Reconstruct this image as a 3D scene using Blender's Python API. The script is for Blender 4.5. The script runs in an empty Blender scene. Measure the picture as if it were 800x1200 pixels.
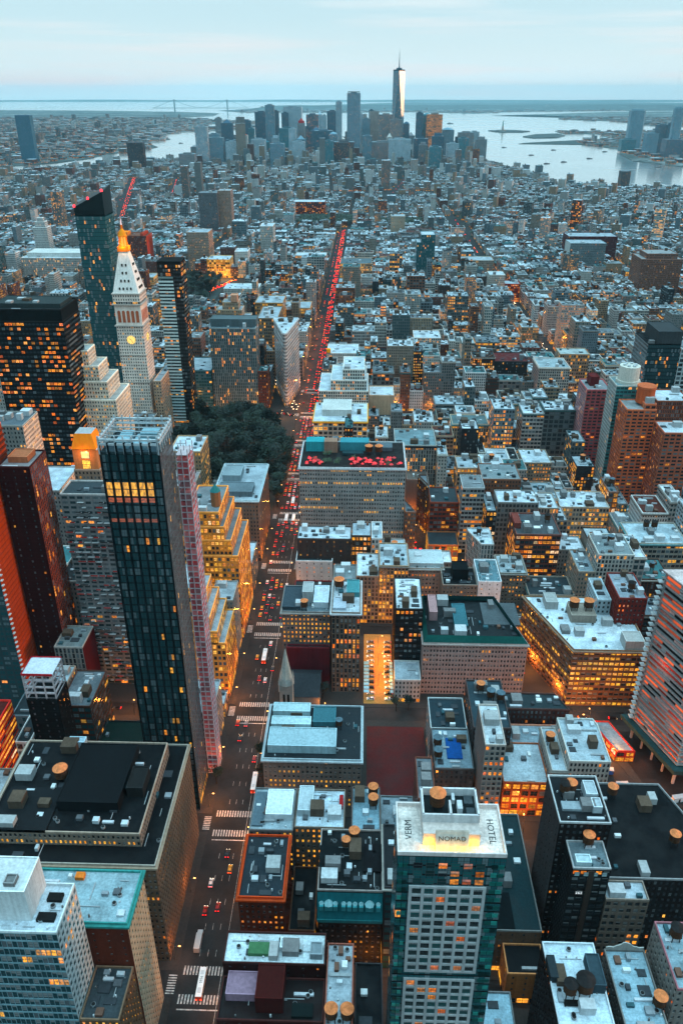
import bpy, math, random
import numpy as np
from mathutils import Vector, Matrix

# ------------------------------------------------------------------ camera, world, sun, exposure
scene = bpy.context.scene
R_ = math.radians
CAM_H, PITCH, YAW, FPX = 318.9, R_(27.736), R_(1.721), 935.2
cam_d = bpy.data.cameras.new("camera"); cam = bpy.data.objects.new("camera", cam_d)
scene.collection.objects.link(cam); scene.camera = cam
cam.location = (0, 0, CAM_H); cam.rotation_euler = (math.pi/2 - PITCH, 0, YAW)
cam_d.sensor_fit = 'VERTICAL'; cam_d.sensor_height = 24.0; cam_d.lens = 24.0*FPX/1200.0
cam_d.clip_start = 1.0; cam_d.clip_end = 120000

SUN_EL, SUN_AZ = R_(7.0), R_(2.0)            # azimuth measured from +x towards +y
world = bpy.data.worlds.new("World"); scene.world = world; world.use_nodes = True
wn, wl = world.node_tree.nodes, world.node_tree.links
wn.clear()
def N(nt, typ, **kw):
    n = nt.nodes.new(typ)
    for k, v in kw.items():
        if k == 'inp':
            for a, b in v.items(): n.inputs[a].default_value = b
        else: setattr(n, k, v)
    return n
WT = world.node_tree
wout = N(WT, 'ShaderNodeOutputWorld')
sky = N(WT, 'ShaderNodeTexSky', sky_type='NISHITA', sun_disc=False, sun_elevation=SUN_EL, sun_rotation=math.pi/2-SUN_AZ, altitude=300, air_density=1.0, dust_density=2.0, ozone_density=2.0)
bg1 = N(WT, 'ShaderNodeBackground', inp={'Strength': 0.10}); wl.new(sky.outputs[0], bg1.inputs['Color'])
tc = N(WT, 'ShaderNodeTexCoord'); sep = N(WT, 'ShaderNodeSeparateXYZ'); wl.new(tc.outputs['Generated'], sep.inputs[0])
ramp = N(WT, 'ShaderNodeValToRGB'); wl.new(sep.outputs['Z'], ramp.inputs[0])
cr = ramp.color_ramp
stops = [(0.0, (.56, .63, .65)), (0.012, (.57, .64, .66)), (0.04, (.49, .61, .645)), (0.07, (.42, .575, .63)), (0.10, (.40, .56, .62)), (0.17, (.10, .16, .19)), (0.50, (.14, .28, .35)), (0.78, (.88, 1.52, 1.82)), (1.0, (1.28, 2.12, 2.50))]  # above the view: middle band darkened, zenith brightened, shaped to deepen wall shade
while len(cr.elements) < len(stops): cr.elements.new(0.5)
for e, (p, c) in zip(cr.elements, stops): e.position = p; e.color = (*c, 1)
mp = N(WT, 'ShaderNodeMapping', inp={'Scale': (2.2, 2.2, 48.0)}); wl.new(tc.outputs['Generated'], mp.inputs[0])
nz = N(WT, 'ShaderNodeTexNoise', inp={'Scale': 1.3, 'Detail': 6.0, 'Roughness': .55}); wl.new(mp.outputs[0], nz.inputs['Vector'])
r2 = N(WT, 'ShaderNodeValToRGB'); wl.new(nz.outputs['Fac'], r2.inputs[0])
r2.color_ramp.elements[0].position = .46; r2.color_ramp.elements[0].color = (0, 0, 0, 1)
r2.color_ramp.elements[1].position = .72; r2.color_ramp.elements[1].color = (1, 1, 1, 1)
pinkr = N(WT, 'ShaderNodeMapRange', inp={'From Min': .0, 'From Max': .085, 'To Min': 0.0, 'To Max': 1.0}); wl.new(sep.outputs['Z'], pinkr.inputs[0])
pk = N(WT, 'ShaderNodeMix', data_type='RGBA'); wl.new(pinkr.outputs[0], pk.inputs['Factor'])
pk.inputs[6].default_value = (.66, .56, .56, 1); pk.inputs[7].default_value = (.60, .66, .68, 1)
cl = N(WT, 'ShaderNodeMix', data_type='RGBA'); mfac = N(WT, 'ShaderNodeMath', operation='MULTIPLY', inp={1: .85})
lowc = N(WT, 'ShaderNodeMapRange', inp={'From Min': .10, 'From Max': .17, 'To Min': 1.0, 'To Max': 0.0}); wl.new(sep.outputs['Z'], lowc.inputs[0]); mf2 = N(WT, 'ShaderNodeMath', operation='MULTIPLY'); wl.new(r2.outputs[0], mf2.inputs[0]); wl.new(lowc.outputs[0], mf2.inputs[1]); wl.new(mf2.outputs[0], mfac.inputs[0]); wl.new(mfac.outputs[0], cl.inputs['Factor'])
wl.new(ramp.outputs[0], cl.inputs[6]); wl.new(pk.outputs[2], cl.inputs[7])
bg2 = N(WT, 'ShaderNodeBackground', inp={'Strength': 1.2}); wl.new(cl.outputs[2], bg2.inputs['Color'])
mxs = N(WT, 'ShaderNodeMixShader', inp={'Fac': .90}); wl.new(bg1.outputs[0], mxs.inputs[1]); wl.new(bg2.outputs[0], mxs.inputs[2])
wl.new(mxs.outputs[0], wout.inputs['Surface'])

sl = bpy.data.lights.new("sun", 'SUN'); sl.energy = 1.3; sl.angle = R_(7); sl.color = (1.0, .50, .26)
sun = bpy.data.objects.new("sun", sl); scene.collection.objects.link(sun)
sd = Vector((math.cos(SUN_EL)*math.cos(SUN_AZ), math.cos(SUN_EL)*math.sin(SUN_AZ), math.sin(SUN_EL)))
sun.rotation_euler = sd.to_track_quat('Z', 'Y').to_euler()

vs = scene.view_settings; vs.view_transform = 'Standard'; vs.look = 'None'; vs.exposure = 0.40; vs.gamma = 1.0; vs.use_curve_mapping = False
scene.render.engine = 'CYCLES'; cy = scene.cycles
cy.max_bounces = 5; cy.diffuse_bounces = 2; cy.glossy_bounces = 3; cy.transmission_bounces = 2; cy.volume_bounces = 2
cy.use_denoising = True; cy.use_adaptive_sampling = True; cy.adaptive_threshold = 0.015
cy.sample_clamp_indirect = 4.0; cy.caustics_reflective = False; cy.caustics_refractive = False
rng = random.Random(7)

# ------------------------------------------------------------------ projection used only to decide what is in view
_F = np.array([-math.sin(YAW)*math.cos(PITCH), math.cos(YAW)*math.cos(PITCH), -math.sin(PITCH)])
_Rt = np.array([math.cos(YAW), math.sin(YAW), 0.]); _U = np.cross(_Rt, _F)
def project(x, y, z):
    d = np.array([x, y, z-CAM_H]); w = d@_F
    if w < 1: return (1e6, 1e6, w)
    return (400+FPX*(d@_Rt)/w, 600-FPX*(d@_U)/w, w)
def street(n): return 194.5+(31-n)*80.45

# ------------------------------------------------------------------ mesh builder with per-face attributes
C0 = (.3, .3, .3)
class MB:
    def __init__(s):
        s.v = []; s.f = []; s.uv = []; s.mi = []; s.wc = []; s.st = []; s.se = []
    def poly(s, pts, mi=0, uv=None, wc=C0, st=(0, 0, 0), se=(0, 0, 0)):
        b = len(s.v); n = len(pts); s.v.extend(pts); s.f.append(tuple(range(b, b+n)))
        s.uv.extend(uv if uv else [(0, 0)]*n); s.mi.append(mi); s.wc.append(wc); s.st.append(st); s.se.append(se)
    def box(s, x0, x1, y0, y1, z0, z1, mi=0, wc=C0, bottom=False, **k):
        P = s.poly
        P([(x0, y0, z0), (x1, y0, z0), (x1, y0, z1), (x0, y0, z1)], mi, None, wc, **k)
        P([(x1, y0, z0), (x1, y1, z0), (x1, y1, z1), (x1, y0, z1)], mi, None, wc, **k)
        P([(x1, y1, z0), (x0, y1, z0), (x0, y1, z1), (x1, y1, z1)], mi, None, wc, **k)
        P([(x0, y1, z0), (x0, y0, z0), (x0, y0, z1), (x0, y1, z1)], mi, None, wc, **k)
        P([(x0, y0, z1), (x1, y0, z1), (x1, y1, z1), (x0, y1, z1)], mi, None, wc, **k)
        if bottom: P([(x0, y1, z0), (x1, y1, z0), (x1, y0, z0), (x0, y0, z0)], mi, None, wc, **k)
    def prism(s, poly, z0, z1, mi=0, wc=C0, top=True, **k):
        n = len(poly)
        for i in range(n):
            a, b = poly[i], poly[(i+1) % n]
            s.poly([(a[0], a[1], z0), (b[0], b[1], z0), (b[0], b[1], z1), (a[0], a[1], z1)], mi, None, wc, **k)
        if top: s.poly([(p[0], p[1], z1) for p in poly], mi, None, wc, **k)
    def cone(s, cx, cy_, z0, z1, r0, r1, n=12, mi=0, wc=C0, cap=True, ph=0.0, **k):
        A = [(cx+r0*math.cos(ph+2*math.pi*i/n), cy_+r0*math.sin(ph+2*math.pi*i/n), z0) for i in range(n)]
        B = [(cx+r1*math.cos(ph+2*math.pi*i/n), cy_+r1*math.sin(ph+2*math.pi*i/n), z1) for i in range(n)]
        for i in range(n):
            j = (i+1) % n
            if r1 < 1e-3: s.poly([A[i], A[j], (cx, cy_, z1)], mi, None, wc, **k)
            else: s.poly([A[i], A[j], B[j], B[i]], mi, None, wc, **k)
        if cap and r1 > 1e-3: s.poly(B, mi, None, wc, **k)
    def beam(s, a, b, w, mi=0, wc=C0, **k):
        a = Vector(a); b = Vector(b); d = (b-a).normalized(); u = d.orthogonal().normalized()*w/2; v = d.cross(u)
        c = [u+v, -u+v, -u-v, u-v]
        for i in range(4):
            j = (i+1) % 4
            s.poly([tuple(a+c[i]), tuple(a+c[j]), tuple(b+c[j]), tuple(b+c[i])], mi, None, wc, **k)
        s.poly([tuple(b+q) for q in c], mi, None, wc, **k); s.poly([tuple(a+q) for q in reversed(c)], mi, None, wc, **k)
    def mesh(s, name, mats):
        me = bpy.data.meshes.new(name)
        nv, nf = len(s.v), len(s.f)
        tot = np.fromiter((len(f) for f in s.f), dtype=np.int32, count=nf)
        me.vertices.add(nv); me.vertices.foreach_set('co', np.array(s.v, dtype=np.float32).ravel())
        nl = int(tot.sum()); me.loops.add(nl); me.loops.foreach_set('vertex_index', np.arange(nl, dtype=np.int32))
        me.polygons.add(nf); st = np.zeros(nf, dtype=np.int32); st[1:] = np.cumsum(tot)[:-1]
        me.polygons.foreach_set('loop_start', st); me.polygons.foreach_set('loop_total', tot)
        me.polygons.foreach_set('material_index', np.array(s.mi, dtype=np.int32))
        uvl = me.uv_layers.new(name='UVMap'); uvl.data.foreach_set('uv', np.array(s.uv, dtype=np.float32).ravel())
        for nm, dat in (('wc', s.wc), ('st', s.st), ('se', s.se)):
            at = me.attributes.new(nm, 'FLOAT_VECTOR', 'FACE'); at.data.foreach_set('vector', np.array(dat, dtype=np.float32).ravel())
        me.update(); me.validate()
        for m in mats: me.materials.append(m)
        return me
    def obj(s, name, mats, parent=None, loc=None):
        if not s.f: return None
        if not isinstance(mats, (list, tuple)): mats = [mats]
        o = bpy.data.objects.new(name, s.mesh(name, mats)); scene.collection.objects.link(o)
        if parent is not None: o.parent = parent
        if loc is not None: o.location = loc
        return o
def empty(name, loc=(0, 0, 0), rz=0):
    o = bpy.data.objects.new(name, None); o.empty_display_size = 1; scene.collection.objects.link(o); o.location = loc; o.rotation_euler = (0, 0, rz); return o
USED = {}
def tag(o, label=None, cat=None, group=None, kind=None):
    if label: o['label'] = label
    if cat: o['category'] = cat
    if group: o['group'] = group
    if kind: o['kind'] = kind
    return o
def copy_tree(o, parent=None):
    c = o.copy(); scene.collection.objects.link(c); c.parent = parent
    for ch in list(o.children): copy_tree(ch, c)
    return c

# ------------------------------------------------------------------ materials
def newmat(name):
    m = bpy.data.materials.new(name); m.use_nodes = True; nt = m.node_tree; nt.nodes.clear()
    out = N(nt, 'ShaderNodeOutputMaterial'); bs = N(nt, 'ShaderNodeBsdfPrincipled'); nt.links.new(bs.outputs[0], out.inputs[0])
    return m, nt, bs
def attr(nt, name): return N(nt, 'ShaderNodeAttribute', attribute_name=name, attribute_type='GEOMETRY')
def mth(nt, op, a, b=None, c=None, clamp=False):
    n = N(nt, 'ShaderNodeMath', operation=op, use_clamp=clamp)
    for i, x in enumerate((a, b, c)):
        if x is None: continue
        if isinstance(x, (int, float)): n.inputs[i].default_value = x
        else: nt.links.new(x, n.inputs[i])
    return n.outputs[0]
def mixc(nt, f, a, b, blend='MIX'):
    n = N(nt, 'ShaderNodeMix', data_type='RGBA', blend_type=blend)
    for s, x in ((0, f), (6, a), (7, b)):
        if isinstance(x, (int, float)): n.inputs[s].default_value = x
        elif isinstance(x, tuple): n.inputs[s].default_value = (*x, 1)
        else: nt.links.new(x, n.inputs[s])
    return n.outputs[2]
def noise(nt, vec, scale, detail=3, rough=.55):
    n = N(nt, 'ShaderNodeTexNoise', inp={'Scale': scale, 'Detail': detail, 'Roughness': rough})
    if vec is not None: nt.links.new(vec, n.inputs['Vector'])
    return n
def rng_map(nt, v, a, b, c, d):
    n = N(nt, 'ShaderNodeMapRange', inp={'From Min': a, 'From Max': b, 'To Min': c, 'To Max': d}); nt.links.new(v, n.inputs[0]); return n.outputs[0]

def deep(nt, sock, p=1.4):
    s_ = N(nt, 'ShaderNodeSeparateXYZ'); nt.links.new(sock, s_.inputs[0]); c = N(nt, 'ShaderNodeCombineXYZ')
    for i in range(3): nt.links.new(mth(nt, 'MULTIPLY', mth(nt, 'POWER', s_.outputs[i], p+.25), 1.42), c.inputs[i])
    return c.outputs[0]
def make_facade(relief=True, windows=True):
    m, nt, bs = newmat('facade' if windows else 'masonry'); L = nt.links.new
    wc, st, se = attr(nt, 'wc'), attr(nt, 'st'), attr(nt, 'se')
    geo = N(nt, 'ShaderNodeNewGeometry'); pos = geo.outputs['Position']
    # weathering
    n1 = noise(nt, pos, .05, 4); n2 = noise(nt, pos, .9, 3)
    mpv = N(nt, 'ShaderNodeMapping', inp={'Scale': (.8, .8, .05)}); L(pos, mpv.inputs[0]); n3 = noise(nt, mpv.outputs[0], 1.0, 3)
    v = mth(nt, 'ADD', rng_map(nt, n1.outputs[0], .3, .7, .78, 1.05), mth(nt, 'ADD', rng_map(nt, n2.outputs[0], .3, .7, -.10, .10), rng_map(nt, n3.outputs[0], .35, .7, .10, -.14)))
    vm = N(nt, 'ShaderNodeVectorMath', operation='SCALE'); L(deep(nt, wc.outputs['Vector']), vm.inputs[0]); L(v, vm.inputs['Scale'])
    wall = vm.outputs[0]
    if not windows:
        L(wall, bs.inputs['Base Color']); bs.inputs['Roughness'].default_value = .85; bs.inputs['Specular IOR Level'].default_value = .12
        return m
    ss = N(nt, 'ShaderNodeSeparateXYZ'); L(st.outputs['Vector'], ss.inputs[0])
    s2 = N(nt, 'ShaderNodeSeparateXYZ'); L(se.outputs['Vector'], s2.inputs[0])
    uvn = N(nt, 'ShaderNodeUVMap', uv_map='UVMap'); su = N(nt, 'ShaderNodeSeparateXYZ'); L(uvn.outputs[0], su.inputs[0])
    U, V = su.outputs[0], su.outputs[1]
    fu, fv = mth(nt, 'FRACT', U), mth(nt, 'FRACT', V)
    iu, iv = mth(nt, 'FLOOR', U), mth(nt, 'FLOOR', V)
    du = mth(nt, 'ABSOLUTE', mth(nt, 'SUBTRACT', fu, .5)); dv = mth(nt, 'ABSOLUTE', mth(nt, 'SUBTRACT', fv, .5))
    shop = mth(nt, 'MULTIPLY', mth(nt, 'LESS_THAN', V, 1.0), mth(nt, 'GREATER_THAN', V, 0.0))
    wwid = mth(nt, 'MAXIMUM', mth(nt, 'MULTIPLY', ss.outputs[0], .5), mth(nt, 'MULTIPLY', shop, .44))
    whei = mth(nt, 'MAXIMUM', mth(nt, 'MULTIPLY', ss.outputs[1], .5), mth(nt, 'MULTIPLY', shop, .38))
    haswin = mth(nt, 'GREATER_THAN', ss.outputs[1], .01)
    win = mth(nt, 'MULTIPLY', mth(nt, 'MULTIPLY', mth(nt, 'LESS_THAN', du, wwid), mth(nt, 'LESS_THAN', dv, whei)), haswin)
    cid = N(nt, 'ShaderNodeCombineXYZ'); L(iu, cid.inputs[0]); L(iv, cid.inputs[1]); L(s2.outputs[0], cid.inputs[2])
    w1 = N(nt, 'ShaderNodeTexWhiteNoise', noise_dimensions='3D'); L(cid.outputs[0], w1.inputs[0])
    wcol = N(nt, 'ShaderNodeSeparateColor'); L(w1.outputs['Color'], wcol.inputs[0])
    rid = N(nt, 'ShaderNodeCombineXYZ'); L(iv, rid.inputs[0]); L(s2.outputs[0], rid.inputs[1])
    # runs of lit rooms share a floor: a coarse cell of three bays
    L(mth(nt, 'FLOOR', mth(nt, 'DIVIDE', iu, 4.0)), rid.inputs[2])
    w2 = N(nt, 'ShaderNodeTexWhiteNoise', noise_dimensions='3D'); L(rid.outputs[0], w2.inputs[0])
    row = mth(nt, 'POWER', w2.outputs['Value'], 2.5)
    prob = mth(nt, 'MULTIPLY', ss.outputs[2], mth(nt, 'ADD', .25, mth(nt, 'MULTIPLY', row, 2.8)))
    prob = mth(nt, 'ADD', prob, mth(nt, 'MULTIPLY', shop, .30))
    lit = mth(nt, 'LESS_THAN', w1.outputs['Value'], prob)
    # mullion across and along the pane
    mul = mth(nt, 'MULTIPLY', mth(nt, 'GREATER_THAN', mth(nt, 'ABSOLUTE', mth(nt, 'SUBTRACT', fv, .52)), .022), mth(nt, 'GREATER_THAN', du, .02))
    vec2 = N(nt, 'ShaderNodeCombineXYZ'); L(mth(nt, 'MULTIPLY', U, 3.0), vec2.inputs[0]); L(mth(nt, 'MULTIPLY', V, 3.0), vec2.inputs[1]); L(s2.outputs[0], vec2.inputs[2])
    rn = noise(nt, vec2.outputs[0], 1.0, 2)
    glow = mth(nt, 'MULTIPLY', rng_map(nt, rn.outputs[0], .35, .65, .35, 1.25), mth(nt, 'ADD', .35, wcol.outputs[1]))
    hot = mixc(nt, mth(nt, 'ADD', mth(nt, 'MULTIPLY', wcol.outputs[2], .75), mth(nt, 'MULTIPLY', s2.outputs[1], .5), clamp=True), (1.0, .16, .004), (1.0, .46, .030))
    em = mth(nt, 'MULTIPLY', mth(nt, 'MULTIPLY', mth(nt, 'MULTIPLY', lit, win), mul), glow)
    hot = mixc(nt, mth(nt, 'MULTIPLY', mth(nt, 'GREATER_THAN', wcol.outputs[0], .88), .6), hot, (1.0, .80, .50))
    # glass tint
    tint = mixc(nt, s2.outputs[2], (.012, .016, .020), (.010, .085, .095))
    blind = mth(nt, 'MULTIPLY', mth(nt, 'GREATER_THAN', wcol.outputs[1], .80), .55)
    glass = mixc(nt, blind, tint, (.20, .24, .25))
    frame = mixc(nt, mul, (.05, .055, .06), glass)
    # sill / spandrel band under each window row
    band = mth(nt, 'MULTIPLY', mth(nt, 'LESS_THAN', fv, .07), haswin)
    wall2 = mixc(nt, mth(nt, 'MULTIPLY', band, .35), wall, mixc(nt, .5, wall, (.03, .03, .03)))
    L(mixc(nt, win, wall2, frame), bs.inputs['Base Color'])
    L(mth(nt, 'SUBTRACT', .88, mth(nt, 'MULTIPLY', win, .74)), bs.inputs['Roughness']); L(mth(nt, 'ADD', .12, mth(nt, 'MULTIPLY', win, .38)), bs.inputs['Specular IOR Level'])
    L(hot, bs.inputs['Emission Color']); L(mth(nt, 'MULTIPLY', em, .95), bs.inputs['Emission Strength'])
    if relief:
        bp = N(nt, 'ShaderNodeBump', inp={'Strength': .9, 'Distance': .25}); L(mth(nt, 'SUBTRACT', 1.0, win), bp.inputs['Height']); L(bp.outputs[0], bs.inputs['Normal'])
    m.cycles.emission_sampling = 'NONE'
    return m
M_FAC = make_facade(False); M_MAS = make_facade(windows=False)

def make_roof():
    m, nt, bs = newmat('roof_membrane'); L = nt.links.new
    wc = attr(nt, 'wc'); geo = N(nt, 'ShaderNodeNewGeometry'); pos = geo.outputs['Position']
    a = noise(nt, pos, .11, 6, .65); b = noise(nt, pos, 1.1, 5, .7)
    pat = rng_map(nt, a.outputs[0], .42, .60, 0, 1); fine = rng_map(nt, b.outputs[0], .35, .68, .72, 1.18)
    vor = N(nt, 'ShaderNodeTexBrick', offset=.5, inp={'Scale': .09, 'Mortar Size': .008, 'Color1': (1, 1, 1, 1), 'Color2': (.93, .93, .94, 1), 'Mortar': (.8, .8, .8, 1)}); L(pos, vor.inputs[0])
    vm = N(nt, 'ShaderNodeVectorMath', operation='SCALE'); L(deep(nt, wc.outputs['Vector'], 1.3), vm.inputs[0]); L(fine, vm.inputs['Scale'])
    c1 = mixc(nt, 1.0, vm.outputs[0], vor.outputs[0], 'MULTIPLY')
    dark = N(nt, 'ShaderNodeVectorMath', operation='SCALE', inp={'Scale': .55}); L(c1, dark.inputs[0])
    L(mixc(nt, mth(nt, 'MULTIPLY', pat, .75), c1, dark.outputs[0]), bs.inputs['Base Color'])
    L(rng_map(nt, a.outputs[0], .4, .6, .85, .45), bs.inputs['Roughness']); bs.inputs['Specular IOR Level'].default_value = .15
    return m
M_ROOF = make_roof()
def make_plain(name, rough=.7, metal=0.0, amp=.12):
    m, nt, bs = newmat(name); L = nt.links.new
    wc = attr(nt, 'wc'); geo = N(nt, 'ShaderNodeNewGeometry'); b = noise(nt, geo.outputs['Position'], .8, 4, .65)
    vm = N(nt, 'ShaderNodeVectorMath', operation='SCALE'); L(deep(nt, wc.outputs['Vector'], 1.25), vm.inputs[0]); L(rng_map(nt, b.outputs[0], .3, .7, 1-amp, 1+amp), vm.inputs['Scale'])
    L(vm.outputs[0], bs.inputs['Base Color']); bs.inputs['Specular IOR Level'].default_value = .5 if rough < .5 else .15; bs.inputs['Roughness'].default_value = rough; bs.inputs['Metallic'].default_value = metal
    return m
M_PLAIN = make_plain('painted_surface', .7, 0, .2); M_WOOD = make_plain('weathered_wood', .8, 0, .35)
M_PAINT = make_plain('worn_road_paint', .7, 0, .65); M_CAR = make_plain('car_paint', .3, .1, .03); M_STEEL = make_plain('steel', .4, .7, .2)
def make_emit():
    m, nt, bs = newmat('lamp_and_painted_glow'); L = nt.links.new
    wc = attr(nt, 'wc'); st = attr(nt, 'st'); ss = N(nt, 'ShaderNodeSeparateXYZ'); L(st.outputs['Vector'], ss.inputs[0])
    bs.inputs['Base Color'].default_value = (.02, .02, .02, 1)
    L(wc.outputs['Vector'], bs.inputs['Emission Color']); L(ss.outputs[0], bs.inputs['Emission Strength'])
    m.cycles.emission_sampling = 'NONE'
    return m
M_EMIT = make_emit()
def make_pane():
    m, nt, bs = newmat('window_glass'); L = nt.links.new
    wc, st, se = attr(nt, 'wc'), attr(nt, 'st'), attr(nt, 'se')
    uvn = N(nt, 'ShaderNodeUVMap', uv_map='UVMap'); su = N(nt, 'ShaderNodeSeparateXYZ'); L(uvn.outputs[0], su.inputs[0])
    fu, fv = su.outputs[0], su.outputs[1]
    ss = N(nt, 'ShaderNodeSeparateXYZ'); L(st.outputs['Vector'], ss.inputs[0])
    s2 = N(nt, 'ShaderNodeSeparateXYZ'); L(se.outputs['Vector'], s2.inputs[0])
    edge = mth(nt, 'MULTIPLY', mth(nt, 'LESS_THAN', mth(nt, 'ABSOLUTE', mth(nt, 'SUBTRACT', fu, .5)), .45), mth(nt, 'LESS_THAN', mth(nt, 'ABSOLUTE', mth(nt, 'SUBTRACT', fv, .5)), .46))
    cross = mth(nt, 'GREATER_THAN', mth(nt, 'ABSOLUTE', mth(nt, 'SUBTRACT', fv, .5)), .03)
    clear = mth(nt, 'MULTIPLY', edge, cross)
    cv = N(nt, 'ShaderNodeCombineXYZ'); L(fu, cv.inputs[0]); L(fv, cv.inputs[1]); L(s2.outputs[0], cv.inputs[2])
    rn = noise(nt, cv.outputs[0], 2.5, 2)
    blind = mth(nt, 'GREATER_THAN', fv, mth(nt, 'SUBTRACT', 1.0, s2.outputs[1]))
    base = mixc(nt, blind, wc.outputs['Vector'], (.22, .24, .24))
    L(mixc(nt, clear, (.06, .065, .07), base), bs.inputs['Base Color'])
    bs.inputs['Roughness'].default_value = .12
    hot = mixc(nt, s2.outputs[2], (1.0, .16, .004), (1.0, .48, .035)); L(hot, bs.inputs['Emission Color'])
    L(mth(nt, 'MULTIPLY', mth(nt, 'MULTIPLY', clear, ss.outputs[0]), rng_map(nt, rn.outputs[0], .35, .65, .28, 1.05)), bs.inputs['Emission Strength'])
    m.cycles.emission_sampling = 'NONE'
    return m
M_PANE = make_pane()
def make_asphalt():
    m, nt, bs = newmat('asphalt'); L = nt.links.new
    geo = N(nt, 'ShaderNodeNewGeometry'); pos = geo.outputs['Position']
    a = noise(nt, pos, .06, 5, .65); b = noise(nt, pos, 1.5, 3)
    k = mth(nt, 'MULTIPLY', rng_map(nt, a.outputs[0], .35, .65, .011, .026), rng_map(nt, b.outputs[0], .3, .7, .85, 1.15))
    cb = N(nt, 'ShaderNodeCombineXYZ'); L(k, cb.inputs[0]); L(k, cb.inputs[1]); L(k, cb.inputs[2])
    L(cb.outputs[0], bs.inputs['Base Color']); bs.inputs['Roughness'].default_value = .75; bs.inputs['Specular IOR Level'].default_value = .2
    return m
M_ASPH = make_asphalt()
def make_far_land(name, dark, light, sc):
    m, nt, bs = newmat(name); L = nt.links.new
    geo = N(nt, 'ShaderNodeNewGeometry'); pos = geo.outputs['Position']
    a = noise(nt, pos, .0012, 5, .6); v = N(nt, 'ShaderNodeTexVoronoi', inp={'Scale': sc}); L(pos, v.inputs['Vector'])
    vs_ = N(nt, 'ShaderNodeSeparateColor'); L(v.outputs['Color'], vs_.inputs[0])
    f = mth(nt, 'MULTIPLY', rng_map(nt, a.outputs[0], .40, .62, 0, 1), mth(nt, 'POWER', vs_.outputs[0], 2.0))
    L(mixc(nt, f, dark, light), bs.inputs['Base Color']); bs.inputs['Roughness'].default_value = .9
    return m
M_LAND = make_far_land('distant_land', (.018, .035, .030), (.34, .36, .36), .022)
M_HILL = make_far_land('wooded_land', (.015, .030, .028), (.10, .12, .12), .012)
def make_water():
    m, nt, bs = newmat('harbour_water'); L = nt.links.new
    geo = N(nt, 'ShaderNodeNewGeometry'); pos = geo.outputs['Position']
    mpv = N(nt, 'ShaderNodeMapping', inp={'Scale': (.0006, .0022, 1)}); L(pos, mpv.inputs[0]); a = noise(nt, mpv.outputs[0], 1.0, 5, .6)
    b = noise(nt, pos, .02, 3)
    bs.inputs['Base Color'].default_value = (1.0, .90, .83, 1); bs.inputs['Metallic'].default_value = .85
    L(rng_map(nt, a.outputs[0], .35, .65, .20, .30), bs.inputs['Roughness'])
    bs.inputs['IOR'].default_value = 1.6; bs.inputs['Specular IOR Level'].default_value = 1.0
    bs.inputs['Coat Weight'].default_value = 1.0; bs.inputs['Coat Roughness'].default_value = .12; bs.inputs['Coat IOR'].default_value = 1.8
    bp = N(nt, 'ShaderNodeBump', inp={'Strength': .08, 'Distance': 1.0}); L(b.outputs[0], bp.inputs['Height']); L(bp.outputs[0], bs.inputs['Normal'])
    return m
M_WATER = make_water()
def make_leaf():
    m, nt, bs = newmat('tree_leaves'); L = nt.links.new
    wc = attr(nt, 'wc'); L(wc.outputs['Vector'], bs.inputs['Base Color']); bs.inputs['Roughness'].default_value = .7
    return m
M_LEAF = make_leaf()

# ------------------------------------------------------------------ polygons
def clip_half(poly, a, b, c):           # keep a*x+b*y <= c
    out = []
    n = len(poly)
    for i in range(n):
        p, q = poly[i], poly[(i+1) % n]
        dp, dq = a*p[0]+b*p[1]-c, a*q[0]+b*q[1]-c
        if dp <= 0: out.append(p)
        if dp*dq < 0:
            t = dp/(dp-dq); out.append((p[0]+t*(q[0]-p[0]), p[1]+t*(q[1]-p[1])))
    return out
def area(p): return .5*sum(p[i][0]*p[(i+1) % len(p)][1]-p[(i+1) % len(p)][0]*p[i][1] for i in range(len(p)))
def inset(poly, d):
    n = len(poly); cx = sum(p[0] for p in poly)/n; cy_ = sum(p[1] for p in poly)/n; out = []
    lines = []
    for i in range(n):
        a, b = poly[i], poly[(i+1) % n]; dx, dy = b[0]-a[0], b[1]-a[1]; l = math.hypot(dx, dy) or 1e-6
        nx, ny = -dy/l, dx/l; lines.append(((a[0]+nx*d, a[1]+ny*d), (dx, dy)))
    for i in range(n):
        (p, r), (q, s_) = lines[i-1], lines[i]; cr_ = r[0]*s_[1]-r[1]*s_[0]
        if abs(cr_) < 1e-6: out.append(q); continue
        t = ((q[0]-p[0])*s_[1]-(q[1]-p[1])*s_[0])/cr_; out.append((p[0]+t*r[0], p[1]+t*r[1]))
    return out
def rect(x0, x1, y0, y1): return [(x0, y0), (x1, y0), (x1, y1), (x0, y1)]
def pip(x, y, poly):
    c = False; n = len(poly); j = n-1
    for i in range(n):
        xi, yi = poly[i]; xj, yj = poly[j]
        if (yi > y) != (yj > y) and x < (xj-xi)*(y-yi)/(yj-yi)+xi: c = not c
        j = i
    return c

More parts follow.
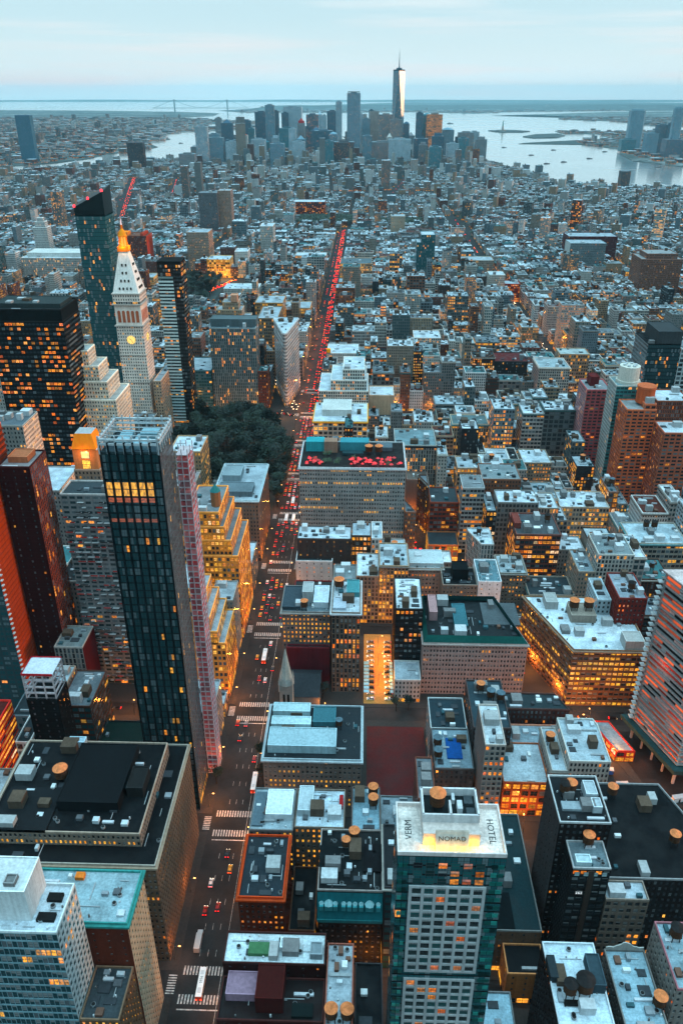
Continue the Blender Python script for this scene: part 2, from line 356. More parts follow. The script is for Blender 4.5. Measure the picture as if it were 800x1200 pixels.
# ------------------------------------------------------------------ facade styles: bay width, floor height, window share across / up
STY = {
    'loft': (2.6, 3.9, .66, .58), 'punch': (2.3, 3.2, .44, .52), 'pair': (1.9, 3.4, .52, .56), 'office': (3.0, 3.8, .84, .56),
    'glass': (1.6, 3.7, .92, .82), 'ribbon': (6.0, 3.7, .98, .46), 'pier': (2.2, 3.6, .56, .84), 'slit': (1.4, 3.3, .50, .70),
    'balcony': (4.2, 3.0, .70, .50), 'grid': (2.4, 3.1, .62, .68), 'blank': (3, 3.5, 0, 0), 'sparse': (5.0, 3.6, .16, .34), 'big': (4.6, 4.4, .74, .66),
}
def wall_faces(mb, poly, z0, z1, sty, wc, lit, seed, warm=.4, teal=.0, mi=0, base=0.0, over=None):
    bw, fh, ww, wh = STY[sty]
    n = len(poly)
    for i in range(n):
        a, b = poly[i], poly[(i+1) % n]; l = math.hypot(b[0]-a[0], b[1]-a[1])
        if l < .05: continue
        w_, h_, col, lt = ww, wh, wc, lit
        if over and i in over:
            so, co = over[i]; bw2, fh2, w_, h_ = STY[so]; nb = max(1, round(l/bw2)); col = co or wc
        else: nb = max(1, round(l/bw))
        nf = max(1, round((z1-z0)/fh)); v0 = 0 if base <= .1 else 3+round(base/fh)
        u0 = i*64
        mb.poly([(a[0], a[1], z0), (b[0], b[1], z0), (b[0], b[1], z1), (a[0], a[1], z1)], mi,
                [(u0, v0), (u0+nb, v0), (u0+nb, v0+nf), (u0, v0+nf)], col, (w_, h_, lt), (seed, warm, teal))
def roof_faces(mb_roof, mb_rim, poly, z, ph, rim, rc, wc, mr=0, mw=0, st=(0, 0, 0)):
    if ph <= 0:
        mb_roof.poly([(p[0], p[1], z) for p in poly], mr, None, rc); return
    inn = inset(poly, rim)
    if area(inn) < 2: mb_roof.poly([(p[0], p[1], z) for p in poly], mr, None, rc); return
    mb_roof.poly([(p[0], p[1], z) for p in inn], mr, None, rc)
    n = len(poly)
    for i in range(n):
        j = (i+1) % n; a, b, c, d = poly[i], poly[j], inn[j], inn[i]
        mb_rim.poly([(a[0], a[1], z+ph), (b[0], b[1], z+ph), (c[0], c[1], z+ph), (d[0], d[1], z+ph)], mw, None, wc)
        mb_rim.poly([(c[0], c[1], z), (d[0], d[1], z), (d[0], d[1], z+ph), (c[0], c[1], z+ph)], mw, None, wc)
        mb_rim.poly([(a[0], a[1], z), (b[0], b[1], z), (b[0], b[1], z+ph), (a[0], a[1], z+ph)], mw, None, wc)

# ------------------------------------------------------------------ shared small parts
def tank_protos():
    out = []
    for r, h in ((1.7, 3.2), (2.1, 3.7), (2.8, 4.2)):
        t = MB()
        for sx in (-1, 1):
            for sy in (-1, 1): t.beam((sx*r*.6, sy*r*.6, 0), (sx*r*.6, sy*r*.6, 2.6), .28, wc=(.06, .05, .05))
        t.box(-r*.8, r*.8, -r*.8, r*.8, 2.6, 2.8, wc=(.07, .06, .05), bottom=True)
        t.cone(0, 0, 2.8, 2.8+h, r, r*.97, 16, wc=(.13, .075, .045), cap=True)
        for q in range(4): t.cone(0, 0, 2.9+q*h/4, 3.0+q*h/4, r*1.025, r*1.025, 16, wc=(.05, .04, .035), cap=False)
        c = MB(); c.cone(0, 0, 2.8+h, 2.8+h+r*.62, r*1.12, 0, 16, wc=(.62, .27, .13))
        c2 = MB(); c2.cone(0, 0, 2.8+h, 2.8+h+r*.62, r*1.12, 0, 16, wc=(.16, .22, .25))
        c3 = MB(); c3.cone(0, 0, 2.8+h, 2.8+h+r*.62, r*1.12, 0, 16, wc=(.05, .045, .045))
        out.append((t.mesh('water_tank', [M_WOOD]), [x.mesh('tank_roof', [M_WOOD]) for x in (c, c2, c3)]))
    return out
TANKS = tank_protos()
def add_tank(parent, x, y, z, size=1, col=0):
    me, caps = TANKS[size]
    o = bpy.data.objects.new('water_tank', me); scene.collection.objects.link(o); o.parent = parent; o.location = (x, y, z)
    c = bpy.data.objects.new('tank_roof', caps[col]); scene.collection.objects.link(c); c.parent = o
    return o
UNITC = [(.50, .54, .56), (.30, .33, .35), (.16, .17, .18), (.60, .62, .62), (.10, .11, .12), (.22, .14, .11), (.08, .16, .18)]

def text_mesh(t, cu, nm, par, loc, rot):
    scene.collection.objects.link(t); bpy.context.view_layer.update()
    me = bpy.data.meshes.new_from_object(t.evaluated_get(bpy.context.evaluated_depsgraph_get())); bpy.data.objects.remove(t)
    o = bpy.data.objects.new(nm, me); scene.collection.objects.link(o); o.parent = par; o.location = loc; o.rotation_euler = rot; return o
# ------------------------------------------------------------------ building assembly
BUILD_N = 0
def geo_windows(wallmb, panes, a, b, z0, z1, nb, nf, ww, wh, wc, lit, R2, dep=.28, glass=(.012, .018, .022), rowlit=True, warm=.5, yb=.0):
    """wall between a and b with real recessed openings; panes receives one quad per opening"""
    ax, ay = a; bx_, by_ = b; l = math.hypot(bx_-ax, by_-ay); ux, uy = (bx_-ax)/l, (by_-ay)/l; nx, ny = uy, -ux   # outward
    cw, ch = l/nb, (z1-z0)/nf
    def P(s, z, d=0): return (ax+ux*s-nx*d, ay+uy*s-ny*d, z)
    for j in range(nf):
        zb = z0+j*ch; w0 = zb+ch*(1-wh)*.5+yb*ch; w1 = w0+ch*wh
        wallmb.poly([P(0, zb), P(l, zb), P(l, w0), P(0, w0)], 0, None, wc)
        wallmb.poly([P(0, w1), P(l, w1), P(l, zb+ch), P(0, zb+ch)], 0, None, wc)
        fl = (R2.random()**2)*2.4 if rowlit else 1
        run = 0
        for i in range(nb):
            s0 = i*cw+cw*(1-ww)*.5; s1 = s0+cw*ww
            wallmb.poly([P(i*cw, w0), P(s0, w0), P(s0, w1), P(i*cw, w1)], 0, None, wc)
            wallmb.poly([P(s1, w0), P((i+1)*cw, w0), P((i+1)*cw, w1), P(s1, w1)], 0, None, wc)
            wallmb.poly([P(s0, w0), P(s1, w0), P(s1, w0, dep), P(s0, w0, dep)], 0, None, wc)
            wallmb.poly([P(s1, w1), P(s0, w1), P(s0, w1, dep), P(s1, w1, dep)], 0, None, wc)
            wallmb.poly([P(s0, w1), P(s0, w0), P(s0, w0, dep), P(s0, w1, dep)], 0, None, wc)
            wallmb.poly([P(s1, w0), P(s1, w1), P(s1, w1, dep), P(s1, w0, dep)], 0, None, wc)
            if run == 0 or R2.random() < .4: on = R2.random() < lit*fl; run = 1 if on else 0
            st = (R2.uniform(.45, 1.5), 0, 0) if on else (0, 0, 0)
            g = glass if R2.random() > .12 else (.10, .12, .13)
            panes.append(([P(s0, w0, dep), P(s1, w0, dep), P(s1, w1, dep), P(s0, w1, dep)], g, st, (R2.random()*50, R2.choice([0, 0, 0, .3, .5, .8]), min(1, max(0, warm+R2.uniform(-.35, .4))))))
def emit_panes(panes, root, top=100):
    def score(p):
        q = [project(*v) for v in p[0]]; c = q[0]
        if not (-60 < c[0] < 860 and -60 < c[1] < 1260): return -1
        n = (Vector(p[0][1])-Vector(p[0][0])).cross(Vector(p[0][3])-Vector(p[0][0]))
        if n.dot(Vector((0, 0, CAM_H))-Vector(p[0][0])) <= 0: return -1
        return abs(area([(w[0], w[1]) for w in q]))
    sc = sorted(((score(p), i) for i, p in enumerate(panes)), reverse=True)
    UVq = [(0, 0), (1, 0), (1, 1), (0, 1)]
    rest = MB()
    for k, (s, i) in enumerate(sc):
        p = panes[i]
        if k < top and s > 2.0:
            m = MB(); m.poly(p[0], 0, UVq, p[1], p[2], p[3]); m.obj('window', M_PANE, root)
        else: rest.poly(p[0], 0, UVq, p[1], p[2], p[3])
    o = rest.obj('window', M_PANE, root)
    if o: o['kind'] = 'stuff'

FOOT = []       # (x0,x1,y0,y1) of everything placed by hand
def clutter(R2, poly, z, n, far=False, keep=None):
    """random rooftop things inside poly: list of (kind, x0,x1,y0,y1,h,col)"""
    xs = [p[0] for p in poly]; ys = [p[1] for p in poly]; out = []
    for _ in range(n*3):
        if len(out) >= n: break
        k = R2.random()
        if k < .30: w, d, h, c = R2.uniform(3, 7), R2.uniform(3, 7), R2.uniform(2.6, 5), R2.choice([(.45, .46, .46), (.3, .3, .3), (.2, .16, .13), (.55, .57, .58)])
        elif k < .7: w, d, h, c = R2.uniform(1.2, 3), R2.uniform(1.2, 3), R2.uniform(.9, 1.8), R2.choice(UNITC)
        elif k < .85: w, d, h, c = R2.uniform(3, 8), R2.uniform(.8, 1.4), R2.uniform(.6, 1.1), R2.choice([(.5, .52, .54), (.35, .37, .38)])
        else: w, d, h, c = R2.uniform(2, 5), R2.uniform(2, 4), .5, (.09, .10, .11)
        x = R2.uniform(min(xs)+1, max(xs)-1-w) if max(xs)-min(xs) > w+2.2 else None
        y = R2.uniform(min(ys)+1, max(ys)-1-d) if max(ys)-min(ys) > d+2.2 else None
        if x is None or y is None: continue
        if not all(pip(px, py, poly) for px, py in ((x, y), (x+w, y), (x+w, y+d), (x, y+d))): continue
        if any(x < o[2]+.4 and x+w > o[1]-.4 and y < o[4]+.4 and y+d > o[3]-.4 for o in out): continue
        out.append(('penthouse' if k < .3 else 'air_unit' if k < .7 else 'duct' if k < .85 else 'skylight', x, x+w, y, y+d, h, c))
    return out
HERO = []
def hero(name, label, x0, x1, y0, y1, h, sty='loft', wc=(.3, .28, .25), rc=(.45, .5, .53), lit=.25, warm=.4, teal=0, cat='building', tiers=(), tanks=(), boxes=(), n=4,
         geo=False, cornice=None, poly=None, cl=None, over=None, group=None, rim=.9, litwalls=None, glass=(.012, .018, .022), dep=.28, basez=0, rimc=None, foot=True, rand=True, top=100, gtop=None):
    """one building: Empty > wall, roof, parapet, cornice, window..., rooftop parts. coordinates are metres in the world"""
    global BUILD_N; BUILD_N += 1
    R2 = random.Random(BUILD_N*77+int(x0*3))
    P = poly or rect(x0, x1, y0, y1)
    if foot: FOOT.append((min(p[0] for p in P), max(p[0] for p in P), min(p[1] for p in P), max(p[1] for p in P)))
    root = empty(name, ((x0+x1)/2, (y0+y1)/2, 0)); tag(root, label, cat, group)
    ox, oy = (x0+x1)/2, (y0+y1)/2
    def L_(p): return [(q[0]-ox, q[1]-oy) for q in p]
    wall, roof, par = MB(), MB(), MB(); panes = []
    levels = [(L_(P), basez, h)]
    for (l, r, f, b, th) in tiers:          # insets from left,right,front,back up to th above the previous
        levels.append((L_(rect(x0+l, x1-r, y0+f, y1-b)), levels[-1][2], levels[-1][2]+th))
    bw, fh, ww, wh = STY[sty]; seed = BUILD_N*1.37
    for li, (pl, z0, z1) in enumerate(levels):
        if geo:
            n_ = len(pl)
            for i in range(n_):
                a, b = pl[i], pl[(i+1) % n_]; l = math.hypot(b[0]-a[0], b[1]-a[1]); nx, ny = (b[1]-a[1])/l, -(b[0]-a[0])/l
                wx, wy = (a[0]+b[0])/2+ox, (a[1]+b[1])/2+oy
                s_, w_, h_, col = sty, ww, wh, wc
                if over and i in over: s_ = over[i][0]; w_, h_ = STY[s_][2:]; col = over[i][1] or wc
                if nx*(0-wx)+ny*(0-wy) > 0 and w_ > 0 and l > 2:
                    nb = max(1, round(l/STY[s_][0])); nf = max(1, round((z1-z0)/STY[s_][1]))
                    sub = MB(); pn = []
                    geo_windows(sub, pn, a, b, z0, z1, nb, nf, w_, h_, col, lit, R2, dep, glass, True, warm)
                    wall.v_off = 0
                    for f_, w2 in zip(sub.f, sub.wc): wall.poly([sub.v[k] for k in f_], 1, None, w2)
                    panes += [([(v[0], v[1], v[2]) for v in q[0]], *q[1:]) for q in pn]
                else: wall.poly([(a[0], a[1], z0), (b[0], b[1], z0), (b[0], b[1], z1), (a[0], a[1], z1)], 1, None, col)
        else: wall_faces(wall, pl, z0, z1, sty, wc, lit, seed, warm, teal, 0, z0, over)
        up = levels[li+1][0] if li+1 < len(levels) else None
        rimc_ = rimc or tuple(min(1, c*1.25+.04) for c in wc)
        roof_faces(roof, par, pl, z1, rim, .45, rc, rimc_)
        if cornice and li == 0 or (cornice and li == len(levels)-1):
            c = MB(); o_ = inset(pl, -.9)
            for i in range(len(pl)):
                j = (i+1) % len(pl)
                a, b, a2, b2 = pl[i], pl[j], o_[i], o_[j]
                zc = z1-.9
                c.poly([(a[0], a[1], zc-.8), (b[0], b[1], zc-.8), (b2[0], b2[1], zc), (a2[0], a2[1], zc)], 0, None, cornice)
                c.poly([(a2[0], a2[1], zc), (b2[0], b2[1], zc), (b2[0], b2[1], zc+.9), (a2[0], a2[1], zc+.9)], 0, None, cornice)
                c.poly([(a2[0], a2[1], zc+.9), (b2[0], b2[1], zc+.9), (b[0], b[1], zc+.95), (a[0], a[1], zc+.95)], 0, None, cornice)
            c.obj('cornice', M_MAS, root)
    wall.obj('wall', [M_FAC, M_MAS], root); roof.obj('roof', M_ROOF, root); par.obj('parapet', M_MAS, root)
    if panes:
        pw = [([(v[0]+ox, v[1]+oy, v[2]) for v in q[0]], *q[1:]) for q in panes]
        # windows are children of the root, so their vertices go back to local space
        def score(p):
            q = [project(*v) for v in p[0]]
            if not (-60 < q[0][0] < 860 and -60 < q[0][1] < 1260): return -1
            return abs(area([(w[0], w[1]) for w in q]))
        sc = sorted(((score(p), i) for i, p in enumerate(pw)), reverse=True); rest = MB(); UVq = [(0, 0), (1, 0), (1, 1), (0, 1)]
        for k, (s, i) in enumerate(sc):
            p = panes[i]
            if k < top and s > 1.5:
                m = MB(); m.poly(p[0], 0, UVq, p[1], p[2], p[3]); m.obj('window', M_PANE, root)
            else: rest.poly(p[0], 0, UVq, p[1], p[2], p[3])
        o = rest.obj('window', M_PANE, root)
        if o: o['kind'] = 'stuff'
    pl, _, zt = levels[-1]
    bx0, bx1 = min(p[0] for p in pl), max(p[0] for p in pl); by0, by1 = min(p[1] for p in pl), max(p[1] for p in pl)
    W, D = bx1-bx0, by1-by0
    for bxx in boxes:
        u0, u1, v0, v1, bh, bc = bxx[:6]; nm = bxx[6] if len(bxx) > 6 else 'penthouse'; zb = zt+(bxx[7] if len(bxx) > 7 else 0)
        m = MB(); X0, X1, Y0, Y1 = bx0+u0*W, bx0+u1*W, by0+v0*D, by0+v1*D
        m.box(X0, X1, Y0, Y1, zb, zb+bh, 0, bc)
        if min(X1-X0, Y1-Y0) > 3 and bh > 1.6:
            ip = rect(X0, X1, Y0, Y1); rr = inset(ip, .35)
            for i in range(4):
                j = (i+1) % 4; m.poly([(ip[i][0], ip[i][1], zb+bh), (ip[j][0], ip[j][1], zb+bh), (ip[j][0], ip[j][1], zb+bh+.4), (ip[i][0], ip[i][1], zb+bh+.4)], 0, None, bc)
                m.poly([(ip[i][0], ip[i][1], zb+bh+.4), (ip[j][0], ip[j][1], zb+bh+.4), (rr[j][0], rr[j][1], zb+bh+.4), (rr[i][0], rr[i][1], zb+bh+.4)], 0, None, tuple(min(1, q*1.3) for q in bc))
                m.poly([(rr[j][0], rr[j][1], zb+bh), (rr[i][0], rr[i][1], zb+bh), (rr[i][0], rr[i][1], zb+bh+.4), (rr[j][0], rr[j][1], zb+bh+.4)], 0, None, bc)
        m.obj(nm, M_MAS, root)
    for t in tanks:
        add_tank(root, bx0+t[0]*W, by0+t[1]*D, zt+(t[4] if len(t) > 4 else 0), t[2] if len(t) > 2 else 1, t[3] if len(t) > 3 else 0)
    if rand:
        if geo:
            for q in range(int(min(26, abs(area(pl))/28))):
                px, py = R2.uniform(bx0+1.2, bx1-1.2), R2.uniform(by0+1.2, by1-1.2)
                if not pip(px, py, pl): continue
                m = MB(); kq = R2.random()
                if kq < .4: m.cone(px, py, zt, zt+R2.uniform(.5, 1.3), .35, .3, 8, wc=R2.choice([(.5, .52, .53), (.2, .2, .2)])); nm = 'vent_pipe'
                elif kq < .7:
                    l_ = R2.uniform(3, 9); 
                    if R2.random() < .5 and px+l_ < bx1-1: m.box(px, px+l_, py, py+.22, zt+.2, zt+.42, 0, (.4, .42, .43), bottom=True)
                    elif py+l_ < by1-1: m.box(px, px+.22, py, py+l_, zt+.2, zt+.42, 0, (.4, .42, .43), bottom=True)
                    nm = 'roof_pipe'
                else: m.cone(px, py, zt, zt+.9, .8, .8, 10, wc=(.3, .32, .33)); m.cone(px, py, zt+.9, zt+1.0, .65, .65, 10, wc=(.04, .04, .04)); nm = 'fan'
                m.obj(nm, M_PLAIN, root)
        for kd, a, b, c, d, hh, cc in clutter(R2, pl, zt, (int(n*1.8)+2 if geo else n) if cl is None else cl):
            m = MB(); m.box(a, b, c, d, zt, zt+hh, 0, cc); m.obj(kd, M_PLAIN if kd != 'penthouse' else M_MAS, root)
    HERO.append((root, x0, x1, y0, y1, h))
    return root

# ------------------------------------------------------------------ the setting: water, land, streets
def flat(name, polys, z, mat, depth=0, wc=C0, kind='structure', label=None):
    m = MB()
    for p in polys:
        if area(p) < 0: p = p[::-1]
        if depth: m.prism(p, z-depth, z, 0, wc)
        else: m.poly([(q[0], q[1], z) for q in p], 0, None, wc)
    o = m.obj(name, mat); tag(o, label, None, None, kind); return o
circ = [(38500*math.cos(2*math.pi*i/96), 38500*math.sin(2*math.pi*i/96)) for i in range(96)]
flat('harbour_water', [circ], -3, M_WATER)
MANH = [(1900, -900), (1850, 1500), (1560, 2500), (1370, 2950), (1180, 3250), (950, 3230), (880, 3300), (770, 3400), (750, 3700), (740, 3950), (700, 4190), (650, 4450), (580, 4700), (500, 4950), (300, 5300), (-100, 5450), (-400, 5300), (-700, 5000), (-950, 4640), (-1200, 4420), (-1330, 4220), (-1480, 4020), (-1800, 3500), (-2500, 2400), (-2500, -900)]
def tri_fan(poly): return poly
flat('street_ground', [MANH], 0, M_ASPH, 3.2)
BROOK = [(-6000, 1500), (-2350, 3600), (-1760, 4200), (-1600, 4400), (-1520, 4700), (-1530, 5100), (-1400, 5300), (-1390, 5770), (-1590, 6270), (-1520, 6740), (-1750, 7440), (-1690, 8000), (-1150, 8900), (-1250, 9400), (-2000, 9500), (-2050, 9900), (-1310, 10300), (-1610, 11420), (-2100, 11700), (-2710, 12600), (-2370, 13600), (-2560, 15300), (-3280, 16300), (-5410, 17500), (-7900, 18200), (-17000, 19000), (-17000, 1500)]
flat('brooklyn_land', [BROOK], -.5, M_LAND, 2.5)
STATEN = [(-2960, 17600), (-2300, 16000), (-480, 15860), (770, 16600), (1800, 15200), (2670, 16660), (4900, 17600), (8430, 19000), (16000, 24000), (9000, 34000), (1500, 33000), (-1800, 24000)]
flat('staten_island_land', [STATEN], -.5, M_HILL, 2.5)
NJ = [(1930, 13900), (2500, 14500), (2900, 13650), (2540, 12000), (3080, 11210), (3060, 9760), (3600, 9300), (3400, 8300), (2300, 8300), (1750, 8350), (1700, 7900), (1990, 7710), (1900, 6980), (1500, 6650), (1120, 6330), (1060, 6210), (1500, 6120), (1620, 5500), (1480, 5190), (1400, 4650), (1480, 4420), (1560, 4180), (1800, 3700), (2700, 2500), (12000, 500), (16000, 8000), (17000, 22000), (9000, 18500), (4500, 16600)]
flat('jersey_land', [NJ], -.5, M_LAND, 2.5)
flat('liberty_island', [[(1130, 8380), (1160, 8120), (1250, 8030), (1400, 8040), (1500, 8250), (1430, 8430), (1300, 8560)]], 2, M_HILL, 5)
flat('ellis_island', [[(1260, 7230), (1300, 7000), (1500, 7060), (1640, 7400), (1650, 7760), (1440, 7640)]], 2, M_HILL, 5)
# low wooded ridges beyond the bay
def ridge(name, x0, x1, y, d, h, seed, mat=M_HILL):
    m = MB(); R2 = random.Random(seed); n = 40; hs = [0]+[h*(.45+.55*R2.random()) for _ in range(n-1)]+[0]
    for k in range(3): hs = [hs[0]]+[(hs[i-1]+2*hs[i]+hs[i+1])/4 for i in range(1, n)]+[hs[-1]]
    X = [x0+(x1-x0)*i/n for i in range(n+1)]
    for i in range(n):
        m.poly([(X[i], y, -1), (X[i+1], y, -1), (X[i+1], y+d*.5, hs[i+1]), (X[i], y+d*.5, hs[i])])
        m.poly([(X[i], y+d*.5, hs[i]), (X[i+1], y+d*.5, hs[i+1]), (X[i+1], y+d, -1), (X[i], y+d, -1)])
    tag(m.obj(name, mat), None, None, None, 'structure')
ridge('staten_island_hills', -2600, 8000, 17800, 4000, 95, 3); ridge('atlantic_highlands', -17000, 15000, 34500, 2500, 75, 4); ridge('jersey_hills', 3000, 18000, 21000, 5000, 70, 9)

def bway(y): return 247.8-.37*y if y < 838 else -62-.36*(y-838)
AVES = [(-1290, 10), (-1040, 15), (-825, 15), (-612, 15), (-480, 11), (-345, 15), (-195, 12), (-62, 15.2), (249, 15), (523, 15), (797, 15), (1071, 15), (1345, 15), (1620, 15)]
def half_street(n): return 15 if n in (34, 23, 14) else 9
PARKS = [(-183, -78, 606, 823), (-334, -215, 1330, 1552)]
def in_park(x0, x1, y0, y1):
    return any(x0 < p[1] and x1 > p[0] and y0 < p[3] and y1 > p[2] for p in PARKS)
def cut_bway(poly, hw=13):
    """the part of poly on either side of the diagonal avenue"""
    ys = [p[1] for p in poly]; ym = sum(ys)/len(ys)
    if ym > 1340: return [poly]
    s, c0 = (-.37, 247.8) if ym < 838 else (-.36, -62+.36*838)
    k = math.hypot(1, s); out = []
    a = clip_half(poly, 1, -s, c0-hw*k); b = clip_half(poly, -1, s, -(c0+hw*k))
    for q in (a, b):
        if len(q) > 2 and abs(area(q)) > 60: out.append(q)
    return out
slabs = []; BLOCKS = []
for n in range(33, -1, -1):
    y0, y1 = street(n+1)+half_street(n+1), street(n)-half_street(n)
    for i in range(len(AVES)-1):
        (xa, ha), (xb, hb) = AVES[i], AVES[i+1]
        if AVES[i][0] == -195 and y0 > 838: continue
        if AVES[i+1][0] == -195 and y0 > 838: (xb, hb) = AVES[i+2]
        if AVES[i][0] == -480 and 1240 < y0: continue
        if AVES[i+1][0] == -480 and 1240 < y0: (xb, hb) = AVES[i+2]
        x0, x1 = xa+ha, xb-hb
        if x0 > 1100 or x1 < -1100: continue
        BLOCKS.append((x0, x1, y0, y1, n))
        for q in cut_bway(rect(x0-4, x1+4, y0-3.5, y1+3.5), 9): slabs.append(q)
flat('pavement', slabs, .15, M_MAS, .3, (.11, .105, .10))
# lane and crossing paint
paint = MB(); WHT = (.46, .45, .43)
def stripe(x0, x1, y0, y1, c=WHT): paint.poly([(x0, y0, .012), (x1, y0, .012), (x1, y1, .012), (x0, y1, .012)], 0, None, c)
AX = -62
for n in range(34, 21, -1):
    ys = street(n)
    for yy in (ys-7.8, ys+4.0):
        for k in range(14): stripe(AX-8.6+k*1.28, AX-8.6+k*1.28+.62, yy, yy+3.8)
    stripe(AX-8.4, AX+8.4, ys-10.2, ys-9.7)
    for k in range(8): stripe(AX-14.2, AX-10.8, ys-4+k*1.05, ys-4+k*1.05+.5); stripe(AX+10.8, AX+14.2, ys-4+k*1.05, ys-4+k*1.05+.5)
    y = ys+12
    while y < ys+68:
        for lx in (-3.3, 0, 3.3): stripe(AX+lx-.07, AX+lx+.07, y, y+3)
        y += 12
stripe(AX+7, AX+7.15, 100, 800)
tag(paint.obj('road_markings', M_PAINT), None, None, None, 'structure')

# ------------------------------------------------------------------ landmark and foreground buildings
G = (.45, .50, .53); DK = (.016, .021, .026); PALE = (.58, .63, .66); CY = (.40, .50, .53)
# row 31-32
root = hero('glass_tower', 'glass office tower with pale grid side and white roof, cut by bottom left corner', -132, -90, 150.5, 167.5, 95, 'glass', (.30, .42, .45), PALE, .03, .6, .9, tanks=(), rand=True, n=2,
     cl=0, boxes=((0, .785, .24, .97, 13, (.62, .64, .64)), (.84, .95, .62, .78, 1.2, (.05, .05, .05), 'cooling_unit'), (.82, .95, .22, .38, 1.2, (.05, .05, .05), 'cooling_unit'), (.62, .70, .35, .55, 14.2, (.3, .3, .3), 'vent')), geo=True, over={1: ('grid', (.52, .54, .54))}, glass=(.008, .05, .058), dep=.15, rimc=(.65, .68, .68))
hero('corner_office_building', 'beige office block with green edged cyan roof, beside the pale grid glass tower', -120, -76.2, 168.6, 189, 74, 'punch', (.50, .43, .34), CY, .10, .5, cl=9, geo=True, cornice=(.10, .34, .32), rimc=(.12, .38, .36), boxes=((.42, .56, .05, .25, 2.5, (.08, .08, .08)), (.48, .55, .80, .92, 1.5, (.7, .3, .08), 'vent')), over={0: ('sparse', (.22, .08, .05))})
hero('corner_annex', 'low brown annex with cluttered roof under the cyan roofed office block', -89.5, -76.5, 150, 168, 52, 'punch', (.24, .17, .12), (.12, .14, .15), .3, .7, n=8, geo=True)
# row 30-31 left: the big dark roof
hero('wide_dark_roof_building', 'huge beige office block with black roof and black penthouse, left of main avenue', -150, -77, 204, 268, 57.5, 'pair', (.27, .21, .165), DK, .07, .5, geo=True, n=16, cl=16, cornice=(.40, .34, .28), rimc=(.45, .42, .38), top=100)
r_ = hero('dark_roof_upper_storey', 'beige upper storey with row of yellow windows on the huge black roof', -146, -84.5, 213, 262, 64, 'pair', (.34, .29, .25), DK, .45, .9, geo=True, n=16, basez=57.6, foot=False, rimc=(.50, .42, .36),
     boxes=((.42, .82, .22, .88, 5, (.03, .035, .04)), (.84, .95, .38, .62, 5, (.06, .06, .06)), (.04, .40, .0, .45, .9, (.05, .055, .06)), (.30, .42, .93, 1.0, 3, (.45, .55, .6))), tanks=((.36, .55, 2, 0),))
hero('red_steel_tower', 'red and orange striped construction building at the left picture edge', -190, -166, 255, 290, 62, 'balcony', (.55, .05, .03), (.2, .05, .04), .75, .2, n=2, over={1: ('ribbon', (.60, .10, .04))})
# the pale caged tank house on a dark shaft
r_ = hero('dark_shaft_building', 'black windowless shaft building topped by a white open steel cage', -158, -143, 289, 302, 64, 'sparse', (.018, .018, .02), DK, .02, .4, n=0)
m = MB()
for zc in (64, 67.5, 71, 75): 
    for (x0, x1, y0, y1) in ((-7.2, 7.2, -6.4, -5.9), (-7.2, 7.2, 5.9, 6.4), (-7.2, -6.7, -6, 6), (6.7, 7.2, -6, 6)): m.box(x0, x1, y0, y1, zc, zc+.9, 0, (.60, .55, .56), bottom=True)
for x in (-7, -2.4, 2.4, 7):
    for y in (-6.2, 6.2): m.box(x-.3, x+.3, y-.3, y+.3, 64, 79, 0, (.55, .5, .5))
m.box(-7.2, 7.2, -6.4, 6.4, 78.6, 79, 0, (.62, .62, .64), bottom=True); m.obj('steel_cage', M_MAS, r_)
m = MB(); m.box(-7.3, 7.3, -6.6, -6.4, 78.4, 79.6, 0, (.5, .04, .06)); m.box(-7.3, 7.3, 6.4, 6.6, 78.4, 79.6, 0, (.5, .04, .06)); m.box(-7.4, -7.2, -6.5, 6.5, 78.4, 79.6, 0, (.5, .04, .06)); m.obj('red_railing', M_PLAIN, r_)
# rust towers at the left edge
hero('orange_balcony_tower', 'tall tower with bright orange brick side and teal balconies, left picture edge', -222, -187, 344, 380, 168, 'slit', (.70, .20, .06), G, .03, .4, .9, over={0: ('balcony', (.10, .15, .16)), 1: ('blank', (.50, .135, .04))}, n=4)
m = MB(); R2 = random.Random(6)
for j in range(54):
    z = 3+j*3.05; m.box(17.5, 18.6, -18.2, -16.4, z, z+.5, 0, (.55, .6, .6), bottom=True); m.box(17.5, 18.3, 5, 18, z, z+1.0, 0, (.20, .06, .03), bottom=True); m.box(17.5, 17.75, -17, 5, z, z+.35, 0, (.36, .08, .03), bottom=True)
m.obj('balcony_fronts', M_PLAIN, HERO[-1][0])['kind'] = 'stuff'
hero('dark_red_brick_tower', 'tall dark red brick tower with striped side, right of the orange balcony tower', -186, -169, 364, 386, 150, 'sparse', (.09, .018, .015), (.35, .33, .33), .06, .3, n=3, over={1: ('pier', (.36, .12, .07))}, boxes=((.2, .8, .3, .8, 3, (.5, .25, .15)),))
# grey slab with red balconies
r_ = hero('grey_balcony_slab', 'grey apartment slab with red dashed balconies, left of the dark glass tower', -162, -112, 378, 395, 128, 'balcony', (.30, .31, .31), (.10, .12, .13), .05, .2, .3, n=8, rimc=(.6, .58, .56))
m = MB(); R2 = random.Random(5)
for j in range(40):
    z = 3+j*3.1
    if z > 126: break
    x = -25
    while x < 25:
        w = R2.uniform(1.8, 4.5)
        if R2.random() < .6:
            m.box(x, min(25, x+w), -9.9, -8.5, z, z+.22, 0, (.42, .43, .43), bottom=True)
            if R2.random() < .55: m.box(x, min(25, x+w), -9.95, -9.85, z+.2, z+1.0, 0, R2.choice([(.42, .05, .04), (.08, .08, .08), (.36, .06, .05)]))
        x += w+R2.uniform(.4, 1.6)
m.obj('balconies', M_PLAIN, r_)
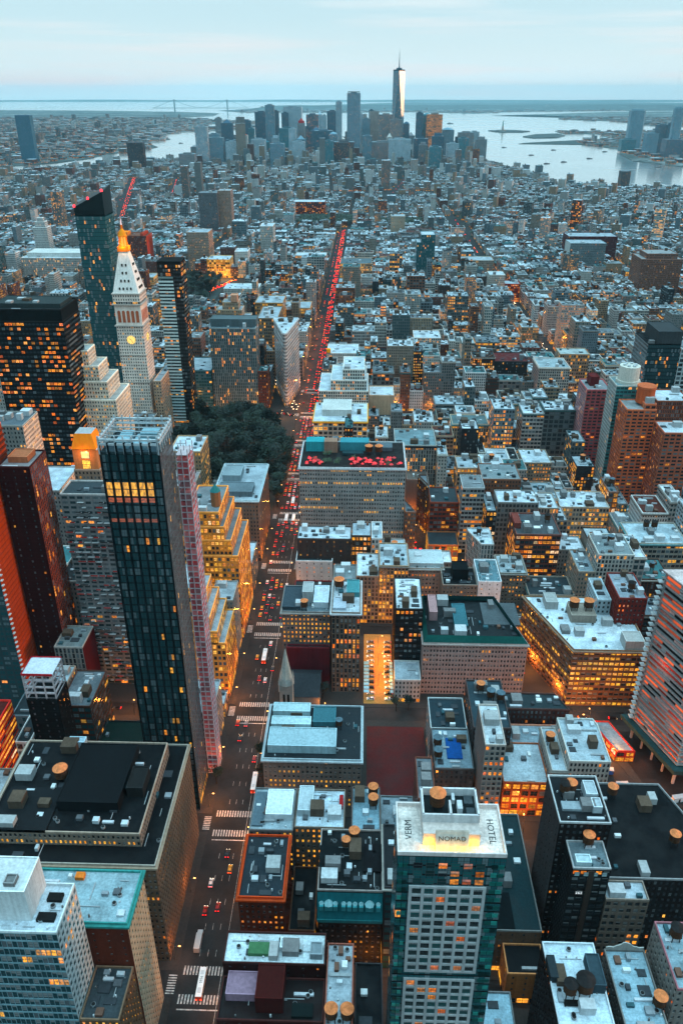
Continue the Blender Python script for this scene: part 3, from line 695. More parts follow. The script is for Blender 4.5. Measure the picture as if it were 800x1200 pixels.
# dark glass tower
def dark_tower():
    r = hero('dark_glass_tower', 'very tall dark teal glass tower with open steel crown and a band of yellow windows', -102.5, -79.5, 283.5, 306, 194, 'glass', (.012, .03, .036), (.10, .14, .16), .02, .8, .55, n=0, rand=False, over={1: ('slit', (.20, .21, .22)), 0: ('glass', None)}, rimc=(.10, .14, .15))
    m = MB()
    for k in range(8):
        x = -11.5+k*23/7; m.box(x-.35, x+.35, -12.0, -11.25, 0, 199, 0, (.02, .04, .048))
    m.obj('mullion_fins', M_STEEL, r)
    m = MB(); c = (.52, .55, .56)
    for z in (197.8, 199.6): 
        m.box(-12, 12, -12, -11.2, z, z+.8, 0, c, bottom=True); m.box(-12, 12, 11, 11.8, z, z+.8, 0, c, bottom=True); m.box(-12, -11.2, -12, 12, z, z+.8, 0, c, bottom=True); m.box(11.2, 12, -12, 12, z, z+.8, 0, c, bottom=True)
    for k in range(8):
        x = -11.8+k*23/7
        for y in (-11.6, 11.4): m.box(x-.25, x+.25, y-.25, y+.25, 194, 201.5, 0, c)
        for x2 in (-11.6, 11.6): m.box(x2-.25, x2+.25, x-.25, x+.25, 194, 201.5, 0, c)
    for k in range(5): m.box(-11.5, 11.5, -9+k*4.5, -8.7+k*4.5, 198.6, 199, 0, c, bottom=True)
    m.obj('steel_crown', M_MAS, r)
    for (a, b, cc, d, h) in ((-7, -2, -6, 2, 3), (0, 6, -7, -1, 2.4), (1, 8, 2, 8, 3.4), (-8, -3, 5, 9, 2), (-1, 1, -3, 6, 1.5)):
        m = MB(); m.box(a, b, cc, d, 194, 194+h, 0, (.30, .42, .46)); m.obj('air_unit', M_PLAIN, r)
    for k in range(7):          # tall lit sky lobby windows
        x0 = -11.1+k*23/7; x1 = x0+2.45
        if k == 6: break
        m = MB(); m.poly([(x0, -11.4, 175.5), (x1, -11.4, 175.5), (x1, -11.4, 182), (x0, -11.4, 182)], 0, [(0, 0), (1, 0), (1, 1), (0, 1)], (.1, .1, .1), (1.0, 0, 0), (k*3.3, 0, .9)); m.obj('window', M_PANE, r)
        m = MB(); m.poly([(x0, -11.4, 172.8), (x1, -11.4, 172.8), (x1, -11.4, 175), (x0, -11.4, 175)], 0, [(0, 0), (1, 0), (1, 1), (0, 1)], (.1, .1, .1), (.42, 0, 0), (k*3.3, 0, 0)); m.obj('window', M_PANE, r)
        m = MB(); m.poly([(x0, -11.4, 163.8), (x1, -11.4, 163.8), (x1, -11.4, 165.5), (x0, -11.4, 165.5)], 0, [(0, 0), (1, 0), (1, 1), (0, 1)], (.1, .1, .1), (.30, 0, 0), (k*3.3, 0, 0)); m.obj('window', M_PANE, r)
    # pale service side
    return r
dark_tower()
# construction hoist, a thing of its own
r_ = empty('construction_hoist', (-76.8, 313, 0)); tag(r_, 'pink scaffold hoist tower with red netting up the side of dark glass tower', 'scaffold'); FOOT.append((-80, -74, 307, 320))
m = MB()
for j in range(61):
    z = j*3.05; m.box(-2.4, 2.6, -5.6, 4.5, z, z+.3, 0, (.52, .46, .47), bottom=True)
m.obj('platform', M_PLAIN, r_)
m = MB()
for x in (-2.4, 0, 2.6):
    for y in (-5.6, -.5, 4.5): m.box(x-.18, x+.18, y-.18, y+.18, 0, 186, 0, (.55, .48, .50))
m.obj('mast', M_PLAIN, r_)
m = MB(); R2 = random.Random(3)
for j in range(60):
    for (a, b) in ((-2.3, .1), (.1, 2.4)):
        m.box(a, b, -5.2, 4.1, j*3.05+.5, j*3.05+R2.choice([1.5, 2.2, 2.8]), 0, R2.choice([(.60, .22, .23), (.66, .30, .30), (.50, .15, .16), (.38, .20, .21)]))
m.obj('netting', M_PLAIN, r_)
# golden stepped lofts behind the hoist
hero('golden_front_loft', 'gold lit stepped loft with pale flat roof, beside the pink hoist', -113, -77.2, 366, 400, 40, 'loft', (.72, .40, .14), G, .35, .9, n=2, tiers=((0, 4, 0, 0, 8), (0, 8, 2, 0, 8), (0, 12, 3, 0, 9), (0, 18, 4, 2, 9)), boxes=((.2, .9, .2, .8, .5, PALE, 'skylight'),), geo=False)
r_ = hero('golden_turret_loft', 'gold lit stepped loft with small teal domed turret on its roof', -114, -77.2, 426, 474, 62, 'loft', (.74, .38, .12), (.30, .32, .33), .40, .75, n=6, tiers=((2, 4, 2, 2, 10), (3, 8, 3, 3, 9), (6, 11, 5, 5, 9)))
m = MB(); m.cone(4, -8, 90, 100, 3.2, 3.2, 8, wc=(.42, .24, .14)); m.obj('turret', M_MAS, r_)
m = MB(); m.cone(4, -8, 100, 105, 3.5, 0, 8, wc=(.10, .30, .30)); m.obj('turret_dome', M_MAS, r_)
hero('low_avenue_house', 'low grey building with pale roof at the avenue corner, below the gold stepped lofts', -96, -77.3, 320, 346, 30, 'punch', (.33, .33, .33), G, .1, .4, n=5)
hero('green_roof_kiosk', 'low dark building with green plants on its roof behind the huge black roof', -140, -106, 288, 335, 9, 'sparse', (.05, .06, .06), (.03, .07, .06), .2, .3, n=6)
hero('scaffold_shed', 'two storey pale shed roofs at the corner below the gold lofts', -98, -77.2, 350, 362, 9, 'big', (.30, .25, .24), PALE, .3, .4, n=2)
hero('tall_sliver', 'narrow grey windowed building between the pink hoist and the avenue', -92, -78, 402, 424, 45, 'punch', (.36, .35, .33), G, .1, .5, n=2)
hero('u_roof_building', 'stone building with wide grey roof framed by dark gutters, next to the square park', -112, -77.2, 523, 588, 52, 'punch', (.34, .24, .19), G, .08, .3, n=10, cornice=(.55, .62, .64), rimc=(.55, .62, .64), boxes=((.1, .85, .10, .35, 4, (.24, .28, .30)), (.1, .5, .5, .8, 5, (.35, .40, .42))))
hero('tan_tower_by_park', 'tan office building with pale roof and yellow window column, left of the park', -148, -124, 556, 588, 76, 'punch', (.42, .31, .21), PALE, .3, .9, n=8, over={1: ('loft', (.46, .34, .22))})
hero('tan_low_by_park', 'stone building with red edged roof below the tan office building by the park', -152, -124, 524, 552, 62, 'punch', (.36, .30, .25), (.45, .42, .42), .12, .8, n=8)
# gold crown
r_ = hero('crown_tower', 'stone tower with bright orange mansard crown and lit window, behind the grey balcony slab', -182, -165.5, 452, 468, 108, 'punch', (.36, .30, .25), G, .15, .7, n=0)
m = MB(); m.box(-7.5, 7.5, -7.3, 7.3, 108, 122, 0, (.60, .32, .16)); m.obj('attic', M_MAS, r_)
m = MB(); z0, z1 = 122.5, 132; q0 = rect(-7.8, 7.8, -7.8, 7.8); q1 = rect(-5.2, 5.2, -5.2, 5.2)
for i in range(4):
    j = (i+1) % 4; m.poly([(*q0[i], z0), (*q0[j], z0), (*q1[j], z1), (*q1[i], z1)], 0, None, (.95, .40, .05))
m.poly([(*p, z1) for p in q1], 0, None, (.5, .5, .5)); m.obj('mansard_roof', M_MAS, r_)
m = MB(); m.poly([(-2.6, -7.4, 109), (3, -7.4, 109), (3, -7.4, 115), (-2.6, -7.4, 115)], 0, [(0, 0), (1, 0), (1, 1), (0, 1)], (.1, .1, .1), (1.6, 0, 0), (4, 0, 1)); m.poly([(-2.6, -7.4, 116), (3, -7.4, 116), (3, -7.4, 121), (-2.6, -7.4, 121)], 0, [(0, 0), (1, 0), (1, 1), (0, 1)], (.45, .6, .5), (.25, 0, 0), (4, 0, 1)); m.obj('window', M_PANE, r_)
for sx in (-7.9, 7.9):
    m = MB(); m.beam((sx, -8, 122.2), (sx, 8, 122.2), .5, wc=(.6, .55, .5)); m.obj('ledge', M_MAS, r_)
l = bpy.data.lights.new('crown_light', 'POINT'); l.energy = 1800; l.color = (1, .42, .06); l.shadow_soft_size = .5; o = bpy.data.objects.new('crown_light', l); scene.collection.objects.link(o); o.parent = r_; o.location = (0, -11, 119)
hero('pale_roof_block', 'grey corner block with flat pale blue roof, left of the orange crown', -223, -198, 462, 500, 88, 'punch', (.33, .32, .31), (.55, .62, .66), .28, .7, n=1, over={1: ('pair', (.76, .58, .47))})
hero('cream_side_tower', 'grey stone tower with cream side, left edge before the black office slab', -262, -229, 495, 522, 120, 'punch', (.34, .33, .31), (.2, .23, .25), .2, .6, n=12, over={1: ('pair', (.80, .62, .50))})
hero('small_white_loft', 'small white six storey building with wide windows between the dark red and grey towers', -198, -184, 424, 446, 56, 'office', (.55, .55, .53), (.12, .3, .32), .12, .5, n=3)
hero('turret_corner_building', 'pale stone building with chamfered roof above the orange lit street', -170, -154, 352, 372, 46, 'pier', (.34, .32, .30), (.30, .33, .33), .05, .3, n=6, over={1: ('blank', (.16, .02, .03))})
# black office slab with orange floors
hero('black_office_slab', 'wide black office slab with many orange lit floors, left side', -291, -233, 606, 645, 162, 'ribbon', (.022, .018, .017), (.05, .05, .05), .27, .0, n=10, over={0: ('office', None)})
r_ = hero('black_slab_cap', 'black windowless mechanical storey with pale cooling cages on top of the black office slab', -291, -233, 606, 645, 171, 'blank', (.016, .014, .014), (.05, .06, .06), 0, 0, n=10, basez=162.9, foot=False, boxes=((.05, .95, .2, .9, 3, (.10, .12, .12)),))
# stepped limestone block behind it
LS = (.74, .66, .57)
hero('stepped_limestone_office', 'stepped limestone office block with many setbacks between the black slab and the clock tower', -290, -206, 624, 667, 92, 'punch', LS, (.50, .50, .48), .22, .75, n=4, tiers=((6, 7, 5, 4, 14), (12, 14, 9, 8, 12), (30, 22, 12, 11, 12)))
hero('left_cream_tower', 'cream windowed tower at the left edge beyond the black office slab', -345, -305, 650, 700, 138, 'punch', (.50, .50, .48), G, .1, .7, n=6)
# clock tower
def clock_tower():
    cx, cy_ = -229, 778; r = empty('clock_tower', (cx, cy_, 0)); FOOT.append((-247, -211, 758, 800))
    tag(r, 'white stone clock tower with pyramid roof and glowing gold cupola', 'tower')
    w = MB(); wall_faces(w, rect(-13, 13, -13, 13), 0, 118, 'punch', (.78, .70, .64), .10, 3.3, .7)
    wall_faces(w, rect(-13, 13, -13, 13), 138, 148, 'punch', (.78, .70, .64), .02, 8.3, .7)
    w.obj('wall', M_FAC, r)
    m = MB(); m.prism(rect(-12.6, 12.6, -12.6, 12.6), 118, 138, 0, (.78, .70, .64)); m.obj('loggia', M_MAS, r)
    for f in range(4):
        a = f*math.pi/2; c_, s_ = math.cos(a), math.sin(a)
        def T(x, y): return (x*c_-y*s_, x*s_+y*c_)
        for k in range(5):
            x = -8.8+k*4.4; m = MB()
            pts = [(x-1.5, 121)]+[(x+1.5, 121)]+[(x+1.5*math.cos(t*math.pi/6), 131+1.5*math.sin(t*math.pi/6)) for t in range(0, 7)]
            m.poly([(*T(px, -12.75), pz) for px, pz in pts], 0, None, (.55, .22, .12)); m.obj('arch', M_MAS, r)
        m = MB(); n = 32                                   # clock face, z ~104
        ring = [(4.2*math.cos(2*math.pi*i/n), 104+4.2*math.sin(2*math.pi*i/n)) for i in range(n)]
        m.poly([(*T(px, -13.25), pz) for px, pz in ring], 0, None, (.95, .62, .16), st=(1.1, 0, 0)); ck = m.obj('clock', M_EMIT, r)
        m = MB()
        for i in range(12):
            t = i*math.pi/6; m.beam((*T(3.3*math.cos(t), -13.4), 104+3.3*math.sin(t)), (*T(3.9*math.cos(t), -13.4), 104+3.9*math.sin(t)), .3, wc=(.1, .06, .03))
        m.beam((*T(0, -13.4), 104), (*T(-1.8, -13.4), 105.4), .4, wc=(.05, .03, .02)); m.beam((*T(0, -13.4), 104), (*T(1.4, -13.4), 101.2), .3, wc=(.05, .03, .02)); m.obj('clock_hands', M_PLAIN, ck)
    m = MB()
    for z, o in ((117.2, 14.2), (137.8, 14.4), (147.8, 13.8), (60, 13.5), (88, 13.5)): m.prism(rect(-o, o, -o, o), z, z+1.1, 0, (.55, .50, .46)); m.poly([(-o, o, z), (o, o, z), (o, -o, z), (-o, -o, z)], 0, None, (.4, .36, .33))
    m.obj('cornice', M_MAS, r)
    m = MB(); q0, q1 = rect(-12.4, 12.4, -12.4, 12.4), rect(-4.2, 4.2, -4.2, 4.2)
    for i in range(4):
        j = (i+1) % 4; m.poly([(*q0[i], 148.9), (*q0[j], 148.9), (*q1[j], 186), (*q1[i], 186)], 0, None, (.80, .76, .72))
    m.poly([(*p, 186) for p in q1], 0, None, (.5, .48, .45)); pr = m.obj('pyramid_roof', M_MAS, r)
    for f in range(4):
        a = f*math.pi/2; c_, s_ = math.cos(a), math.sin(a)
        for lv, (z, cnt) in enumerate(((152, 4), (159, 3), (166, 2), (173, 2))):
            d = 12.4-(z-148.9)/37.1*8.2
            for k in range(cnt):
                x = (k-(cnt-1)/2)*3.6; m = MB(); m.box(x-.7, x+.7, -d-.5, -d+.8, z, z+2.2, 0, (.10, .09, .08)); o = m.obj('dormer', M_MAS, pr); o.rotation_euler = (0, 0, a)
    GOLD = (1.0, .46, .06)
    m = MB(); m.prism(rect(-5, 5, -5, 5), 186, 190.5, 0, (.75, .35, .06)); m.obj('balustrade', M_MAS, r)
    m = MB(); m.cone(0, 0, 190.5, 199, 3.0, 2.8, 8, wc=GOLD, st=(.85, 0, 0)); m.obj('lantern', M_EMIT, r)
    m = MB()
    for k in range(8):
        t = k*math.pi/4+.39; m.cone(3.6*math.cos(t), 3.6*math.sin(t), 190.5, 199, .45, .4, 6, wc=(.78, .36, .07))
    m.obj('columns', M_MAS, r)
    m = MB(); m.cone(0, 0, 199, 200, 4.4, 4.4, 12, wc=(.8, .38, .06)); m.cone(0, 0, 200, 203.5, 3.9, 2.6, 12, wc=(.85, .42, .06)); m.cone(0, 0, 203.5, 206, 2.6, 1.2, 12, wc=(.85, .42, .06)); m.cone(0, 0, 206, 209.5, 1.2, 1.0, 8, wc=(.8, .3, .06)); m.obj('dome', M_MAS, r)
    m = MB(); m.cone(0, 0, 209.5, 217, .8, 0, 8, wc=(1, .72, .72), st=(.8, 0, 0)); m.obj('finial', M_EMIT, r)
    for sx, sy in ((0, -7), (0, 7), (7, 0), (-7, 0)):
        l = bpy.data.lights.new('flood_light', 'POINT'); l.energy = 2600; l.color = (1, .42, .05); l.shadow_soft_size = .6; o = bpy.data.objects.new('flood_light', l); scene.collection.objects.link(o); o.parent = r; o.location = (sx, sy, 191.5)
clock_tower()
hero('clock_tower_annex', 'stone office block wrapped round the foot of the clock tower', -212, -204, 764, 822, 62, 'punch', (.55, .42, .33), G, .12, .6, n=2)
# tall teal glass tower, sloped top
r_ = hero('teal_glass_tower', 'very tall teal glass tower with slanted dark top and red roof lights', -279, -250, 800, 828, 214, 'glass', (.02, .11, .12), DK, .03, .5, 1.0, n=0, rand=False)
m = MB(); a = rect(-14.5, 14.5, -14, 14); zt = [222, 236, 240, 226]
for i in range(4):
    j = (i+1) % 4; m.poly([(*a[i], 214), (*a[j], 214), (*a[j], zt[j]), (*a[i], zt[i])], 0, None, (.012, .035, .038))
m.poly([(*a[i], zt[i]) for i in range(4)], 0, None, (.02, .03, .03)); m.obj('screen_wall', M_STEEL, r_)
for i, (x, y, z) in enumerate(((-14, -13.5, 222), (0, -13.5, 229), (14, -13.5, 236))):
    m = MB(); m.cone(x, y, z, z+2.2, 1.3, 1.0, 8, wc=(1, .03, .05), st=(2.5, 0, 0)); m.obj('beacon', M_EMIT, r_)
# striped thin tower
r_ = hero('striped_slim_tower', 'slim tower with alternating pale and black horizontal bands and dark top', -205, -182, 800, 824, 158, 'blank', (.30, .40, .40), DK, 0, 0, n=2)
m = MB()
for j in range(44):
    z = 6+j*3.4; m.box(-11.8, 3.2, -12.25, -12.0, z, z+1.7, 0, (.50, .60, .60))
m.obj('pale_band', M_PLAIN, r_)
m = MB(); wall_faces(m, rect(-11.6, 3.0, -12.08, -11), 4, 156, 'office', (.02, .025, .03), .10, 5, .5, .6); wall_faces(m, rect(3.2, 11.6, -12.3, 11.9), 0, 164, 'office', (.03, .022, .02), .08, 9, .3, 0); wall_faces(m, rect(-11.7, 11.7, -12.25, 11.9), 158, 170, 'loft', (.05, .04, .035), .5, 2, .3); m.obj('dark_bay', M_FAC, r_)
m = MB(); m.box(-11.5, 11.5, -12, 11.7, 170, 172.5, 0, (.03, .03, .03)); m.obj('top_screen', M_MAS, r_)
# rust red brick slab with gold cap
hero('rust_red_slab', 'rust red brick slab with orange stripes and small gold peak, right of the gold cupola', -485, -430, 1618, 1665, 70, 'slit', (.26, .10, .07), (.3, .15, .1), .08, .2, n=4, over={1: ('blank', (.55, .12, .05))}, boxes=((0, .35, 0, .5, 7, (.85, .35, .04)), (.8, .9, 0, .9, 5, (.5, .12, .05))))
hero('red_wall_building', 'low building with plain bright red wall under the rust red slab', -419, -396, 1430, 1466, 36, 'blank', (.42, .035, .015), G, 0, 0, n=2)
hero('yellow_lit_office', 'small yellow lit office block left of the striped slim tower', -394, -358, 1366, 1402, 42, 'loft', (.50, .42, .28), G, .5, 1, n=3)
# apartment buildings across the square
hero('grey_pier_tower', 'wide grey apartment block with vertical window strips behind the park', -169, -119, 854, 884, 92, 'pier', (.30, .33, .33), (.2, .25, .27), .12, .45, .4, n=10, boxes=((0, 1, .3, .9, 8, (.2, .24, .25)),))
hero('tan_rooftop_tower', 'tan tower with peach penthouse rising behind the grey pier block', -170, -130, 888, 915, 94, 'punch', (.45, .36, .28), G, .18, .6, n=8, tiers=((3, 8, 3, 3, 9), (10, 12, 5, 5, 8)), boxes=((.55, .95, 0, .6, 8, (.60, .38, .28)),))
hero('teal_corner_block', 'teal tinted low block left of the grey pier tower', -221, -171, 856, 905, 44, 'office', (.16, .26, .28), G, .05, .6, .9, n=14)
hero('plain_flag_loft', 'tan loft with a pale sign wall between the pier tower and the wedge building', -133, -108, 978, 1040, 72, 'loft', (.30, .24, .18), G, .15, .6, n=8)
hero('gold_upper_loft', 'gold lit loft block behind the wedge building', -150, -112, 1085, 1130, 66, 'loft', (.40, .27, .15), G, .45, .9, n=8)
# the wedge
def wedge():
    prow = [(-93.5, 862.5), (-90.5, 862.5), (-80, 933), (-80, 938), (-117, 938), (-117, 934)]
    P = [(-90.6, 864), (-89.6, 861.8), (-88.2, 861.2), (-86.8, 862.2), (-86, 864.4), (-78, 928), (-79, 931), (-105, 931), (-107, 928)]
    r = hero('wedge_building', 'grey white wedge shaped building with rounded prow at the avenue crossing', -98, -92, 890, 900, 85, 'loft', (.56, .56, .56), (.55, .60, .63), .03, .6, poly=P, n=8, cornice=(.5, .5, .5), rimc=(.62, .64, .65))
    m = MB(); o = [(p[0]+98-3, p[1]-890) for p in P]
    o = [(p[0]-(-95), p[1]-895) for p in P]
    for z in (8, 14, 70, 76): m.prism(inset(o, -.5), z, z+.8, 0, (.5, .5, .5))
    m.obj('string_course', M_MAS, r)
    return r
wedge()
# big hotel with rooftop terrace
r_ = hero('red_roof_terrace_building', 'massive grey office block with red lit rooftop terrace, right of main avenue', -47, 31, 532, 582, 75, 'pair', (.38, .38, .37), (.05, .045, .045), .22, .85, n=0, rand=False, cornice=(.50, .50, .50), rimc=(.62, .63, .63), geo=True)
R2 = random.Random(12)
for k in range(60):
    u = R2.choice([R2.uniform(-34, -22), R2.uniform(-2, 36), R2.uniform(-2, 36)]); v = R2.uniform(-22, -9); w = R2.uniform(1.2, 2.6)
    m = MB(); m.cone(u, v, 77.2, 78.2, w*.75, .2, 6, wc=(1, .004, .012), st=(R2.uniform(.25, 1.1), 0, 0)); o = m.obj('red_glow_parasol', M_EMIT, r_)  # parasols glow by themselves, standing in for the red terrace lighting
    m = MB(); m.beam((u, v, 75), (u, v, 77.4), .15, wc=(.1, .1, .1)); m.obj('pole', M_PLAIN, o)
for k in range(10):
    u, v = R2.uniform(-36, 36), R2.uniform(-20, 0); m = MB()
    for q in range(60):
        a_, b_, c_ = R2.gauss(0, .9), R2.gauss(0, .9), R2.gauss(0, .8); m.poly([(u+a_, v+b_, 77+c_), (u+a_+.6, v+b_, 77+c_), (u+a_+.3, v+b_+.5, 77.4+c_)], 0, None, (.03, .06, .02))
    m.obj('planter_shrub', M_LEAF, r_)
for (a, b, c, d, h, col, nm) in ((-36, -22, 6, 16, 8, (.10, .42, .45), 'penthouse'), (-22, -12, 4, 12, 9, (.42, .30, .24), 'penthouse'), (-10, 12, 8, 18, 7, (.12, .36, .40), 'penthouse'), (-8, 8, -2, 4, 2.2, (.06, .12, .13), 'glass_bar'), (18, 30, 8, 18, 3, (.2, .24, .26), 'penthouse')):
    m = MB(); m.box(a, b, c, d, 75, 75+h, 0, col); m.obj(nm, M_MAS, r_)
add_tank(r_, 12, 2, 75, 2, 0); add_tank(r_, 19.5, 2, 75, 2, 0)
l = bpy.data.lights.new('terrace_light', 'AREA'); l.shape = 'RECTANGLE'; l.size = 26; l.size_y = 8; l.energy = 2600; l.color = (1, .02, .05); o = bpy.data.objects.new('terrace_light', l); scene.collection.objects.link(o); o.parent = r_; o.location = (16, -14, 81)
hero('ornate_corner_building', 'ornate cream corner block with yellow lit cornice behind the red terrace block', -47, 3, 692, 742, 49, 'big', (.52, .48, .42), PALE, .25, .9, n=8, boxes=((.15, .7, .3, .9, 6, (.60, .60, .58)),), cornice=(.75, .45, .08))
# right of 5th, near blocks
hero('small_white_building', 'small white building with blank wall and few windows, below the red terrace block', -47, -21, 484, 507, 24, 'sparse', (.60, .60, .60), (.10, .14, .15), .3, .2, n=6, geo=True)
hero('brown_wide_loft', 'brown grey loft with pale cluttered roof directly below the red terrace block', -46, -8, 488, 507, 40, 'sparse', (.13, .11, .105), PALE, .25, .5, n=14, foot=True)
hero('orange_stack_loft', 'narrow loft with a stack of orange lit windows, below the red terrace block', -7.5, 6, 488, 508, 43, 'loft', (.15, .12, .10), (.5, .56, .6), .75, .35, n=3)
hero('theatre_sign_building', 'low red building with lit shop lettering behind the pale loft roofs', -46, -19, 446, 468, 18, 'big', (.28, .05, .05), (.1, .1, .1), .5, .2, n=2)
sign_root = HERO[-1][0]; SIGNT = []
hero('grey_loft_by_steeple', 'grey loft with deep red lower wall behind the church steeple', -46.5, -18, 384, 412, 50, 'punch', (.24, .22, .21), (.22, .26, .28), .3, .7, n=3, geo=True, boxes=((.0, .38, .1, .9, 2, (.12, .15, .17)), (.40, .62, .4, .8, 7, (.45, .46, .46)), (.64, .95, .2, .85, 3.5, PALE)), tanks=((.46, .12, 1, 0, 0),), cornice=(.40, .38, .36))
hero('red_party_wall', 'plain deep red wall of low building in front of grey loft by the steeple', -44, -18.5, 380.5, 383.6, 27, 'blank', (.20, .045, .06), (.08, .06, .06), 0, 0, n=0)
hero('slim_ornate_loft', 'slim tall brown loft with white ornate ledge and orange arches near the car park', -17, -.5, 374, 408, 57, 'pier', (.25, .20, .165), PALE, .22, .3, n=3, geo=True, tanks=((.22, .75, 2, 0),), boxes=((.5, .95, .5, .9, 3, (.16, .36, .38)), (.05, .5, .1, .4, 1.5, (.5, .55, .6))), cornice=(.55, .57, .58))
hero('dark_court_loft', 'dark loft with pale cluttered roof right of the amber car park', 20, 36, 386, 420, 52, 'loft', (.055, .045, .045), (.66, .70, .72), .15, .4, n=12, geo=True)
hero('white_side_house', 'low pale house between the car park and the green mansard block', 20, 35, 366, 384, 16, 'punch', (.45, .45, .44), G, .05, .5, n=3)
hero('green_mansard_block', 'large pinkish grey block with green mansard roof along the diagonal avenue', 36, 92, 374, 420, 37, 'pair', (.44, .37, .35), (.05, .06, .065), .03, .6, n=14, geo=True, poly=[(36, 374), (96, 374), (84, 420), (36, 420)], cornice=(.42, .38, .36), boxes=((.08, .16, .5, .9, 6, (.5, .35, .35)), (.32, .45, .3, .8, 3, (.12, .25, .28)), (.62, .98, .4, .9, 1.2, (.18, .2, .21), 'skylight')))
m = MB()
P0 = [(36, 374), (96, 374), (84, 420), (36, 420)]; Pi = inset(P0, 2.4)
for i in range(4):
    j = (i+1) % 4; m.poly([(*P0[i], 37.95), (*P0[j], 37.95), (*Pi[j], 41.5), (*Pi[i], 41.5)], 0, None, (.03, .17, .155)); m.poly([(*Pi[j], 38), (*Pi[i], 38), (*Pi[i], 41.5), (*Pi[j], 41.5)], 0, None, (.02, .1, .1))
g_ = HERO[-1][0]; o = m.obj('mansard_roof', M_MAS, g_); o.location = (-g_.location.x, -g_.location.y, 0)
hero('gold_loft_block', 'brown loft block with rows of gold windows, white roof and twin water tanks', 118, 160, 366, 420, 40, 'office', (.27, .18, .12), (.62, .68, .71), .62, .8, n=10, geo=True, poly=[(120, 366), (162, 366), (162, 420), (101, 420)], tanks=((.42, .62, 2, 0, 5), (.56, .62, 2, 0, 5)), boxes=((.38, .62, .5, .75, 5, (.40, .36, .32)), (.78, .95, .02, .2, 6, (.45, .45, .44)), (.18, .3, .75, .95, 5, (.45, .45, .44))), cornice=(.38, .30, .24))
hero('pale_l_building_low', 'pale grey block with dark roof shed above the green mansard block', 53, 75.6, 442, 464, 33, 'punch', (.28, .25, .22), DK, .12, .5, n=5, boxes=((.3, .75, .3, .8, 8, (.02, .03, .035)),), geo=True)
hero('white_corner_block', 'bright white walled corner block with sunken roof above the green mansard block', 76, 91, 442, 470, 36, 'sparse', (.66, .68, .69), (.2, .3, .33), .05, .5, n=3, geo=True, rimc=(.7, .72, .73))
hero('tan_attic_loft', 'tan loft with pavilion attic and orange lit floors right of the white corner block', 92, 110, 456, 480, 34, 'punch', (.27, .24, .21), (.45, .5, .52), .28, .5, n=6, cornice=(.33, .32, .3), geo=True)
hero('arched_top_loft', 'loft with row of small arches at top and deep red side wall', 31, 55, 462, 485, 33, 'punch', (.36, .31, .28), PALE, .2, .3, n=4, over={3: ('blank', (.20, .01, .02))}, boxes=((0, 1, .1, .9, 3, (.5, .54, .55)),), cornice=(.42, .40, .38), geo=True)
hero('white_slant_roof', 'long white roof with orange glow beside the deep red wall', 36, 64, 488, 505, 22, 'punch', (.3, .25, .22), (.7, .72, .72), .3, .3, n=2)
hero('brick_round_corner', 'red brown brick block with rounded windows bands above the yellow lit ground floor', 52, 74, 551, 578, 38, 'office', (.28, .10, .06), (.10, .12, .13), .10, .4, n=5)
hero('yellow_lobby_building', 'low building with bright yellow green lit wall between brick block and slim tower', 50, 73, 527, 548, 14, 'big', (.4, .2, .1), (.10, .12, .13), .9, 1, n=0)
hero('slim_pale_tower', 'slim tower with pale edges and ladder of horizontal windows, orange at its foot', 74.5, 91, 540, 563, 56, 'office', (.36, .38, .38), (.3, .32, .33), .22, .5, n=3)
hero('pinkish_brick_loft', 'pinkish brick loft with bright orange window rows and skylights', 107, 138, 488, 520, 46, 'office', (.24, .12, .10), (.16, .17, .18), .62, .35, n=6, boxes=((.0, .15, .3, .8, 4, (.30, .12, .10)), (.25, .4, .3, .4, .6, (.7, .7, .68), 'skylight'), (.45, .6, .3, .4, .6, (.7, .7, .68), 'skylight'), (.25, .4, .55, .65, .6, (.7, .7, .68), 'skylight')), tanks=((.8, .6, 1, 2),))
hero('brown_parapet_house', 'brown office box with grey blank walls behind the arched top loft', 36, 54, 600, 622, 34, 'blank', (.30, .23, .20), (.25, .22, .2), 0, 0, n=2)
hero('pale_terrace_loft', 'pale stone loft with gold middle floors behind the pinkish brick loft', 152, 190, 552, 580, 35, 'loft', (.42, .37, .31), PALE, .5, .8, n=14)
hero('dark_gold_loft', 'dark loft with dense orange windows left of the pale cornice block', 160, 178, 490, 516, 37, 'office', (.06, .05, .045), (.45, .5, .52), .7, .45, n=5, over={3: ('blank', (.3, .27, .24))})
hero('pale_cornice_block', 'broad pale block with teal cornice, twin dark water tanks and gold lower windows', 184, 222, 478, 508, 46, 'office', (.40, .37, .33), (.48, .55, .58), .42, .9, n=8, over={3: ('punch', (.36, .28, .25))}, cornice=(.22, .36, .37), tanks=((.4, .7, 1, 2), (.55, .7, 1, 2)))
hero('mid_grey_infill', 'grey flat roofed building between dark gold loft and pale cornice block', 140, 158, 495, 515, 30, 'punch', (.3, .3, .29), PALE, .2, .6, n=5)
hero('pale_blue_side_block', 'pale blue grey walled block with sign scaffold above the gold loft block', 141, 149, 402, 426, 50, 'punch', (.44, .50, .52), G, .05, .4, n=5)
hero('red_brick_corner_block', 'red brick block with water tank and steel sign frame, right of the gold loft block', 149.6, 166, 392, 420, 58, 'punch', (.26, .065, .05), (.42, .46, .5), .04, .2, n=6, tanks=((.55, .3, 1, 2),), geo=True)
hero('low_dark_hall', 'low block with sunken black roof in front of pinkish brick loft', 92, 118, 428, 433, 17, 'punch', (.32, .30, .28), (.05, .05, .05), .2, .4, n=2)
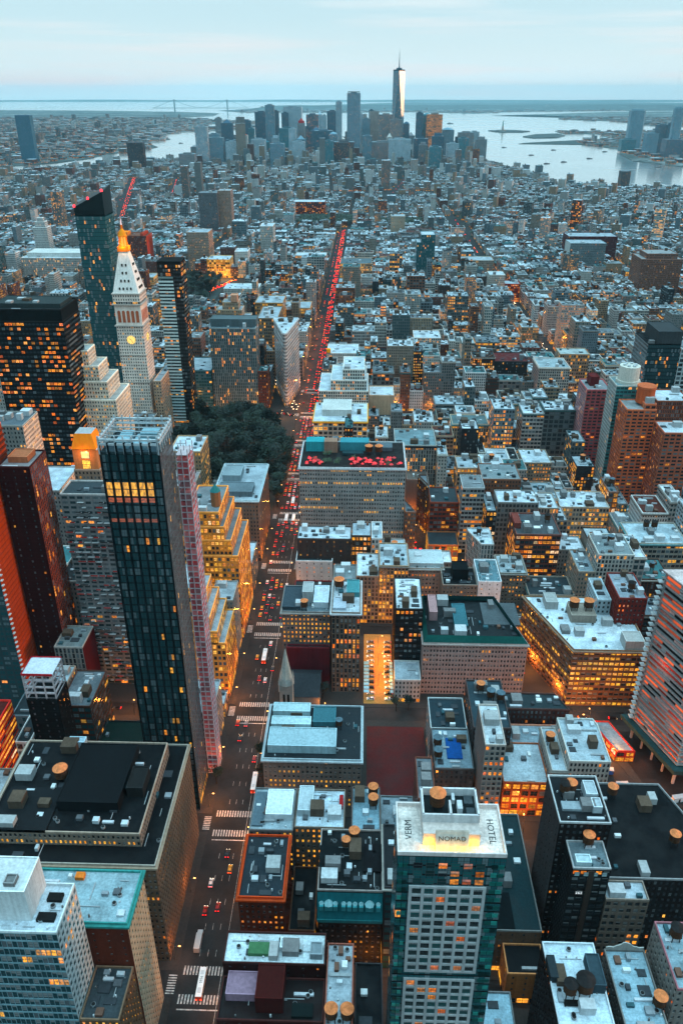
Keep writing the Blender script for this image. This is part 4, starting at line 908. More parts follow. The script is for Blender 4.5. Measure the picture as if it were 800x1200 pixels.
# orange brick towers by sixth avenue
r_ = hero('round_top_brick_tower', 'tall orange brick tower with round orange top storey at the right', 206, 229, 598, 622, 98, 'balcony', (.56, .22, .12), (.4, .42, .42), .06, .2, n=4, over={3: ('slit', (.56, .22, .12))}, tiers=((14, 0, 2, 2, 4),))
m = MB(); m.cone(6, 3, 100, 112, 7, 7, 24, wc=(.55, .20, .10)); m.cone(6, 3, 112, 113.6, 7.4, 7.4, 24, wc=(.6, .24, .13)); m.obj('drum', M_MAS, r_)
hero('right_brick_twin', 'lower orange brown brick tower with white top, right of the round topped brick tower', 229.5, 252, 575, 600, 88, 'balcony', (.46, .20, .13), PALE, .07, .2, n=3, over={3: ('slit', (.46, .20, .13))})
hero('rear_brick_shoulder', 'dark orange brick shoulder block behind the round topped brick tower', 229.5, 256, 602, 630, 104, 'slit', (.30, .13, .08), PALE, .07, .2, n=4)
r_ = hero('cream_drum_tower', 'tall pale tower with cream cylindrical drum on top and teal upper floors', 204, 226, 626, 650, 108, 'grid', (.46, .46, .43), (.3, .4, .42), .03, .4, .4, n=0, over={3: ('slit', (.50, .52, .50)), 0: ('office', (.10, .30, .30))})
m = MB(); m.cone(1, 0, 108, 122, 8.5, 8.2, 24, wc=(.62, .60, .55)); m.cone(1, 0, 108, 110.5, 9.6, 9.6, 24, wc=(.62, .60, .55)); m.obj('drum', M_MAS, r_)
for k in range(6):
    t = k*math.pi/3; add_o = MB(); add_o.box(1+4.5*math.cos(t)-1, 1+4.5*math.cos(t)+1, 4.5*math.sin(t)-1, 4.5*math.sin(t)+1, 122, 123.4, 0, (.5, .52, .53)); add_o.obj('air_unit', M_PLAIN, r_)
hero('pinkish_red_tower', 'pinkish red brick tower with dark notch, left of the cream drum tower', 191, 212, 662, 692, 92, 'balcony', (.48, .17, .17), (.35, .36, .37), .04, .2, n=5, over={3: ('slit', (.5, .32, .33))}, boxes=((.25, .6, .4, .8, 8, (.22, .05, .05)),))
hero('carved_top_tower', 'cream stone tower with carved arcade top and dark window strip, upper right', 187, 220, 836, 872, 57, 'grid', (.52, .46, .42), (.42, .48, .5), .05, .6, n=6, over={3: ('punch', (.42, .34, .32))}, cornice=(.50, .46, .42))
hero('blue_disc_block', 'tan block with blue painted disc on its wall behind the carved top tower', 220.5, 254, 890, 915, 56, 'loft', (.40, .31, .23), (.45, .5, .5), .35, .9, n=3)
hero('dark_red_roof_block', 'dark block with red edged roof left of the carved top tower', 148, 186, 893, 930, 46, 'punch', (.07, .055, .055), (.2, .05, .05), .06, .3, n=5)
hero('orange_strip_loft', 'long low loft with one bright orange floor and snow pale roof', 150, 187, 740, 768, 24, 'office', (.50, .38, .28), PALE, .9, .6, n=8)
hero('orange_strip_loft', 'long low loft with orange floor and green grey roof, beside the pale roofed one', 188, 222, 741, 768, 24, 'office', (.48, .30, .18), (.18, .26, .26), .9, .6, n=5)
hero('gold_stack_loft', 'square tan loft full of small gold windows, left of low roofs by brick towers', 136, 160, 626, 655, 39, 'punch', (.33, .28, .23), PALE, .6, .6, n=5)
hero('arcade_loft', 'stone loft with tall arcade top and dark cornice behind the red terrace block', 26, 61, 618, 655, 57, 'pier', (.40, .37, .34), (.28, .36, .38), .22, .4, n=10, cornice=(.06, .07, .08), over={3: ('pier', (.38, .34, .3))})
hero('flat_blank_tan', 'blank tan walled building right of the stepped white block', 5, 31, 796, 826, 38, 'blank', (.55, .44, .34), PALE, 0, 0, n=3)
hero('stepped_white_block', 'stepped white office block with rounded bay above the ornate corner building', -46, 4, 768, 826, 52, 'grid', (.62, .60, .56), PALE, .10, .6, n=6, tiers=((12, 2, 4, 4, 10), (24, 4, 8, 6, 10)))
hero('avenue_cupola_block', 'white block with small gold domed corner turret right of the traffic', -46, -8, 940, 980, 40, 'punch', (.58, .57, .54), PALE, .15, .6, n=5, boxes=((.0, .12, 0, .12, 5, (.9, .5, .05)),))
hero('rail_roof_hall', 'long low hall with grey railing roof right of the blank tan wall', 32, 74, 788, 812, 12, 'punch', (.3, .3, .29), (.28, .33, .35), .1, .5, n=12)
hero('white_office_lit', 'white office block with lit upper floors and tall windows, middle distance', 62, 96, 1004, 1040, 42, 'grid', (.60, .56, .52), PALE, .25, .6, n=7)
hero('dark_red_slab', 'dark red brick slab with black roof left of the white lit office block', 17, 54, 974, 1012, 27, 'punch', (.16, .035, .03), DK, .12, .3, n=5)
hero('ivory_gold_loft', 'ivory loft with dark tall windows and gold rooms under a green cornice', 83, 117, 706, 732, 42, 'pier', (.48, .40, .32), (.2, .27, .28), .38, .8, n=7, cornice=(.20, .30, .31))
hero('black_lit_loft', 'black framed loft with scattered orange rooms right of the ivory loft', 121, 138, 745, 770, 32, 'glass', (.03, .03, .03), PALE, .35, .2, n=4)
hero('white_tall_window_loft', 'narrow white loft with dark tall central window below the black framed loft', 106, 127, 638, 664, 35, 'punch', (.58, .58, .57), G, .03, .4, n=6)
hero('tan_grid_loft', 'narrow tan loft with gold grid of windows below the ivory loft', 77, 98, 598, 622, 46, 'loft', (.46, .36, .28), G, .4, .7, n=7)
# the white framed tower in the foreground
def framed_tower():
    r = hero('white_frame_tower', 'teal glass tower with white window frames, white roof and yellow lit rooftop sign', 10.5, 39.5, 146, 163, 139, 'glass', (.012, .035, .04), (.72, .66, .62), .02, .3, 1.0, n=0, rand=False, rimc=(.66, .62, .6), rim=1.4)
    WF = (.47, .48, .48); m = MB(); xs = [-10.9+k*21.8/7*1.0 for k in range(7)]
    for (za, zb) in ((90, 127), (58, 86), (20, 53)):
        nfl = round((zb-za)/3.35)
        for k in range(7):
            x = -11+k*3.35; m.box(x, x+.85, -9.0, -8.5, za, zb, 0, WF)
        for j in range(0, nfl+1, 1):
            z = za+j*(zb-za)/nfl; m.box(-11, 9.95, -8.93, -8.5, z-.45, z+.35, 0, WF, bottom=True)
    for (za, zb) in ((90, 127), (58, 86), (20, 53)):
        nfl = round((zb-za)/3.35)
        for j in range(nfl):
            for k in range(6):
                x = -10.15+k*3.35; z0 = za+j*(zb-za)/nfl+.4; z1 = za+(j+1)*(zb-za)/nfl-.5
                m.box(x+.78, x+.86, -8.66, -8.58, z0, z1, 0, (.10, .12, .12)); m.box(x+1.64, x+1.72, -8.66, -8.58, z0, z1, 0, (.10, .12, .12)); m.box(x, x+2.5, -8.65, -8.58, z0+.75, z0+.85, 0, (.12, .14, .14), bottom=True)
    m.obj('window_frame', M_MAS, r)
    pn = []; sub = MB()
    R3 = random.Random(22)
    for (za, zb) in ((90, 127), (58, 86), (20, 53), (127.6, 137)):
        nfl = round((zb-za)/3.35)
        for j in range(nfl):
            for k in range(6):
                x = -10.15+k*3.35; z0 = za+j*(zb-za)/nfl+.4; z1 = za+(j+1)*(zb-za)/nfl-.5
                on = R3.random() < (.10 if za < 120 else .30)
                m2 = MB(); m2.poly([(x, -8.58, z0), (x+2.5, -8.58, z0), (x+2.5, -8.58, z1), (x, -8.58, z1)], 0, [(0, 0), (1, 0), (1, 1), (0, 1)], R3.choice([(.008, .012, .015), (.01, .05, .05), (.012, .10, .10), (.008, .03, .03)]), (R3.uniform(.3, .8) if on else 0, 0, 0), (R3.random()*40, R3.choice([0, 0, .4]), R3.random()*.6)); pn.append(m2)
    for k, m2 in enumerate(pn):
        if k < 100: m2.obj('window', M_PANE, r)
        else:
            for a_ in range(len(m2.f)): sub.poly([m2.v[i] for i in m2.f[a_]], 0, m2.uv, m2.wc[a_], m2.st[a_], m2.se[a_])
    o = sub.obj('window', M_PANE, r); o['kind'] = 'stuff'
    # corner glazing panes, teal glints put into their colours
    cgn = 0; m = MB()
    for j in range(39, -1, -1):
        for (x0, x1) in ((-14.2, -11.6), (10.6, 14.2)):
            for q in range(2):
                xx = x0+q*(x1-x0)/2; c_ = R3.choice([(.05, .34, .31), (.10, .52, .47), (.02, .10, .10), (.04, .24, .22)])
                m1 = MB() if cgn < 96 else m; m1.box(xx+.1, xx+(x1-x0)/2-.1, -8.72, -8.6, 6+j*3.3, 6+j*3.3+1.5, 0, c_); cgn += 1
                if m1 is not m: m1.obj('corner_window', M_STEEL, r)
    m.obj('corner_window', M_STEEL, r)['kind'] = 'stuff'
    # upper block
    m = MB(); m.box(-7.6, 7.6, -5.0, 8.3, 139, 143.5, 0, (.60, .55, .52)); m.obj('rooftop_block', M_MAS, r)
    m = MB(); c = (.62, .62, .62)
    for (a, b, cc, d) in ((-7.7, 7.7, -1.2, -.7), (-7.7, 7.7, 8, 8.5), (-7.7, -7.2, -1, 8.4), (7.2, 7.7, -1, 8.4), (-.3, .3, -1, 4)): m.box(a, b, cc, d, 143.5, 146.4, 0, c)
    m.obj('screen_wall', M_MAS, r)
    m = MB(); m.box(-7.2, 7.2, -.7, 8, 143.5, 143.7, 0, (.03, .045, .05)); m.obj('deck', M_PLAIN, r)
    for (a, b, cc, d, h) in ((2, 3.4, 1.5, 4.5, 2.2), (4.5, 6.8, 0, 3, 1.0), (4.2, 6.6, 4.6, 7.4, .8), (.8, 1.6, 5, 7.6, 1.6)):
        m = MB(); m.box(a, b, cc, d, 143.7, 143.7+h, 0, (.5, .52, .53) if h > 1.5 else (.1, .12, .13)); m.obj('air_unit', M_PLAIN, r)
    add_tank(r, -3.4, 3.6, 143.0, 1, 0)
    # sign wall leaning back on the front edge
    s = MB(); s.poly([(-4.4, -7.4, 139.2), (4.4, -7.4, 139.2), (4.4, -5.6, 145.2), (-4.4, -5.6, 145.2)], 0, None, (.62, .60, .55)); s.poly([(-4.4, -5.0, 139.2), (-4.4, -7.4, 139.2), (-4.4, -5.6, 145.2), (-4.4, -5.1, 145.2)], 0, None, (.5, .45, .4)); s.poly([(4.4, -7.4, 139.2), (4.4, -5.0, 139.2), (4.4, -5.1, 145.2), (4.4, -5.6, 145.2)], 0, None, (.5, .45, .4)); s.poly([(4.4, -5.1, 139.2), (-4.4, -5.1, 139.2), (-4.4, -5.1, 145.2), (4.4, -5.1, 145.2)], 0, None, (.5, .45, .4)); s.poly([(-4.4, -5.6, 145.2), (4.4, -5.6, 145.2), (4.4, -5.1, 145.2), (-4.4, -5.1, 145.2)], 0, None, (.5, .45, .4))
    sg = s.obj('sign', M_MAS, r)
    def text(body, size, loc, rot, col, nm='lettering', par=sg, mat=None):
        cu = bpy.data.curves.new(nm, 'FONT'); cu.body = body; cu.size = size; cu.align_x = 'CENTER'; cu.align_y = 'CENTER'; cu.extrude = .03; cu.space_character = 1.05
        t = bpy.data.objects.new(nm, cu); cu.materials.append(mat or INK); return text_mesh(t, cu, nm, par, loc, rot)
    lean = math.atan2(6.0, 1.8)
    text('NOMAD', 1.9, (0, -6.32, 143.1), (lean, 0, 0), INK)
    text('VERM', 2.6, (-11.2, 0, 139.06), (0, 0, math.pi/2), INK, 'lettering', r)
    text('HOTEL', 2.6, (11.4, 0, 139.06), (0, 0, -math.pi/2), INK, 'lettering', r)
    for x in (-4, -1.5, 1.5, 4):
        m = MB(); m.cone(x, -8.0, 139.1, 139.6, .3, .2, 8, wc=(1, .8, .5), st=(6, 0, 0)); lp = m.obj('flood_lamp', M_EMIT, r)
        l = bpy.data.lights.new('sign_light', 'POINT'); l.energy = 800; l.color = (1, .50, .004); l.shadow_soft_size = .2; o = bpy.data.objects.new('sign_light', l); scene.collection.objects.link(o); o.parent = lp; o.location = (x, -8.05, 139.9)
    for x in (-6.2, 6.2):
        l = bpy.data.lights.new('sign_light', 'POINT'); l.energy = 550; l.color = (1, .46, .004); l.shadow_soft_size = .2; o = bpy.data.objects.new('sign_light', l); scene.collection.objects.link(o); o.parent = r; o.location = (x*.95, -6.2, 140.2)
    return text
INK, nt_, bs_ = newmat('dark_paint'); bs_.inputs['Base Color'].default_value = (.03, .03, .03, 1)
WINK, nt_, bs_ = newmat('white_lettering'); bs_.inputs['Base Color'].default_value = (.8, .8, .8, 1); bs_.inputs['Emission Color'].default_value = (1, 1, 1, 1); bs_.inputs['Emission Strength'].default_value = .5
text = framed_tower()
OINK, nt_, bs_ = newmat('lit_orange_lettering'); bs_.inputs['Emission Color'].default_value = (1, .35, .08, 1); bs_.inputs['Emission Strength'].default_value = .9
text('BUIC', 4.6, (0, -11.2, 14.6), (math.pi/2, 0, 0), OINK, 'lettering', sign_root, OINK); text('LAW', 4.6, (4, -11.2, 9.5), (math.pi/2, 0, 0), OINK, 'lettering', sign_root, OINK)
# row 31-32 right of the avenue
hero('white_strip_roof_building', 'dark building with long white strip roof, bottom right of the avenue', -47, -11, 173, 185, 48, 'sparse', (.075, .022, .018), (.62, .68, .70), .03, .3, cl=3, geo=True, boxes=((.24, .50, .25, .62, 1.6, (.14, .26, .16), 'skylight'), (.55, .72, .42, .75, 2.0, (.6, .64, .66)), (.85, .97, .2, .6, 2.6, (.3, .34, .36))))
hero('pink_terrace_building', 'dark red building with pink terrace and white topped stair block, bottom of the avenue', -47, -11, 157.5, 172.6, 41, 'sparse', (.10, .03, .025), (.05, .03, .03), .03, .3, cl=3, geo=True, boxes=((.06, .38, .45, 1, 3.5, (.40, .30, .36)), (.36, .62, .2, 1, 8.0, (.12, .03, .025)), (.7, .9, .1, .4, 1.2, (.03, .05, .05))))
hero('twin_tank_building', 'narrow building with two orange topped water tanks at the bottom centre', -10.5, -1, 138, 184, 44, 'loft', (.17, .08, .06), (.45, .5, .53), .35, .3, n=7, geo=True, tanks=((.25, .42, 1, 0), (.80, .42, 1, 0)), rimc=(.40, .20, .16))
hero('fire_escape_building', 'dark building with pale ladder of balconies on the avenue corner, bottom', -47, -30, 132, 157, 28, 'punch', (.05, .045, .045), DK, .05, .3, n=3, tanks=((.75, .2, 1, 0),))
m = MB()
for k in range(8): m.box(-8.6, 2, -12.4+k*2.6-.9, -12.4+k*2.6-.5, 28.5, 29, 0, (.5, .52, .53), bottom=True)
m.obj('roof_beams', M_PLAIN, HERO[-1][0])
hero('twin_blue_tank_house', 'low dark building with two blue grey topped water tanks, bottom centre', -.4, 9.5, 135, 184, 33, 'punch', (.05, .05, .055), DK, .03, .3, n=5, tanks=((.5, .32, 1, 1), (.35, .1, 1, 1)))
# row 30-31 right of avenue
hero('orange_edged_roof_building', 'brown building with black roof outlined by orange parapet beside the avenue', -47, -29, 206, 236, 38, 'punch', (.17, .07, .045), (.06, .08, .095), .08, .3, n=5, geo=True, rimc=(.62, .15, .05), rim=1.2, cornice=(.5, .14, .05))
hero('grey_window_house', 'grey flat building with small lit windows and white roof shed, beyond the orange edged roof', -47, -28, 238.5, 262, 38, 'punch', (.20, .19, .185), (.45, .52, .55), .28, .85, n=3, geo=True, boxes=((.35, .95, .25, .85, 3.5, (.62, .66, .68)), (.05, .3, .1, .9, .8, (.2, .25, .28), 'skylight')))
hero('white_roof_loft', 'brown loft with white roof and three rows of yellow windows', -27.6, -6, 240.5, 262, 38, 'punch', (.22, .18, .15), (.55, .62, .66), .50, .8, n=3, geo=True, boxes=((.05, .35, .3, .95, 3.5, (.5, .55, .57)), (.88, .96, .5, .8, 2, (.45, .05, .06))))
hero('teal_mansard_house', 'dark building with black sunken roof and teal dormered mansard front', -15.5, 9.8, 205, 234, 45, 'punch', (.05, .05, .05), (.02, .028, .032), .04, .3, n=5, geo=True, tanks=((.55, .82, 1, 0), (.42, .68, 0, 0)), rimc=(.42, .38, .36), boxes=((0, .3, .35, .7, 1.2, (.03, .04, .045)), (.7, 1, .3, .75, 1.0, (.035, .035, .04))))
m = MB(); Rr = HERO[-1][0]
m.poly([(-12.7, -18.2, 33), (12.7, -18.2, 33), (12.7, -14.55, 44.5), (-12.7, -14.55, 44.5)], 0, None, (.04, .22, .24)); m.poly([(12.7, -18.2, 33), (12.7, -14.5, 33), (12.7, -14.5, 44.5)], 0, None, (.04, .2, .2)); m.poly([(-12.7, -14.5, 33), (-12.7, -18.2, 33), (-12.7, -14.5, 44.5)], 0, None, (.04, .2, .2))
mr = m.obj('mansard_roof', M_MAS, Rr)
for k, x in enumerate((-11, -8.2, -5.6, -2.4, -.2, 2, 4.4, 7.6, 11)):
    big = k in (1, 7); w = 1.5 if big else .8; m = MB(); m.box(x-w, x+w, -18.0, -14.6, 38.2, 40.6, 0, (.10, .34, .36)); m.cone(x, -16.4, 40.6, 41.8 if not big else 42.6, w*1.25, .1, 8, wc=(.35, .52, .54)); m.obj('dormer', M_MAS, mr)
m = MB(); m.box(-12.7, 12.7, -18.6, -18.2, 32, 33.6, 0, (.06, .26, .27), bottom=True); m.obj('cornice', M_MAS, Rr)
hero('courtyard_tank_house', 'low block with stack of orange topped water tanks between brown loft and framed tower', -3, 9.5, 238, 262, 40, 'punch', (.16, .13, .12), (.30, .42, .47), .1, .4, n=8, tanks=((.75, .8, 1, 0), (.75, .55, 1, 0)))
hero('dark_courtyard_building', 'dark low building between the orange edged roof and the teal mansard', -27.5, -17, 205, 235, 20, 'loft', (.14, .07, .04), DK, .25, .3, n=4)
# teal flat roofs right of framed tower
hero('long_teal_roof', 'long low building with dark teal gravel roof right of the white framed tower', 50, 73, 204, 262, 25, 'sparse', (.22, .16, .12), (.035, .085, .095), .05, .6, n=9, rimc=(.30, .30, .29), boxes=((.05, .45, .60, .75, 3.4, (.32, .34, .34)), (0, .55, .02, .30, .4, (.02, .035, .04), 'skylight')))
hero('amber_stair_building', 'small building with amber lit wall beneath the long teal roof', 58, 73, 191, 203.5, 18, 'sparse', (.45, .25, .12), DK, .1, .6, n=1)
hero('white_roof_cluster', 'low building with pale blue stepped roofs right of the white framed tower', 42, 58, 160, 184, 18, 'punch', (.2, .2, .2), (.42, .56, .62), .1, .5, n=8)
r_ = hero('black_roof_hotel', 'dark building with pale edge wall, black roof and white roof sheds, lower right', 76.5, 96, 216.2, 240, 72.5, 'punch', (.055, .04, .04), (.04, .048, .055), .05, .3, n=3, geo=True, rimc=(.55, .56, .56), tanks=((.36, .62, 1, 0), (.24, .60, 1, 2)), boxes=((.62, .85, .45, .75, 4, (.50, .54, .56)), (.70, .88, .22, .42, 3, (.50, .54, .56)), (.12, .5, .25, .42, 1.2, (.4, .44, .46), 'cooling_unit')), over={3: ('sparse', (.12, .11, .11))})
hero('numbered_dark_tower', 'dark ribbed tower with a vertical brown pier and small white street number', 80, 94, 203.5, 216, 63, 'slit', (.045, .045, .048), (.25, .3, .32), .03, .3, n=6, geo=True, over={0: ('office', (.05, .05, .052))}, tanks=((.55, .85, 1, 0),), rimc=(.5, .5, .5), boxes=((.1, .5, .1, .4, 2, (.5, .58, .6)),))
rt = HERO[-1][0]; m = MB(); m.box(-1.0, 1.0, -6.75, -6.2, 0, 62.5, 0, (.13, .10, .085)); m.obj('pier', M_MAS, rt)
for k in range(4):
    m = MB(); x = -6.2+k*3.4; m.poly([(x, -6.32, 59.4), (x+1.9, -6.32, 59.4), (x+1.9, -6.32, 61.6), (x, -6.32, 61.6)], 0, [(0, 0), (1, 0), (1, 1), (0, 1)], (.35, .48, .5), (0, 0, 0), (k, 0, 0)); m.obj('window', M_PANE, rt)
text('262', 1.7, (-3.2, -6.42, 50), (math.pi/2, 0, 0), WINK, 'lettering', rt, WINK)
hero('carved_stone_building', 'carved stone block with pale marbled roof right of the numbered dark tower', 94.6, 111, 203.5, 212, 46, 'loft', (.28, .24, .21), (.50, .55, .58), .04, .3, n=2, geo=True)
hero('big_black_roof', 'broad low building with black roofs and orange topped tanks, lower right', 96, 138, 206, 262, 46, 'punch', (.06, .05, .05), DK, .05, .4, n=10, poly=[(97, 213), (150, 213), (133, 262), (97, 262)], tanks=((.25, .85, 1, 0), (.6, .35, 1, 0)), rimc=(.4, .4, .4))
hero('snow_white_roof_building', 'dark building with smooth white roof and two black water tanks, bottom right', 63.5, 81, 145, 176, 60, 'punch', (.05, .042, .042), (.62, .70, .74), .03, .3, n=2, geo=True, tanks=((.30, .42, 1, 2), (.58, .46, 2, 2)), boxes=((.72, .98, .45, .8, 4, (.10, .14, .16)), (.0, .15, .55, .8, 3, (.08, .1, .11)), (.18, .72, .3, .36, 1, (.04, .04, .04), 'duct')), rimc=(.6, .64, .66))
hero('scroll_gable_building', 'dark building with pale scrolled gable and blue roof panels, bottom right', 87, 101, 152, 180, 51, 'punch', (.22, .21, .2), (.40, .52, .57), .08, .3, n=7, geo=True, tanks=((.9, .3, 1, 0),))
m = MB(); g0 = [(-6.5+13*i/16, 52+1.0+2.6*math.exp(-((i-8)/3.0)**2)+.5*abs(math.sin(i*1.1))) for i in range(17)]
m.poly([(-6.5, 13.6, 51)][:1]+[(6.5, 13.6, 51)]+[(x, 13.6, z) for x, z in reversed(g0)], 0, None, (.45, .44, .42)); m.poly([(6.5, 14.0, 51), (-6.5, 14.0, 51)]+[(x, 14.0, z) for x, z in g0], 0, None, (.45, .44, .42))
for i in range(16): m.poly([(g0[i][0], 13.6, g0[i][1]), (g0[i+1][0], 13.6, g0[i+1][1]), (g0[i+1][0], 14.0, g0[i+1][1]), (g0[i][0], 14.0, g0[i][1])], 0, None, (.5, .5, .48))
m.obj('gable', M_MAS, HERO[-1][0])
hero('pale_corner_tower', 'pale windowed building with pink trimmed roof and water tanks in the bottom right corner', 104, 124, 160, 184, 61, 'punch', (.34, .32, .30), (.40, .50, .54), .04, .3, n=8, geo=True, tanks=((.35, .35, 1, 0), (.25, .75, 1, 2)), rimc=(.45, .25, .27))
# row 29-30 right of avenue
r_ = hero('pale_shed_roof_building', 'grey stone block with large pale sheds on its roof and yellow windows, centre left', -47, 1, 287, 326, 31, 'punch', (.26, .25, .235), (.06, .075, .085), .38, .85, n=5, geo=True, cornice=(.50, .55, .57), rimc=(.50, .55, .57), boxes=((.04, .74, .12, .45, 4.5, (.44, .54, .57)), (.04, .46, .55, .70, 3, (.50, .60, .62)), (.04, .44, .78, .95, 3.5, (.46, .56, .58)), (.48, .72, .6, .9, 3, (.12, .25, .28))), tanks=((.76, .58, 0, 1),))
hero('white_tablet_tower', 'slender pale tower with white roof and orange rooms, behind the white framed tower', 57.5, 67, 275.5, 303, 54, 'grid', (.42, .38, .35), (.62, .66, .68), .2, .2, n=4, geo=True, over={3: ('slit', (.3, .28, .27))})
hero('red_lit_garage', 'low building with red and orange lit floors and speckled white roof', 70, 92, 284, 311, 22, 'big', (.35, .15, .08), (.50, .56, .59), .95, .25, n=5)
hero('pink_row_building', 'low pink walled row with small dark windows beside the diagonal avenue', 72, 112, 313, 330, 17, 'punch', (.55, .30, .22), (.36, .44, .48), .12, .5, n=10)
hero('tank_cluster_house', 'low building with pale cylinders and blue tarpaulin, behind the white framed tower', 37, 56, 288, 316, 26, 'punch', (.16, .16, .16), (.30, .38, .42), .05, .3, n=12, tanks=((.12, .55, 1, 1), (.10, .25, 1, 1)), boxes=((.35, .75, .25, .75, .7, (.03, .16, .36), 'tarpaulin'),))
hero('grey_corner_walkups', 'cluster of dark walkup roofs with pale vents, right of the red vacant lot', 37, 56, 318, 342, 24, 'punch', (.40, .42, .42), (.06, .10, .12), .05, .3, n=10)
hero('brown_tall_walkup', 'tall brown walkup with white water tank roofs left of the diagonal avenue', 57, 76, 306, 343, 36, 'punch', (.12, .09, .085), (.08, .12, .14), .04, .3, n=10, tanks=((.35, .75, 1, 0), (.6, .6, 1, 1), (.85, .55, 1, 1)))
hero('diagonal_corner_walkups', 'brown corner building along the diagonal avenue below the gold loft block', 77, 108, 332, 345, 26, 'punch', (.14, .08, .07), (.07, .1, .11), .05, .3, n=10, poly=[(77, 332), (112, 332), (107, 345), (77, 345)])
# construction tower at the right edge
def floors_tower():
    P = [(162, 306), (206, 306), (206, 342), (149, 342)]
    FOOT.append((138, 206, 290, 345))
    r = empty('unfinished_tower', (170, 320, 0)); tag(r, 'tall unfinished concrete tower with orange netting between floor slabs, right edge', 'building')
    Lp = [(p[0]-170, p[1]-320) for p in P]; Q = inset(Lp, 1.5); Rr = random.Random(4)
    m = MB()
    for j in range(30):
        z = 14+j*3.25; m.prism(Lp, z, z+.38, 0, (.36, .35, .34)); m.poly([(p[0], p[1], z) for p in Lp[::-1]], 0, None, (.4, .39, .38))
    m.obj('floor_slab', M_MAS, r)
    m = MB(); m.prism(inset(Lp, 6), 0, 108, 0, (.12, .10, .10)); m.obj('core', M_MAS, r)
    m = MB()
    for i in range(4):
        a, b = Q[i], Q[(i+1) % 4]; l = math.hypot(b[0]-a[0], b[1]-a[1]); n = max(1, int(l/3.2))
        for j in range(29):
            z = 14.4+j*3.25; t = 0
            while t < n:
                k = min(n-t, Rr.randint(1, 4)); band = (t/n)
                if (.40 < band < .58 and i in (0, 3)): c = (.03, .03, .035)
                else: c = Rr.choice([(.90, .26, .07), (.90, .30, .08), (.75, .20, .10), (.62, .30, .26), (.55, .12, .08), (.66, .45, .42), (.50, .46, .46)]) if Rr.random() < .8 else (.05, .04, .04)
                hgt = Rr.choice([1.3, 1.8, 2.6])
                p = (a[0]+(b[0]-a[0])*t/n, a[1]+(b[1]-a[1])*t/n); q = (a[0]+(b[0]-a[0])*(t+k)/n, a[1]+(b[1]-a[1])*(t+k)/n)
                lit_ = c[0] > .8 and z > 20  # orange panels made to glow, standing in for work lights behind the netting
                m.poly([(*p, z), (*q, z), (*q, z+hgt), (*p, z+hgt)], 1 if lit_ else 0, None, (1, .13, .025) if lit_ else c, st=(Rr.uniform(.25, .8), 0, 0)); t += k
    m.obj('netting', [M_PLAIN, M_EMIT], r)
    m = MB()
    for (x, y) in Q: m.box(x-.6, x+.6, y-.6, y+.6, 0, 108.8, 0, (.45, .45, .45))
    for i in range(4):
        a, b = Q[i], Q[(i+1) % 4]
        for t in (.25, .5, .75): x, y = a[0]+(b[0]-a[0])*t, a[1]+(b[1]-a[1])*t; m.box(x-.45, x+.45, y-.45, y+.45, 0, 14, 0, (.42, .42, .42))
    m.obj('column', M_MAS, r)
    m = MB(); m.prism(Lp, 108.8, 109.4, 0, (.66, .56, .54)); m.obj('roof', M_ROOF, r)
    m = MB(); m.box(-4, 12, 4, 16, 109.4, 114, 0, (.62, .46, .44)); m.obj('penthouse', M_MAS, r)
    for j in range(28):
        m = MB(); z = 15+j*3.25; x, y = Lp[3]; m.box(x-1.3, x+1, y-2.5, y+.5, z, z+.5, 0, (.5, .52, .52), bottom=True); x2, y2 = (Lp[3][0]*.5+Lp[0][0]*.5, Lp[3][1]*.5+Lp[0][1]*.5); m.obj('balcony', M_MAS, r)
    m = MB(); m.prism(inset([(p[0], p[1]) for p in Lp], -3), 10.5, 13, 0, (.08, .14, .14)); m.poly([(p[0], p[1], 10.5) for p in inset(Lp, -3)[::-1]], 0, None, (.08, .12, .12)); m.obj('podium', M_MAS, r)
    for (x, y, z) in ((-14, -16, 5), (-18, 2, 5), (2, -17, 5), (-16, -8, 40), (-19, 8, 62)):
        l = bpy.data.lights.new('site_light', 'POINT'); l.energy = 800 if z < 10 else 900; l.color = (1, .22, .06); l.shadow_soft_size = .4; o = bpy.data.objects.new('site_light', l); scene.collection.objects.link(o); o.parent = r; o.location = (x, y, z)
floors_tower()
# low court beside the diagonal avenue
hero('station_canopy', 'low flat grey panel roof with red edge beside the diagonal avenue', 128, 141, 322, 345, 7, 'big', (.40, .06, .04), (.36, .42, .44), .9, .15, n=0, poly=[(137, 322), (147, 322), (139, 345), (129, 345)])
hero('far_right_block', 'black glass tower with pale grid flank and dark blank cap at the right edge', 262, 292, 735, 775, 112, 'glass', (.02, .028, .032), DK, .05, .2, .4, n=4, over={3: ('office', (.30, .32, .33))}, boxes=((.25, 1, .0, .9, 12, (.12, .13, .135)),), foot=True)
hero('white_lattice_tower', 'dark tower with white lattice frame front, right edge below the blank cap', 293, 312, 735, 760, 108, 'big', (.46, .50, .50), (.3, .33, .35), .02, .3, n=2)
hero('edge_balcony_tower', 'slim pale balcony tower cut by the right edge, above the pale cornice block', 222.6, 240, 486, 510, 64, 'balcony', (.40, .42, .43), G, .03, .4, n=2)
